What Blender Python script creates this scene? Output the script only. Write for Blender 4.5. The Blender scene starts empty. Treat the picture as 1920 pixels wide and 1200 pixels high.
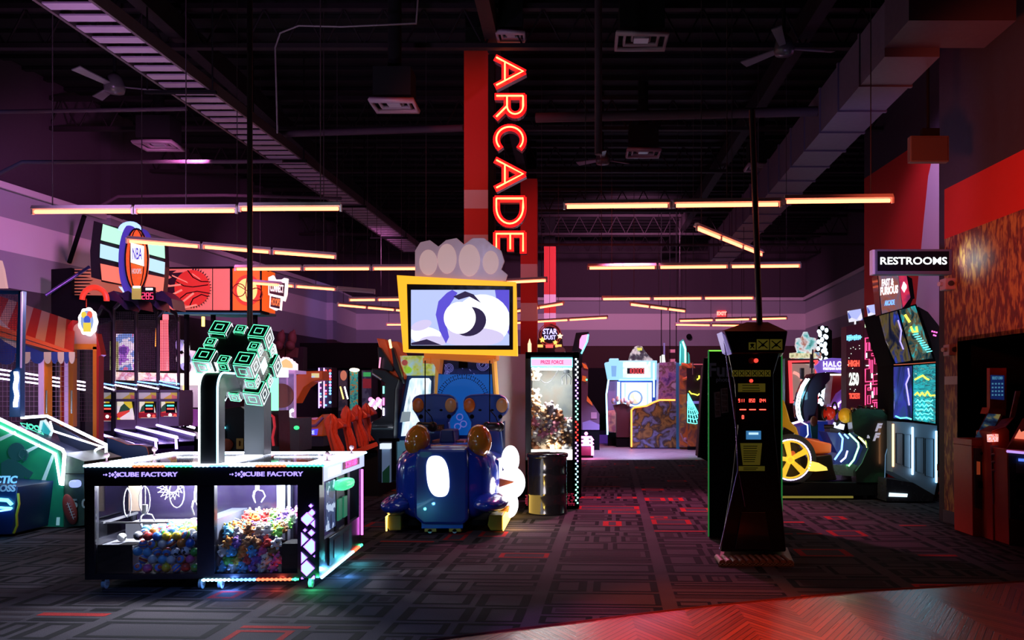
import bpy, bmesh, math, random
from mathutils import Vector, Matrix
random.seed(7)
PI = math.pi
S = bpy.context.scene
COL = S.collection
# ------------------------------------------------------------------ camera, world, exposure
F = 1600.0; CX = 1080.0; CY = 745.0; EYE = 1.67      # focal length in px of a 1920 px wide frame, eye height in m
cam_d = bpy.data.cameras.new('camera'); cam = bpy.data.objects.new('camera', cam_d); COL.objects.link(cam)
cam_d.sensor_width = 36; cam_d.lens = F / 1920 * 36
cam_d.shift_x = (960 - CX) / 1920; cam_d.shift_y = (CY - 600) / 1920
cam_d.clip_start = .05; cam_d.clip_end = 200
cam.location = (0, 0, EYE); cam.rotation_euler = (PI / 2, 0, 0)
S.camera = cam
w = bpy.data.worlds.new('world'); S.world = w; w.use_nodes = True
w.node_tree.nodes['Background'].inputs[0].default_value = (.25, .12, .5, 1)
w.node_tree.nodes['Background'].inputs[1].default_value = .006
S.view_settings.view_transform = 'Standard'; S.view_settings.look = 'None'
S.view_settings.gamma = 1; S.view_settings.exposure = 0; S.view_settings.use_curve_mapping = False
try:
    S.cycles.use_denoising = True; S.cycles.max_bounces = 8; S.cycles.transparent_max_bounces = 16
    S.cycles.sample_clamp_indirect = 4; S.cycles.caustics_reflective = False; S.cycles.caustics_refractive = False
except Exception: pass

def lamp(kind, name, loc, col, energy, size=.3, rot=None, spot=None, blend=.6):
    d = bpy.data.lights.new(name, kind); d.color = col; d.energy = energy
    if kind == 'AREA': d.shape = 'DISK'; d.size = size
    else: d.shadow_soft_size = size
    if kind == 'SPOT': d.spot_size = spot; d.spot_blend = blend
    o = bpy.data.objects.new(name, d); o.location = loc
    if rot: o.rotation_euler = rot
    COL.objects.link(o); return o
def aim(o, tgt):
    o.rotation_euler = (Vector(tgt) - o.location).to_track_quat('-Z', 'Y').to_euler(); return o
# added coloured wash spots, unseen and without fixtures, tinting walls, floors, columns and machines
aim(lamp('SPOT', 'wash_violet', (-5.5, 12.5, 5.2), (.92, .26, .74), 1150, .25, spot=1.35), (-10.3, 18.5, 3.6))
aim(lamp('SPOT', 'wash_blue', (-6.5, 9.5, 5.0), (.25, .30, 1), 380, .25, spot=1.2), (-11, 13.5, 3.6))
aim(lamp('SPOT', 'wash_pink', (-4.2, 21, 5.4), (.80, .25, .62), 560, .25, spot=1.35), (-9.2, 27, 3.8))
aim(lamp('SPOT', 'wash_indigo', (-5.8, 26.5, 6.4), (.22, .24, 1), 160, .2, spot=1.0), (-8.7, 31.5, 3.7))
aim(lamp('SPOT', 'wash_mauve', (2, 25, 6.8), (.85, .30, .60), 2100, .3, spot=2.1), (1.5, 34, 4.2))
aim(lamp('SPOT', 'wash_magenta', (4.3, 13.2, 6.9), (.85, .35, 1), 260, .2, spot=1.3), (6.4, 14.4, 4.6))
aim(lamp('SPOT', 'wash_red_wall', (2.0, 7.2, 3.3), (1, .12, .05), 420, .2, spot=1.15), (5.1, 9.5, 4.2))
aim(lamp('SPOT', 'wash_red_column_rear', (1.0, 17.0, 5.6), (1, .10, .06), 260, .2, spot=1.1), (0, 21.2, 5.0))
aim(lamp('SPOT', 'wash_mauve_partition', (.4, 11.6, 4.4), (.75, .25, .60), 60, .1, spot=.55), (-1.0, 14.3, 1.6))
aim(lamp('SPOT', 'wash_red_column', (-2.2, 9.6, 5.6), (1, .10, .06), 220, .2, spot=.9), (-1.5, 13.6, 5.4))
aim(lamp('SPOT', 'wash_blue_carpet', (-3.6, 2.4, 4.6), (.16, .34, 1), 480, .2, spot=.95), (-3.0, 4.9, 0))
aim(lamp('SPOT', 'wash_magenta_carpet', (.9, 14.6, 4.6), (1, .20, .45), 1500, .2, spot=1.4), (.9, 12.6, 0))
aim(lamp('SPOT', 'wash_duct', (3.2, 10, 3.2), (.45, .35, 1), 70, .2, spot=1.5), (4.9, 13.5, 5.4))
aim(lamp('SPOT', 'wash_tray', (-5.4, 8.2, 3.4), (.80, .38, 1), 300, .2, spot=1.5), (-4.9, 11.5, 6))

aim(lamp('SPOT', 'wash_cool_fill', (-2.2, 3.4, 5.2), (.50, .55, 1), 300, .4, spot=.6), (-1.5, 11.4, 1.5))  # unseen cool fill from the camera side, added to brighten the blue ride
aim(lamp('SPOT', 'wash_red_wood', (.6, 3.0, 4.0), (1, .11, .045), 1500, .1, spot=.5), (1.05, 6.15, 0))
aim(lamp('SPOT', 'wash_violet_wood', (-.6, 3.0, 4.0), (.7, .2, 1), 520, .1, spot=.28), (.02, 6.1, 0))
aim(lamp('SPOT', 'wash_amber_wood', (3.4, 3.0, 4.0), (1, .20, .08), 170, .1, spot=.75), (2.6, 6.4, 0))
def X(px, Y): return (px - CX) / F * Y
def P(px, py, Y): return Vector(((px - CX) / F * Y, Y, EYE + (CY - py) / F * Y))
def Zy(py, Y): return EYE + (CY - py) / F * Y
def GY(py, z=0): return F * (EYE - z) / (py - CY)

# ------------------------------------------------------------------ materials
MATS = {}
def _new(name):
    m = bpy.data.materials.new(name); m.use_nodes = True
    return m, m.node_tree, m.node_tree.nodes['Principled BSDF']
def M(name, col=(.5, .5, .5), rough=.5, metal=0, emit=None, es=0, coat=0, spec=.5, alpha=None):
    if name in MATS: return MATS[name]
    m, nt, b = _new(name)
    b.inputs['Base Color'].default_value = (*col, 1); b.inputs['Roughness'].default_value = rough
    b.inputs['Metallic'].default_value = metal; b.inputs['Coat Weight'].default_value = coat
    b.inputs['Specular IOR Level'].default_value = spec
    # a little procedural wear on every surface
    n = nt.nodes.new('ShaderNodeTexNoise'); n.inputs['Scale'].default_value = 14; n.inputs['Detail'].default_value = 3
    tc = nt.nodes.new('ShaderNodeTexCoord'); nt.links.new(tc.outputs['Object'], n.inputs['Vector'])
    mr = nt.nodes.new('ShaderNodeMapRange'); mr.inputs[3].default_value = max(0, rough - .06); mr.inputs[4].default_value = min(1, rough + .08)
    nt.links.new(n.outputs[0], mr.inputs[0]); nt.links.new(mr.outputs[0], b.inputs['Roughness'])
    if emit:
        b.inputs['Emission Color'].default_value = (*emit, 1); b.inputs['Emission Strength'].default_value = es
    MATS[name] = m; return m
def E(name, col, es): return M(name, (.02, .02, .02), .4, emit=col, es=es)
def art(name, cols, scale=3, rough=.4, es=0, kind='noise', distort=0, detail=3, stretch=(1, 1, 1), hard=False, coat=0):
    """printed or backlit picture: colours laid out by a noise / voronoi / wave pattern"""
    if name in MATS: return MATS[name]
    m, nt, b = _new(name); N = nt.nodes; L = nt.links
    tc = N.new('ShaderNodeTexCoord'); mp = N.new('ShaderNodeMapping'); mp.inputs['Scale'].default_value = stretch
    L.new(tc.outputs['Object'], mp.inputs[0])
    if kind == 'noise':
        t = N.new('ShaderNodeTexNoise'); t.inputs['Detail'].default_value = detail; t.inputs['Distortion'].default_value = distort; out = t.outputs[0]
    elif kind == 'wave':
        t = N.new('ShaderNodeTexWave'); t.inputs['Distortion'].default_value = distort; out = t.outputs[1]
    else:
        t = N.new('ShaderNodeTexVoronoi'); sp = N.new('ShaderNodeSeparateColor'); L.new(t.outputs['Color'], sp.inputs[0]); out = sp.outputs[0]
    t.inputs['Scale'].default_value = scale; L.new(mp.outputs[0], t.inputs['Vector'])
    cr = N.new('ShaderNodeValToRGB'); e = cr.color_ramp
    if hard: e.interpolation = 'CONSTANT'
    n = len(cols); lo, hi = (.30, .70) if kind == 'noise' else (0, 1)
    while len(e.elements) < n: e.elements.new(.5)
    for i, c in enumerate(cols):
        e.elements[i].position = lo + (hi - lo) * (i / (n if hard else max(1, n - 1))); e.elements[i].color = (*c, 1)
    L.new(out, cr.inputs[0]); L.new(cr.outputs[0], b.inputs['Base Color'])
    b.inputs['Roughness'].default_value = rough; b.inputs['Coat Weight'].default_value = coat
    if es:
        L.new(cr.outputs[0], b.inputs['Emission Color']); b.inputs['Emission Strength'].default_value = es
    MATS[name] = m; return m
def glass(name, tint=(1, 1, 1), gloss=.08):
    if name in MATS: return MATS[name]
    m = bpy.data.materials.new(name); m.use_nodes = True; nt = m.node_tree; N = nt.nodes
    N.remove(N['Principled BSDF']); out = N['Material Output']
    tr = N.new('ShaderNodeBsdfTransparent'); tr.inputs[0].default_value = (*tint, 1)
    gl = N.new('ShaderNodeBsdfGlossy'); gl.inputs['Roughness'].default_value = .03
    fr = N.new('ShaderNodeFresnel'); fr.inputs[0].default_value = 1.35
    ad = N.new('ShaderNodeMath'); ad.operation = 'MULTIPLY_ADD'; ad.inputs[1].default_value = .8; ad.inputs[2].default_value = gloss * .3
    mx = N.new('ShaderNodeMixShader'); L = nt.links
    L.new(fr.outputs[0], ad.inputs[0]); L.new(ad.outputs[0], mx.inputs[0]); L.new(tr.outputs[0], mx.inputs[1]); L.new(gl.outputs[0], mx.inputs[2])
    L.new(mx.outputs[0], out.inputs[0]); MATS[name] = m; return m

BLACK = M('black_laminate', (.012, .012, .014), .35)
MATTE = M('matte_black', (.006, .006, .007), .9, spec=.1)
GLOSSBLK = M('gloss_black', (.01, .01, .012), .12, coat=.6)
DGREY = M('dark_grey', (.045, .045, .055), .5)
GREY = M('grey', (.2, .2, .22), .5)
STEEL = M('steel', (.5, .5, .52), .3, .9)
WHITE = M('white_plastic', (.8, .8, .8), .35)
BLUE = M('gloss_blue', (.012, .05, .42), .18, coat=.7)
MBLUE = M('mid_blue', (.015, .12, .5), .35)
YEL = M('yellow_paint', (.8, .5, .02), .35)
ORG = M('orange_paint', (.75, .16, .02), .4)
RED = M('red_paint', (.5, .03, .015), .4)
GLASS = glass('clear_glass')
TINTG = glass('tinted_glass', (.7, .72, .8), .2)
NW = E('neon_white', (.80, .85, 1), 7)
NC = E('neon_cyan', (.12, .75, 1), 4)
NB = E('neon_blue', (.12, .30, 1), 5)
NP = E('neon_purple', (.55, .25, 1), 5)
NM = E('neon_magenta', (1, .12, .55), 5)
NG = E('neon_green', (.10, 1, .35), 3)
NR = E('neon_red', (1, .05, .04), 4)
NO = E('neon_orange', (1, .25, .04), 4)
NY = E('neon_yellow', (1, .72, .12), 4)
NWV = E('neon_lilac_white', (.78, .66, 1), 7)
LEDR = E('led_red', (1, .04, .03), 3)
LITW = E('lit_white', (.85, .92, 1), 2.2)
LITP = E('lit_pink', (1, .55, .75), 1.6)

# ------------------------------------------------------------------ mesh builder (world coordinates)
class MB:
    def __init__(s): s.v = []; s.f = []; s.mi = []; s.sm = []
    def add(s, vs, fs, mi=0, smooth=False):
        o = len(s.v); s.v += [Vector(a) for a in vs]
        for f in fs: s.f.append([i + o for i in f]); s.mi.append(mi); s.sm.append(smooth)
        return s
    def box(s, x0, x1, y0, y1, z0, z1, mi=0):
        if x0 > x1: x0, x1 = x1, x0
        if y0 > y1: y0, y1 = y1, y0
        if z0 > z1: z0, z1 = z1, z0
        v = [(x, y, z) for z in (z0, z1) for y in (y0, y1) for x in (x0, x1)]
        return s.add(v, [(0, 2, 3, 1), (4, 5, 7, 6), (0, 1, 5, 4), (2, 6, 7, 3), (0, 4, 6, 2), (1, 3, 7, 5)], mi)
    def ext(s, pts, vec, mi=0, mi_side=None):
        n = len(pts); vec = Vector(vec); a = [Vector(p) for p in pts]
        nrm = Vector((0, 0, 0))
        for i in range(n): nrm += (a[i]).cross(a[(i + 1) % n])
        if nrm.dot(vec) > 0: a.reverse()
        b = [p + vec for p in a]
        s.add(a + b, [tuple(range(n))], mi)
        o = len(s.v) - 2 * n; ms = mi if mi_side is None else mi_side
        s.f.append([o + n + i for i in reversed(range(n))]); s.mi.append(mi); s.sm.append(False)
        for i in range(n):
            j = (i + 1) % n; s.f.append([o + i, o + n + i, o + n + j, o + j]); s.mi.append(ms); s.sm.append(False)
        return s
    def px(s, pts, Y, D, mi=0, dx=0, mi_side=None):       # outline seen at depth Y, given its real depth D
        return s.ext([P(a, b, Y) for a, b in pts], (dx, D, 0), mi, mi_side)
    def pbox(s, x0, x1, y0, y1, Y, D, mi=0): return s.px([(x0, y0), (x1, y0), (x1, y1), (x0, y1)], Y, D, mi)
    def quad(s, a, b, c, d, mi=0): return s.add([a, b, c, d], [(0, 1, 2, 3)], mi)
    def sheet(s, pts, mi=0): return s.add(pts, [tuple(range(len(pts)))], mi)
    def cyl(s, a, b, r, seg=12, r2=None, mi=0, caps=True):
        a, b = Vector(a), Vector(b); r2 = r if r2 is None else r2
        d = (b - a).normalized(); u = d.orthogonal().normalized(); w = d.cross(u)
        vs = []
        for c, q in ((a, r), (b, r2)):
            for i in range(seg):
                t = 2 * PI * i / seg; vs.append(c + (u * math.cos(t) + w * math.sin(t)) * q)
        s.add(vs, [(i, (i + 1) % seg, seg + (i + 1) % seg, seg + i) for i in range(seg)], mi, True)
        if caps: s.add(vs, [tuple(reversed(range(seg))), tuple(range(seg, 2 * seg))], mi)
        return s
    def tube(s, path, r, seg=8, closed=False, mi=0):
        pts = [Vector(p) for p in path]; n = len(pts)
        if n < 2: return s
        rings = []; u = None
        for i, p in enumerate(pts):
            if closed: d = pts[(i + 1) % n] - pts[i - 1]
            else: d = (pts[min(i + 1, n - 1)] - pts[max(i - 1, 0)])
            d = d.normalized() if d.length > 1e-9 else Vector((0, 0, 1))
            u = d.orthogonal().normalized() if u is None else (u - d * u.dot(d))
            u = u.normalized() if u.length > 1e-6 else d.orthogonal().normalized()
            w = d.cross(u); k = 1.0
            if 0 < i < n - 1 or closed:
                e1 = (pts[i] - pts[i - 1]).normalized(); e2 = (pts[(i + 1) % n] - pts[i]).normalized()
                k = 1 / max(.5, math.sqrt(max(.01, (1 + e1.dot(e2)) / 2)))
                rings.append([p + (u * math.cos(2 * PI * q / seg) + w * math.sin(2 * PI * q / seg)) * r * min(k, 1.3) for q in range(seg)])
            else: rings.append([p + (u * math.cos(2 * PI * q / seg) + w * math.sin(2 * PI * q / seg)) * r for q in range(seg)])
        vs = [v for ring in rings for v in ring]; fs = []
        for i in range(n if closed else n - 1):
            j = (i + 1) % n
            for q in range(seg):
                q2 = (q + 1) % seg; fs.append((i * seg + q, i * seg + q2, j * seg + q2, j * seg + q))
        s.add(vs, fs, mi, True)
        if not closed: s.add(vs, [tuple(reversed(range(seg))), tuple(range((n - 1) * seg, n * seg))], mi)
        return s
    def lathe(s, cx, cy, prof, seg=24, mi=0, smooth=True):
        vs = [(cx + r * math.cos(2 * PI * i / seg), cy + r * math.sin(2 * PI * i / seg), z) for r, z in prof for i in range(seg)]
        n = len(prof); fs = [(k * seg + i, k * seg + (i + 1) % seg, (k + 1) * seg + (i + 1) % seg, (k + 1) * seg + i) for k in range(n - 1) for i in range(seg)]
        return s.add(vs, fs, mi, smooth)
    def ell(s, c, r, seg=16, rings=10, mi=0, R=None, pw=1):
        c = Vector(c); r = (r, r, r) if isinstance(r, (int, float)) else r
        def sp(v): return math.copysign(abs(v) ** pw, v)
        vs = []
        for k in range(rings + 1):
            t = PI * k / rings
            for i in range(seg):
                f = 2 * PI * i / seg
                q = Vector((r[0] * sp(math.sin(t)) * sp(math.cos(f)), r[1] * sp(math.sin(t)) * sp(math.sin(f)), r[2] * sp(math.cos(t))))
                vs.append(c + (R @ q if R else q))
        fs = [(k * seg + i, (k + 1) * seg + i, (k + 1) * seg + (i + 1) % seg, k * seg + (i + 1) % seg) for k in range(rings) for i in range(seg)]
        return s.add(vs, fs, mi, True)
    def disc(s, c, r, D=.02, seg=24, mi=0, sx=1):         # disc facing the camera side (-Y)
        return s.ext([Vector(c) + Vector((math.cos(2 * PI * i / seg) * r * sx, 0, math.sin(2 * PI * i / seg) * r)) for i in range(seg)], (0, D, 0), mi)
    def ring(s, c, r, t, seg=28, mi=0, sx=1):
        return s.tube([Vector(c) + Vector((math.cos(2 * PI * i / seg) * r * sx, 0, math.sin(2 * PI * i / seg) * r)) for i in range(seg)], t, 6, True, mi)
    def frame(s, pts, t, mi=0): return s.tube(pts, t, 6, True, mi)
    def text(s, txt, org, size, xd=(1, 0, 0), zd=(0, 0, 1), depth=.006, bold=0, mi=0, align='CENTER', width=None, shear=0, space=1):
        c = bpy.data.curves.new('t', 'FONT'); c.body = txt; c.size = size; c.offset = bold; c.align_x = align; c.shear = shear
        c.align_y = 'CENTER'; c.space_character = space; c.resolution_u = 3
        o = bpy.data.objects.new('t', c); COL.objects.link(o)
        dg = bpy.context.evaluated_depsgraph_get(); me = bpy.data.meshes.new_from_object(o.evaluated_get(dg))
        vs = [v.co.copy() for v in me.vertices]; fs = [tuple(p.vertices) for p in me.polygons]
        bpy.data.objects.remove(o); bpy.data.curves.remove(c); bpy.data.meshes.remove(me)
        if not vs: return s
        if width:
            x0 = min(v.x for v in vs); x1 = max(v.x for v in vs); k = width / (x1 - x0)
            for v in vs: v.x *= k
        org, xd, zd = Vector(org), Vector(xd).normalized(), Vector(zd).normalized(); nd = xd.cross(zd)
        ec = {}
        for f in fs:
            for i in range(len(f)):
                a, b = f[i], f[(i + 1) % len(f)]; ec[(a, b)] = 1
        fr = [org + xd * v.x + zd * v.y + nd * depth for v in vs]; bk = [org + xd * v.x + zd * v.y for v in vs]
        n = len(vs)
        side = [(b, a, a + n, b + n) for (a, b) in ec if (b, a) not in ec]
        return s.add(fr + bk, fs + side, mi)
    def build(s, name, mats, parent=None, loc=None, bevel=0, kind=None):
        me = bpy.data.meshes.new(name)
        org = Vector((0, 0, 0))
        if parent is not None: org = Vector(parent['_org'])
        elif loc is not None: org = Vector(loc)
        elif kind is None and s.v:
            xs = [v.x for v in s.v]; ys = [v.y for v in s.v]; zs = [v.z for v in s.v]
            org = Vector(((min(xs) + max(xs)) / 2, (min(ys) + max(ys)) / 2, min(zs)))
        me.from_pydata([v - org for v in s.v], [], s.f)
        if not isinstance(mats, (list, tuple)): mats = [mats]
        for m in mats: me.materials.append(m)
        me.polygons.foreach_set('material_index', s.mi); me.polygons.foreach_set('use_smooth', s.sm); me.update()
        o = bpy.data.objects.new(name, me); COL.objects.link(o)
        o['_org'] = tuple(org)
        if parent is not None: o.parent = parent
        else: o.location = org
        if bevel:
            b = o.modifiers.new('bevel', 'BEVEL'); b.width = bevel; b.segments = 2; b.limit_method = 'ANGLE'; b.angle_limit = .6
        if kind: o['kind'] = kind
        return o
def thing(name, label, cat, loc, group=None):
    o = bpy.data.objects.new(name, None); COL.objects.link(o); o.location = loc; o['_org'] = tuple(loc)
    o.empty_display_size = .2
    o['label'] = label; o['category'] = cat
    if group: o['group'] = group
    return o
def tag(o, label, cat, group=None):
    o['label'] = label; o['category'] = cat
    if group: o['group'] = group
    return o
def copy_thing(root, delta, label=None):
    r = root.copy(); COL.objects.link(r); r.location = Vector(root.location) + Vector(delta)
    if label: r['label'] = label
    for ch in [c for c in bpy.data.objects if c.parent == root]:
        c = ch.copy(); COL.objects.link(c); c.parent = r
        for g in [q for q in bpy.data.objects if q.parent == ch]:
            d = g.copy(); COL.objects.link(d); d.parent = c
    return r
SEG = {'0': 'abcdef', '1': 'bc', '2': 'abged', '3': 'abgcd', '4': 'fgbc', '5': 'afgcd', '6': 'afgedc', '7': 'abc', '8': 'abcdefg', '9': 'abcdfg', '-': 'g'}
def digits(mb, txt, c, h, xd=(1, 0, 0), zd=(0, 0, 1), mi=0, t=.12, gap=1.35):
    c, xd, zd = Vector(c), Vector(xd), Vector(zd); wd = h * .5; n = xd.cross(zd)
    x = -(len(txt) - 1) * wd * gap / 2
    for ch in txt:
        o = c + xd * x
        K = {'a': ((-.5, 1), (.5, 1)), 'b': ((.5, 0), (.5, 1)), 'c': ((.5, -1), (.5, 0)), 'd': ((-.5, -1), (.5, -1)), 'e': ((-.5, -1), (-.5, 0)), 'f': ((-.5, 0), (-.5, 1)), 'g': ((-.5, 0), (.5, 0))}
        for sgm in SEG.get(ch, ''):
            (a, b), (e, d) = K[sgm]
            mb.cyl(o + xd * a * wd * .9 + zd * b * h / 2, o + xd * e * wd * .9 + zd * d * h / 2, h * t * .5, 4, mi=mi)
        x += wd * gap
def lerp(a, b, t): return a + (b - a) * t
def grid_wires(mb, a, b, c, d, nu, nv, t=.004):
    """net of thin wires across the quad a-b-c-d"""
    a, b, c, d = map(Vector, (a, b, c, d))
    for i in range(nu + 1):
        k = i / nu; mb.cyl(a.lerp(b, k), d.lerp(c, k), t, 3, caps=False)
    for i in range(nv + 1):
        k = i / nv; mb.cyl(a.lerp(d, k), b.lerp(c, k), t, 3, caps=False)
# ================================================================== the setting
def zn(nt, op, a=None, b=None, c=None):
    n = nt.nodes.new('ShaderNodeMath'); n.operation = op
    for i, v in enumerate((a, b, c)):
        if v is None: continue
        if isinstance(v, (int, float)): n.inputs[i].default_value = v
        else: nt.links.new(v, n.inputs[i])
    return n.outputs[0]
def carpet_mat(name, col, amp=.5):
    m, nt, b = _new(name); N = nt.nodes; L = nt.links
    tc = N.new('ShaderNodeTexCoord'); n = N.new('ShaderNodeTexNoise'); n.inputs['Scale'].default_value = 190; n.inputs['Detail'].default_value = 2
    L.new(tc.outputs['Object'], n.inputs['Vector'])
    n2 = N.new('ShaderNodeTexNoise'); n2.inputs['Scale'].default_value = 1.3; L.new(tc.outputs['Object'], n2.inputs['Vector'])
    cr = N.new('ShaderNodeValToRGB'); e = cr.color_ramp.elements
    e[0].position = .35; e[0].color = (*[c * (1 - amp) for c in col], 1); e[1].position = .65; e[1].color = (*[c * (1 + amp) for c in col], 1)
    L.new(zn(nt, 'MULTIPLY_ADD', n2.outputs[0], .2, zn(nt, 'MULTIPLY', n.outputs[0], .8)), cr.inputs[0])
    L.new(cr.outputs[0], b.inputs['Base Color']); b.inputs['Roughness'].default_value = .95
    b.inputs['Specular IOR Level'].default_value = .1
    bp = N.new('ShaderNodeBump'); bp.inputs['Strength'].default_value = .4; L.new(n.outputs[0], bp.inputs['Height']); L.new(bp.outputs[0], b.inputs['Normal'])
    return m
C0 = carpet_mat('carpet_grey', (.056, .046, .054)); C1 = carpet_mat('carpet_charcoal', (.007, .006, .008)); C2 = carpet_mat('carpet_red', (.34, .018, .018)); C3 = carpet_mat('carpet_mid', (.030, .021, .026))
fl = MB(); fl.quad((-14, 1.2, 0), (9.6, 1.2, 0), (9.6, 22.8, 0), (-14, 22.8, 0))
ang = math.radians(2.5); ca, sa = math.cos(ang), math.sin(ang)
rnd = random.Random(3)
def cpt(u, v): return (u * ca + v * sa, -u * sa + v * ca)
def cquad(u0, v0, u1, v1, z, mi):
    q = [cpt(u0, v0), cpt(u1, v0), cpt(u1, v1), cpt(u0, v1)]
    if any(p[0] < -13.9 or p[0] > 9.5 or p[1] < 1.25 or p[1] > 22.75 for p in q): return
    fl.add([(p[0], p[1], z) for p in q], [(0, 1, 2, 3)], mi)
def cframe(u0, v0, u1, v1, t, tv, mi):
    if u1 - u0 < 2.2 * t or v1 - v0 < 2.2 * tv: cquad(u0, v0, u1, v1, .0016, mi); return
    z = .0016
    cquad(u0, v0, u1, v0 + tv, z, mi); cquad(u0, v1 - tv, u1, v1, z, mi)
    cquad(u0, v0 + tv, u0 + t, v1 - tv, z, mi); cquad(u1 - t, v0 + tv, u1, v1 - tv, z, mi)
MODU = 1.07
for iu in range(-14, 10):
    u0 = iu * MODU + .45 + .03; v = 0
    while v < 23:
        h = rnd.choice([.10, .30, .42, .42, .26]); g = .05
        if h == .10:
            cut = rnd.uniform(.3, .8); r = rnd.random()
            cquad(u0 + .03, v, u0 + cut, v + .07, .0016, 3 if r < .7 else 2); cquad(u0 + cut + .05, v, u0 + 1.0, v + .09, .0016, 1 if rnd.random() < .7 else 2)
        else:
            k = rnd.choice([1, 2, 2, 3]); xs = sorted([0, 1.0] + [rnd.uniform(.25, .42) if (k == 3) else rnd.uniform(.35, .62)] * (k > 1) + [rnd.uniform(.6, .75)] * (k == 3))
            for a, b2 in zip(xs, xs[1:]):
                r = rnd.random(); mi = 2 if r < .09 else 1; gg = rnd.choice([0, 0, .05])
                A, B = u0 + a + .035, u0 + b2 - .02
                if r > .9: cquad(A, v + h * .2, B, v + h * .55, .0016, 3); cframe(A, v + h * .6, B, v + h, .03, .03, 1)
                else:
                    cframe(A, v + gg, B, v + h, rnd.choice([.05, .065, .075]), rnd.choice([.035, .05]), mi)
                    if r > .7: cquad(A + .1, v + gg + .08, B - .1, v + h - .08, .0016, 3)
        v += h + g
fo = fl.build('floor', [C0, C1, C2, C3], kind='structure')

def wood_mat(name, c1, c2, w=.85, pw=.095, rough=.28):
    m, nt, b = _new(name); N = nt.nodes; L = nt.links
    tc = N.new('ShaderNodeTexCoord'); sx = N.new('ShaderNodeSeparateXYZ'); L.new(tc.outputs['Object'], sx.inputs[0])
    x, y = sx.outputs[0], sx.outputs[1]
    x, y = y, x; fr = zn(nt, 'FRACT', zn(nt, 'DIVIDE', y, w)); tri = zn(nt, 'ABSOLUTE', zn(nt, 'SUBTRACT', fr, .5))
    v = zn(nt, 'ADD', x, zn(nt, 'MULTIPLY', tri, w * 1.7)); pl = zn(nt, 'DIVIDE', v, pw)
    idx = zn(nt, 'FLOOR', pl); edge = zn(nt, 'ABSOLUTE', zn(nt, 'SUBTRACT', zn(nt, 'FRACT', pl), .5))
    half = zn(nt, 'GREATER_THAN', fr, .5); row = zn(nt, 'FLOOR', zn(nt, 'DIVIDE', y, w))
    cb = N.new('ShaderNodeCombineXYZ'); L.new(idx, cb.inputs[0]); L.new(half, cb.inputs[1]); L.new(row, cb.inputs[2])
    wn = N.new('ShaderNodeTexWhiteNoise'); L.new(cb.outputs[0], wn.inputs[0])
    gr = N.new('ShaderNodeTexNoise'); gr.inputs['Scale'].default_value = 4; gr.inputs['Detail'].default_value = 5
    cb2 = N.new('ShaderNodeCombineXYZ'); L.new(zn(nt, 'MULTIPLY', v, 14), cb2.inputs[0]); L.new(y, cb2.inputs[1]); L.new(wn.outputs[0], cb2.inputs[2]); L.new(cb2.outputs[0], gr.inputs['Vector'])
    mx = N.new('ShaderNodeMixRGB'); mx.inputs[1].default_value = (*c1, 1); mx.inputs[2].default_value = (*c2, 1)
    L.new(zn(nt, 'MULTIPLY_ADD', gr.outputs[0], .6, zn(nt, 'MULTIPLY', wn.outputs[0], .45)), mx.inputs[0])
    mx2 = N.new('ShaderNodeMixRGB'); mx2.inputs[2].default_value = (.01, .006, .005, 1); L.new(mx.outputs[0], mx2.inputs[1])
    L.new(zn(nt, 'GREATER_THAN', edge, .44), mx2.inputs[0]); L.new(mx2.outputs[0], b.inputs['Base Color'])
    L.new(zn(nt, 'MULTIPLY_ADD', gr.outputs[0], .22, rough), b.inputs['Roughness'])
    bp = N.new('ShaderNodeBump'); bp.inputs['Strength'].default_value = .25; bp.inputs['Distance'].default_value = .01
    L.new(zn(nt, 'ADD', gr.outputs[0], zn(nt, 'MULTIPLY', wn.outputs[0], .6)), bp.inputs['Height']); L.new(bp.outputs[0], b.inputs['Normal'])
    return m
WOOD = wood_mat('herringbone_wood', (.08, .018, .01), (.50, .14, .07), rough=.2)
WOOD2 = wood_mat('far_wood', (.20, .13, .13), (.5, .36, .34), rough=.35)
edge = [(800, 1204), (950, 1184), (1100, 1166), (1200, 1153), (1323, 1139), (1470, 1124), (1616, 1110), (1770, 1101), (1920, 1092), (2100, 1084)]
ep = [(X(a, GY(b)), GY(b)) for a, b in edge]
wf = MB(); wf.ext([(-3.6, .3, 0)] + [(7.5, .3, 0), (7.5, ep[-1][1] + .3, 0)] + [(x, y, 0) for x, y in reversed(ep)] + [(-3.6, 4.9, 0)], (0, 0, .006))
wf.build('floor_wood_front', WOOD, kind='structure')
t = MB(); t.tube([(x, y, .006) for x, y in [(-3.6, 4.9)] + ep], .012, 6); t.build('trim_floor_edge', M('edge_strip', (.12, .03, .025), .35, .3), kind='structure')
t = MB(); t.quad((-14, 22.8, .002), (12, 22.8, .002), (12, 34.2, .002), (-14, 34.2, .002)); t.build('floor_wood_back', WOOD2, kind='structure')

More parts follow.
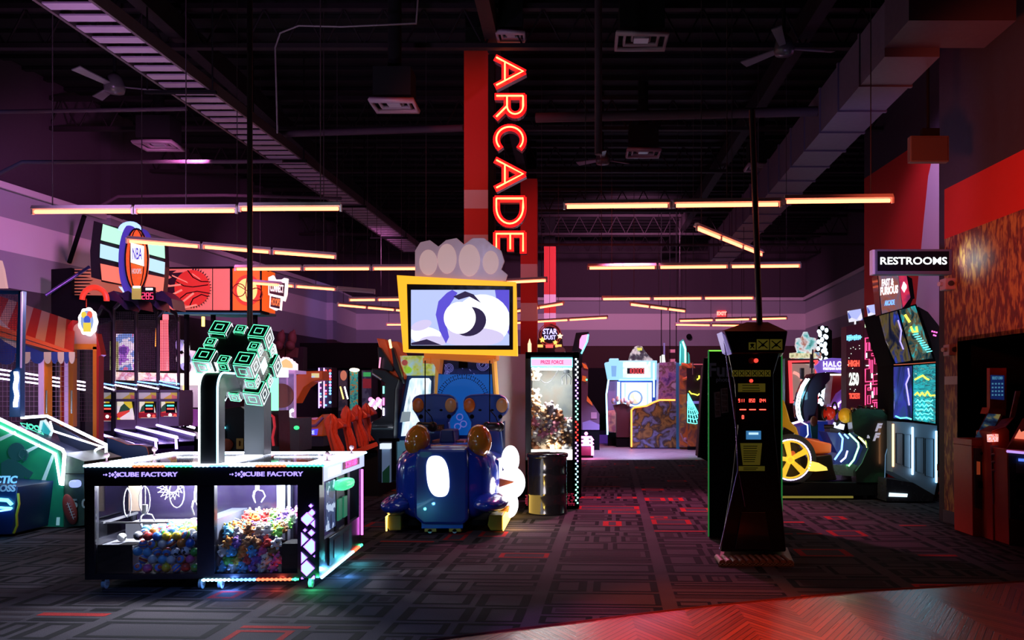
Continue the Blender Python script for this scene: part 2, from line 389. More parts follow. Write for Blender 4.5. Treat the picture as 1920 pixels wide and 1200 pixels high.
# painted walls -------------------------------------------------------------
PW = M('wall_white', (.60, .56, .60), .8); PG = M('wall_grey', (.27, .27, .32), .8); PD = M('wall_dark', (.030, .016, .030), .8)
PR = M('wall_red', (.60, .022, .012), .7); PK = M('wall_dark_grey', (.035, .026, .042), .75); PBR = M('wall_brown', (.045, .018, .018), .85)
def banded(name, a, b, bands, thick=.15, side=1):
    """wall from a to b, painted in horizontal bands (z0, z1, material index)"""
    mb = MB(); a, b = Vector((*a, 0)), Vector((*b, 0)); n = (b - a).normalized().cross(Vector((0, 0, 1))) * thick * side
    for z0, z1, mi in bands:
        zz = Vector((0, 0, z0)); h = Vector((0, 0, z1 - z0)); mb.ext([a + zz, b + zz, b + zz + h, a + zz + h], n, mi)
    return mb.build(name, [PW, PG, PD, PR, PK, PBR], kind='structure')
BANDS = [(0, 3.72, 5), (3.72, 4.40, 1), (4.40, 5.02, 0), (5.02, 5.56, 1), (5.62, 8.0, 2), (5.56, 5.62, 0)]
banded('wall_left', (-12.6, .5), (-8.72, 31), [(0, 3.72, 4)] + BANDS[1:], side=-1)
banded('wall_left_far', (-8.72, 31), (-8.76, 34), BANDS, side=-1)
banded('wall_back', (-8.9, 34), (9.3, 34), [(0, 3.72, 5), (3.72, 4.36, 1), (4.36, 5.0, 0), (5.0, 5.56, 1), (5.56, 5.62, 0), (5.62, 8.0, 2)], side=-1)
banded('wall_right_far', (9.14, 34), (8.5, 17.9), BANDS, side=-1)
banded('wall_right_return', (8.5, 17.95), (6.1, 17.95), [(0, 6.28, 3), (6.28, 8, 4)], side=-1)
# ledge along the top of the painted bands
for nm, a, b in (('trim_left', (-12.5, .5), (-8.66, 31)), ('trim_back', (-8.8, 33.95), (9.1, 33.95)), ('trim_right', (9.08, 34), (8.42, 18))):
    v = Vector((b[0] - a[0], b[1] - a[1], 0)).normalized().cross(Vector((0, 0, 1))) * .06
    mb = MB(); mb.ext([Vector((*a, 5.52)), Vector((*b, 5.52)), Vector((*b, 5.64)), Vector((*a, 5.64))], v); mb.build(nm, M('ledge_white', (.5, .46, .5), .5), kind='structure')
# pilasters along the left wall
for i, y in enumerate((13.4, 18.5, 24.3, 30.2)):
    x = lerp(-12.6, -8.72, (y - .5) / 30.5); mb = MB(); mb.box(x, x + .28, y, y + .45, 0, 5.52); 
    mb = MB()
    for z0, z1, mi in BANDS: mb.box(x - .02, x + .22, y, y + .5, z0, min(z1, 7.9), mi)
    mb.build('wall_left_pilaster', [PW, PG, PD, PR, PK, PBR], kind='structure')
# right red wall with the pale slanted stripe
def xr(y): return 6.98 - .05 * y
mb = MB(); A, B = 11.3, 18.0
def rw(y, z): return Vector((xr(y), y, z))
mb.ext([rw(A, 0), rw(B, 0), rw(B, 6.28), rw(A, 6.28)], (.15, 0, 0), 3); mb.ext([rw(A, 6.28), rw(B, 6.28), rw(B, 8), rw(A, 8)], (.15, 0, 0), 4)
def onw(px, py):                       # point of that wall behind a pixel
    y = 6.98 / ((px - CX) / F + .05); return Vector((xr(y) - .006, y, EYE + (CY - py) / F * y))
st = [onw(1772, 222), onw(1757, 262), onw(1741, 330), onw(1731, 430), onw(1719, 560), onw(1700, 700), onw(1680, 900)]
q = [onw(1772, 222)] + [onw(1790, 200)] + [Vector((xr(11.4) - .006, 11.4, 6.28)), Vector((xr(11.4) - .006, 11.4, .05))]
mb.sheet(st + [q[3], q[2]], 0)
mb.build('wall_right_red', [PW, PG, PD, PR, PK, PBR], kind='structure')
# near right wall: dark top, red band, bark-patterned cladding, dark doorway
def xn(y): return 5.54 - .05 * y
def nw(y, z): return Vector((xn(y), y, z))
m, nt, b = _new('bark_cladding'); N = nt.nodes; L = nt.links
tc = N.new('ShaderNodeTexCoord'); mp = N.new('ShaderNodeMapping'); mp.inputs['Scale'].default_value = (1, 11, 3.4); mp.inputs['Rotation'].default_value = (.25, 0, 0); L.new(tc.outputs['Object'], mp.inputs[0])
n1 = N.new('ShaderNodeTexNoise'); n1.inputs['Scale'].default_value = 1.9; n1.inputs['Detail'].default_value = 5; n1.inputs['Distortion'].default_value = .5; L.new(mp.outputs[0], n1.inputs['Vector'])
cr = N.new('ShaderNodeValToRGB'); e = cr.color_ramp.elements; e[0].position = .47; e[0].color = (.19, .035, .035, 1); e[1].position = .60; e[1].color = (.50, .27, .07, 1); x = e.new(.40); x.color = (.12, .025, .03, 1)
L.new(n1.outputs[0], cr.inputs[0]); L.new(cr.outputs[0], b.inputs['Base Color']); b.inputs['Roughness'].default_value = .6
bp = N.new('ShaderNodeBump'); bp.inputs['Strength'].default_value = .5; L.new(n1.outputs[0], bp.inputs['Height']); L.new(bp.outputs[0], b.inputs['Normal']); BARK = m
mb = MB(); D0, D1, DT = 11.15, 7.3, 2.40; Y0, Y1 = 11.5, 2.0; vec = (.18, 0, 0)
mb.ext([nw(Y0, 4.47), nw(Y1, 4.47), nw(Y1, 8), nw(Y0, 8)], vec, 1); mb.ext([nw(Y0, 3.8), nw(Y1, 3.8), nw(Y1, 4.47), nw(Y0, 4.47)], vec, 2)
mb.ext([nw(Y0, DT), nw(Y1, DT), nw(Y1, 3.8), nw(Y0, 3.8)], vec, 0); mb.ext([nw(Y0, 1.95), nw(D0, 1.95), nw(D0, DT), nw(Y0, DT)], vec, 0)
mb.ext([nw(Y0, 1.84), nw(D0, 1.84), nw(D0, 1.95), nw(Y0, 1.95)], vec, 3); mb.ext([nw(Y0, 0), nw(D0, 0), nw(D0, 1.84), nw(Y0, 1.84)], vec, 0)
mb.ext([nw(D1, 0), nw(Y1, 0), nw(Y1, DT), nw(D1, DT)], vec, 0)
mb.build('wall_right', [BARK, PK, PR, PW], kind='structure')
mb = MB(); mb.ext([nw(Y0 + .15, 0), nw(Y0, 0), nw(Y0, 8), nw(Y0 + .15, 8)], (1.6, 0, 0)); mb.build('wall_right_end', PK, kind='structure')
mb = MB(); rv = Vector((1.3, 0, 0)); mb.ext([nw(11.2, 0) + rv, nw(7.2, 0) + rv, nw(7.2, DT + .1) + rv, nw(11.2, DT + .1) + rv], (.05, 0, 0))
mb.ext([nw(11.15, 0), nw(11.15, DT), nw(11.15, DT) + rv, nw(11.15, 0) + rv], (0, .05, 0)); mb.ext([nw(7.3, 0), nw(7.3, DT), nw(7.3, DT) + rv, nw(7.3, 0) + rv], (0, -.05, 0)); mb.ext([nw(11.15, DT), nw(7.3, DT), nw(7.3, DT) + rv, nw(11.15, DT) + rv], (0, 0, .05))
mb.build('door_1', MATTE, kind='structure')
mb = MB(); mb.ext([nw(11.5, 0), nw(11.12, 0), nw(11.12, .16), nw(11.5, .16)], (-.02, 0, 0)); mb.build('baseboard_right', M('base_grey', (.06, .06, .09), .5), kind='structure')
# ceiling ------------------------------------------------------------------
mb = MB(); mb.quad((-14, 0, 8), (-14, 35, 8), (12, 35, 8), (12, 0, 8))
for i in range(60): mb.box(-14, 12, 2 + i * .55, 2.12 + i * .55, 7.93, 7.99)
mb.build('ceiling', M('deck', (.006, .005, .007), .8, spec=.2), kind='structure')
JM = M('joist', (.012, .008, .011), .7, spec=.2)
for i, y in enumerate((6.5, 9.8, 13.0, 17, 20.2, 24.5, 28, 31.5)):
    mb = MB(); mb.box(-13, 11.5, y, y + .12, 7.60, 7.68); mb.box(-13, 11.5, y, y + .12, 7.0, 7.07)
    for k in range(40):
        x0 = -13 + k * .61; mb.cyl((x0, y + .06, 7.03), (x0 + .3, y + .06, 7.62), .018, 4); mb.cyl((x0 + .3, y + .06, 7.62), (x0 + .61, y + .06, 7.03), .018, 4)
    o = mb.build('ceiling_joist', JM, kind='structure')
for k, x in enumerate((-6.2, -1.4, 3.4)):
    mb = MB(); mb.box(x, x + .2, 3, 34, 7.15, 7.5); mb.build('ceiling_beam', JM, kind='structure')
# pipes under the deck
PIPE = M('pipe_paint', (.05, .03, .045), .7, spec=.2)
def pipe(a, b, r, lab, nm='sprinkler_pipe', cat='pipe', mat=PIPE, path=None):
    mb = MB(); mb.tube(path or [a, b], r, 8); return tag(mb.build(nm, mat), lab, cat)
pipe(P(1005, 221, 13), P(1600, 207, 12.4), .075, 'thick horizontal pipe crossing the ceiling right of the neon sign')
pipe(P(500, 252, 15), P(870, 240, 14), .06, 'thin ceiling pipe left of the tall red column')
pipe(P(-20, 210, 12), P(350, 204, 12), .03, 'thin pipe crossing the ceiling behind the ladder tray')
pipe(0, 0, .03, 'bent conduit crossing the dark ceiling above the left light row', 'conduit', 'conduit', path=[P(-20, 335, 12.6), P(42, 304, 12.6), P(430, 303, 12.6), P(530, 302, 12.6)])
pipe(0, 0, .03, 'bent conduit behind the upper left light row', 'conduit', 'conduit', path=[P(190, 385, 16), P(222, 368, 16), P(420, 366, 16), P(640, 372, 16)])
pipe(P(1122, -20, 11.5), P(1122, 290, 11.5), .05, 'vertical pipe dropping beside the centre air vent')
pipe(P(1000, 459, 22), P(1640, 459, 22), .035, 'long thin pipe crossing behind the second light row')
pipe(0, 0, .012, 'loose white cable looping down from the ceiling by the left hanging pole', 'loose_cable', 'cable', M('cable_white', (.12, .1, .11), .6), path=[P(520, 250, 12), P(519, 200, 12), P(516, 90, 12), P(525, 62, 12), P(560, 48, 12), P(640, 50, 12), P(780, 44, 12), (X(790, 12), 12, 7.95)])
pipe(P(130, 492, 17.5), P(158, 405, 17), .045, 'dark diagonal brace on the left wall', 'wall_brace', 'brace', MATTE)

# red columns
CR = M('column_red', (.48, .022, .014), .55)
def column(px0, px1, top, Y, lab, bands):
    wpx = px1 - px0; W = wpx / F * Y; x = X(px0, Y); zt = Zy(top, Y); mb = MB(); z = 0
    for b0, b1 in bands:
        mb.box(x, x + W, Y, Y + W, z, b0, 0); mb.box(x, x + W, Y, Y + W, b0, b1, 1); z = b1
    mb.box(x, x + W, Y, Y + W, z, zt, 0); mb.box(x + .02, x + W - .02, Y + .02, Y + W - .02, zt, 8, 2)
    return mb.build('column', [CR, PW, MATTE], kind='structure')
Y1c = 13.6
column(870, 917, 90, Y1c, '', [(Zy(475, Y1c), Zy(440, Y1c)), (Zy(391, Y1c), Zy(356, Y1c))])
column(976, 1007, 335, 21.0, '', [(Zy(602, 21), Zy(568, 21)), (Zy(522, 21), Zy(495, 21))])
column(1020, 1042, 462, 29, '', [(Zy(604, 29), Zy(587, 29)), (Zy(571, 29), Zy(552, 29))])

mb = MB(); x0, x1 = X(905, 14.25), X(986, 14.25); mb.box(x0, x1, 14.25, 14.9, 0, .16, 1); mb.box(x0, x1, 14.25, 14.9, .16, Zy(664, 14.25), 0); mb.build('wall_partition', [PW, MATTE], kind='structure')
# ================================================================== orange tube light rows
HOUS = M('fixture_housing', (.62, .55, .58), .45); TUBE = E('orange_tube', (1, .155, .065), 7.5); HALO = E('tube_glow_strip', (1, .10, .02), 1.5); CABM = M('hanger_cable', (.03, .02, .025), .5)  # HALO is the colour of a strip imitating glow around the tubes
LG = 'orange tube light rows hung from the ceiling'
def light_row(px0, py0, px1, py1, label, n=3, lit=None, z=3.9, tilt=None):
    Ya = F * (z - EYE) / (CY - py0); Yb = F * (z - EYE) / (CY - py1)
    a = Vector((X(px0, Ya), Ya, z)); b = Vector((X(px1, Yb), Yb, z))
    T = thing('tube_light_row', label, 'ceiling light', (a + b) / 2, LG)
    d = (b - a).normalized(); nrm = Vector((-d.y, d.x, 0)); L = (b - a).length
    for i in range(n):
        s0 = a + d * (L * i / n + .02); s1 = a + d * (L * (i + 1) / n - .02); dz = (tilt or [0, 0, 0, 0])[i]
        up = Vector((0, 0, 1)); o = Vector((0, 0, .03 + dz))
        mb = MB(); mb.ext([s0 + o - nrm * .05, s0 + o + nrm * .05, s0 + o + nrm * .025 + up * .045, s0 + o - nrm * .025 + up * .045], s1 - s0)
        for q, sg in ((s0, 1), (s1, -1)): mb.box(q.x - .012, q.x + .012, q.y - .02, q.y + .02, q.z - .03 + dz, q.z + .05 + dz)
        mb.build('housing', HOUS, T)
        mb = MB(); mb.cyl(s0 + d * .03 + Vector((0, 0, dz)), s1 - d * .03 + Vector((0, 0, dz)), .022, 8)
        lens = MB(); c = Vector((0, 0, dz - .002)); lens.ext([s0 + c + nrm * .012 - up * .044, s0 + c + nrm * .012 + up * .034, s0 + c + nrm * .018 + up * .034, s0 + c + nrm * .018 - up * .044], s1 - s0)  # strip shaped to imitate the tube's glow, never built into a mesh
        on = lit is None or lit[i]; t = mb.build('tube', TUBE if on else HOUS, T)
        if not on: t['label'] = 'unlit white tube'
    for k in (.07, .5, .93):
        q = a + d * L * k; mb = MB(); mb.cyl(q + Vector((0, 0, .07)), (q.x, q.y, 7.95), .007, 4); mb.build('suspension_cable', CABM, T)
light_row(58, 396, 642, 393, 'long orange tube row nearest the upper left, passing behind the left hanging pole', tilt=[-.01, -.01, .01])
light_row(1055, 388, 1677, 381, 'long row of orange tubes right of the neon sign, nearest on that side', tilt=[0, 0, .03])
light_row(235, 452, 632, 483, 'orange tube row slanting across the round basketball topper')
light_row(439, 505, 826, 504, 'orange tube row above the connected basketball billboard end')
light_row(868, 534, 1027, 526, 'short orange tube row behind the yellow framed screen top', n=2)
light_row(1305, 428, 1429, 478, 'steeply slanted orange tube row left of the right hanging pole')
light_row(1100, 503, 1503, 499, 'orange tube row crossing behind the right hanging pole at mid height')
light_row(1127, 561, 1415, 559, 'orange tube row just above the pale wall band behind the right pole')
light_row(1181, 571, 1285, 584, 'small slanted orange tube row in front of the pale back wall')
light_row(1272, 602, 1477, 597, 'upper of two low orange tube rows behind the strength tester roof')
light_row(1265, 609, 1400, 611, 'lower of two low orange tube rows behind the strength tester roof', n=2)
light_row(930, 590, 1057, 570, 'short orange tube row rising behind the second red column')
light_row(930, 608, 1140, 596, 'orange tube row in front of the back wall above the star marquee')
light_row(470, 531, 704, 549, 'orange tube row behind the hoops sign with its last tube unlit', lit=[1, 1, 0])
light_row(653, 563, 760, 562, 'short orange tube row left of the yellow screen frame', n=2)
light_row(632, 572, 790, 586, 'slanted orange tube row running behind the yellow screen frame')
light_row(723, 609, 810, 609, 'lowest orange tube row left of the yellow screen frame', n=2)

def row_world(x0, x1, y, label):
    light_row(CX + x0 / y * F, CY - (3.9 - EYE) / y * F, CX + x1 / y * F, CY - (3.9 - EYE) / y * F, label)
# ------------------------------------------------------------------ hanging ladder tray, duct, vents, fans
def tray():
    T = thing('ladder_tray', 'long dark ladder shaped cable tray running diagonally across the upper left ceiling', 'cable tray', (X(400, 12), 12, 6.0))
    z = 6.0; a0 = Vector((X(63, 9.3), 9.3, z)); a0b = Vector((X(168, 9.3), 9.3, z)); Yn = 7.0; Yf = 25.5
    dirx = (1157 - CX) / F
    def LFT(Y): return Vector((a0.x + (Y - 9.3) * dirx, Y, z))
    W = a0b.x - a0.x
    mb = MB()
    for off in (0, W):
        mb.ext([LFT(Yn) + Vector((off - .02, 0, 0)), LFT(Yn) + Vector((off + .02, 0, 0)), LFT(Yn) + Vector((off + .02, 0, .16)), LFT(Yn) + Vector((off - .02, 0, .16))], LFT(Yf) - LFT(Yn))
    mb.build('side_rail', M('tray_dark', (.05, .03, .04), .5), T)
    mb = MB(); y = Yn
    while y < Yf:
        q = LFT(y); mb.box(q.x, q.x + W, y, y + .16, z + .01, z + .03); y += .30
    mb.build('rungs', M('tray_rung', (.30, .22, .30), .5), T)
    for y in (9.0, 12.0, 15.5, 19.2, 23):
        q = LFT(y); mb = MB(); mb.box(q.x - .3, q.x + W + .1, y, y + .06, z - .05, z - .01)
        mb.cyl((q.x - .25, y, z), (q.x - .25, y, 7.95), .012, 5); mb.cyl((q.x + W + .06, y, z), (q.x + W + .06, y, 7.95), .012, 5); mb.build('hanger', MATTE, T)
tray()
def duct():
    T = thing('air_duct', 'square segmented air duct running away along the upper right ceiling', 'duct', (5.2, 13, 5.5))
    DU = M('duct_metal', (.11, .085, .14), .5, .2); dx = (1115 - CX) / F; z = 5.5; W = .62
    def q(Y): return X(1612, 10.5) + (Y - 10.5) * dx
    y = 9.6; seg = 0
    while y < 24:
        y2 = y + .92; mb = MB(); x = q(y); x2 = q(y2 - .05)
        mb.ext([(x, y, z), (x + W, y, z), (x + W, y, z + .62), (x, y, z + .62)], (x2 - x, y2 - y - .05, 0)); 
        mb.ext([(x2 - .02, y2 - .05, z - .02), (x2 + W + .02, y2 - .05, z - .02), (x2 + W + .02, y2 - .05, z + .64), (x2 - .02, y2 - .05, z + .64)], (0, .05, 0))
        mb.build('duct_section', DU, T); y = y2; seg += 1
    mb = MB(); x = q(9.6); mb.box(x, x + W + .5, 8.9, 9.6, z + .1, 7.9); mb.build('riser', M('duct_dark', (.07, .05, .08), .5), T)
duct()
def vent(px, py, wpx, Y, lab):
    c = P(px, py, Y); s = wpx / F * Y / 2; T = thing('air_vent', lab, 'vent', c); k = .75
    mb = MB()
    for h, zz, r in ((s, 0, .035), (s * .68, .03, .03), (s * .36, .06, .025)):
        a = [c + Vector((-h, -h * k, zz)), c + Vector((h, -h * k, zz)), c + Vector((h, h * k, zz)), c + Vector((-h, h * k, zz))]; mb.tube(a, r, 5, True)
    mb.build('louvre', M('vent_metal', (.2, .14, .18), .45), T)
    mb = MB(); mb.box(c.x - s * .9, c.x + s * .9, c.y - s * k * .9, c.y + s * k * .9, c.z + .09, c.z + .5); mb.build('plenum_box', MATTE, T)
    mb = MB(); mb.box(c.x - s * .3, c.x + s * .3, c.y - s * .25, c.y + s * .25, c.z + .0, c.z + .03); mb.build('deflector', M('vent_mid', (.28, .24, .3), .4), T)
    mb = MB(); mb.cyl((c.x, c.y, c.z + .5), (c.x, c.y, 7.95), .1, 8); mb.build('neck', MATTE, T)
vent(1202, 77, 92, 12.5, 'square air vent at the top right of the neon sign')
vent(740, 198, 78, 12.5, 'square air vent left of the tall red column')
vent(298, 273, 70, 16, 'dim square air vent above the upper left light row')
vent(1206, 287, 60, 17, 'small square air vent above the right light row')
vent(958, 68, 50, 13, 'dim vent at the top just above the neon sign')
vent(1425, 314, 50, 17.5, 'small vent partly behind the right hanging pole')
def fan(px, py, Y, r, rot, lab):
    c = P(px, py, Y); T = thing('ceiling_fan', lab, 'fan', c); mb = MB(); mb.lathe(c.x, c.y, [(0, c.z - .1), (.13, c.z - .08), (.15, c.z), (.12, c.z + .12), (.05, c.z + .2), (0, c.z + .2)], 16); mb.build('motor', M('fan_grey', (.07, .06, .07), .3), T)
    mb = MB(); mb.cyl(c + Vector((0, 0, .15)), (c.x, c.y, 7.95), .025, 6); mb.build('downrod', MATTE, T)
    for k in range(3):
        t = rot + k * 2 * PI / 3; d = Vector((math.cos(t), math.sin(t), 0)); n = Vector((-d.y, d.x, .25)) * .07
        mb = MB(); p = c + d * .1; e = c + d * r; mb.ext([p - n * .6, e - n, e + n, p + n * .6], (0, 0, .015)); mb.build('blade', M('fan_blade', (.12, .10, .13), .35), T)
fan(1470, 92, 12.3, .75, .15, 'ceiling fan with swept blades right of the top air vent')
fan(215, 163, 12.5, .72, .3, 'dark ceiling fan beside the ladder tray at upper left')
fan(1130, 300, 17.5, .6, .5, 'distant ceiling fan above the right light row')
# emergency exit sign far away, camera dome
mb = MB(); mb.box(X(1345, 33.9), X(1361, 33.9), 33.84, 33.985, Zy(594, 33.9), Zy(582, 33.9), 0); mb.text('EXIT', P(1353, 588, 33.83), .19, mi=1, bold=.01)
tag(mb.build('exit_sign', [E('exit_red', (1, .06, .07), .9), E('exit_letter', (1, .5, .4), 1.3)]), 'small red exit sign on the pale band of the back wall', 'exit sign')
mb = MB(); mb.ell(P(1292, 631, 33.85), .11); tag(mb.build('wall_camera', MATTE), 'small dark dome on the grey band of the back wall', 'camera')

# ------------------------------------------------------------------ neon ARCADE sign
def arcade():
    Y = 13.35; SP = Y / F
    T = thing('neon_sign', 'vertical red neon ARCADE sign on the tall red column', 'sign', P(956, 475, Y))
    RF = M('letter_red', (.55, .01, .01), .4, emit=(1, .008, .010), es=1.6); RS = M('letter_side', (.30, .10, .16), .4); NT = E('neon_core', (1, .30, .09), 5)
    def L(u, v, y0): # u runs down the sign, v runs to the right, both in px
        return P(926 + v, y0 + u, Y)
    W = 60
    def arc(cu, cv, ru, rv, a0, a1, n=14): return [(cu + ru * math.cos(lerp(a0, a1, i / n)), cv + rv * math.sin(lerp(a0, a1, i / n))) for i in range(n + 1)]
    lets = [
        ('A', 104, [[(5, 5), (31, 55), (57, 5)], [(15, 21), (47, 21)]]),
        ('R', 176, [[(5, 5), (5, 55)], [(5, 55), (24, 55)] + arc(24, 40, 15, 15, PI / 2, -PI / 2, 10) + [(5, 25)], [(24, 25), (44, 5)]]),
        ('C', 234, [arc(28, 30, 23, 25, -PI * .27, PI * 1.27 - 2 * PI * 0, 20)]),
        ('A', 296, [[(5, 5), (31, 55), (57, 5)], [(15, 21), (47, 21)]]),
        ('D', 368, [[(5, 5), (5, 55), (22, 55)] + arc(22, 30, 30, 25, PI / 2, -PI / 2, 14) + [(5, 5)]]),
        ('E', 434, [[(38, 55), (5, 55), (5, 5), (38, 5)], [(5, 31), (34, 31)]]),
    ]
    for ch, y0, strokes in lets:
        if ch == 'C':   # opening points down the sign
            strokes = [[(28 + 23 * math.cos(t), 30 + 25 * math.sin(t)) for t in [lerp(PI * .28, PI * 1.72, i / 22) for i in range(23)]]]
        mb = MB(); nb = MB(); hw = 6.4
        for st_ in strokes:
            for (a, b), (c, d) in zip(st_, st_[1:]):
                l = math.hypot(c - a, d - b)
                if l < .01: continue
                ux, uy = (c - a) / l, (d - b) / l; e = hw * .55
                pts = [(a - ux * e - uy * hw, b - uy * e + ux * hw), (c + ux * e - uy * hw, d + uy * e + ux * hw), (c + ux * e + uy * hw, d + uy * e - ux * hw), (a - ux * e + uy * hw, b - uy * e - ux * hw)]
                mb.ext([L(p, q, y0) for p, q in pts], (0, .14, 0), 0, 1)
            nb.tube([L(p, q, y0) + Vector((0, -.035, 0)) for p, q in st_], .0125, 6)
        lt = mb.build('letter', [RF, RS], T); lt['label'] = 'red channel letter ' + ch
        nt_ = nb.build('neon_tube', NT, lt)
    mb = MB(); mb.box(X(917, Y) - .02, X(926, Y), Y + .04, Y + .35, Zy(478, Y), Zy(100, Y)); mb.build('mounting_rail', MATTE, T)
arcade()

# ------------------------------------------------------------------ RESTROOMS sign, speaker, emergency lights
def restrooms():
    Y = 11.3; x0, x1 = X(1641, Y), X(1786, Y); z0, z1 = Zy(514.5, Y), Zy(467, Y)
    T = thing('restrooms_sign', 'black lightbox sign reading RESTROOMS sticking out from the bark patterned wall', 'sign', (x0, Y, z0))
    mb = MB(); mb.box(x0, x1 + .02, Y, Y + .14, z0, z1); mb.build('box', M('sign_frame', (.12, .12, .15), .4), T, bevel=.008)
    mb = MB(); mb.box(x0 - .03, x0 - .001, Y + .01, Y + .13, z0 + .005, z1 - .005); mb.build('end_cap', M('sign_cap', (.6, .45, .55), .4, emit=(1, .5, .7), es=.12), T)
    mb = MB(); mb.box(x0 + .03, x1 - .05, Y - .006, Y + .001, z0 + .045, z1 - .03); pf = mb.build('face', MATTE, T)
    mb = MB(); mb.text('RESTROOMS', ((x0 + x1) / 2 - .01, Y - .008, (z0 + z1) / 2 + .005), .135, bold=.0016, width=.88); mb.build('lettering', E('sign_letters', (.95, 1, 1), 2.2), pf)
    mb = MB(); mb.box(x1, xn(Y) + .0, Y + .03, Y + .11, z0 + .08, z1 - .05); mb.build('bracket', MATTE, T)
    a = aim(lamp('SPOT', 'sign_back_glow', (x1 - .3, Y - .25, (z0 + z1) / 2), (.75, 1, .95), 8, .04, spot=1.6), (xn(10.9), 10.9, 3.45))
restrooms()
def speaker():
    Y = 10.0; T = thing('ceiling_speaker', 'grey box speaker hanging on a thin pole left of the near right wall', 'speaker', P(1744, 302, Y))
    mb = MB(); mb.pbox(1707, 1780, 254, 303, Y, .10); mb.build('cabinet', M('speaker_grey', (.10, .075, .085), .55), T, bevel=.01)
    mb = MB(); mb.pbox(1710, 1777, 257, 300, Y - .012, .012); mb.build('grille', M('speaker_grille', (.06, .04, .05), .8), T)
    mb = MB(); mb.pbox(1730, 1762, 240, 254, Y + .02, .08); mb.build('clamp', MATTE, T)
    mb = MB(); mb.cyl(P(1740, 242, Y + .06), P(1738, -330, Y + .06) * 1, .018, 6); mb.build('pole', MATTE, T)
speaker()
for px, py, lab in ((1776, 533, 'small white emergency light on the wall corner under the restrooms sign'), (1783, 656, 'small emergency light on the wall corner beside the dark doorway')):
    Y = 11.3; c = P(px, py, Y); T = thing('emergency_light', lab, 'wall light', c)
    mb = MB(); mb.box(c.x - .07, c.x + .08, Y - .1, Y + .08, c.z - .08, c.z + .07); mb.build('housing', M('emer_white', (.5, .35, .4), .4), T, bevel=.01)
    mb = MB(); mb.cyl((c.x - .07, Y, c.z + .0), (c.x - .12, Y - .02, c.z), .03, 10); mb.cyl((c.x + .0, Y - .1, c.z), (c.x + .0, Y - .13, c.z), .035, 10, mi=1); mb.build('lamp_head', [HOUS, DGREY], T)
# poles feeding power to the two front machines
def pole(a, b, r, lab):
    mb = MB(); mb.tube([a, b], r, 6); return tag(mb.build('power_pole', M('pole_black', (.012, .006, .006), .4)), lab, 'pole')
pole(P(468.5, 625, 9.0), P(468.5, -400, 9.0), .031, 'black vertical power pole rising from the cube claw machine to the ceiling')
pole(P(1424, 606, 8.9), P(1410, 206, 8.9), .032, 'black leaning power pole rising from the strength tester roof')
# far black curtain wall / dark box behind left middle
mb = MB(); mb.pbox(562, 715, 643, 690, 27.5, .5); tag(mb.build('valance', MATTE), 'wide black valance above the games in the dark back left corner', 'valance')
mb = MB()
for i in range(12): mb.pbox(562 + i * 12.6, 562 + (i + 1) * 12.6 - .6, 688, 838, 29.5 + .15 * (i % 2), .2)
tag(mb.build('black_curtain', MATTE), 'black curtain backing the games in the back left corner', 'curtain')
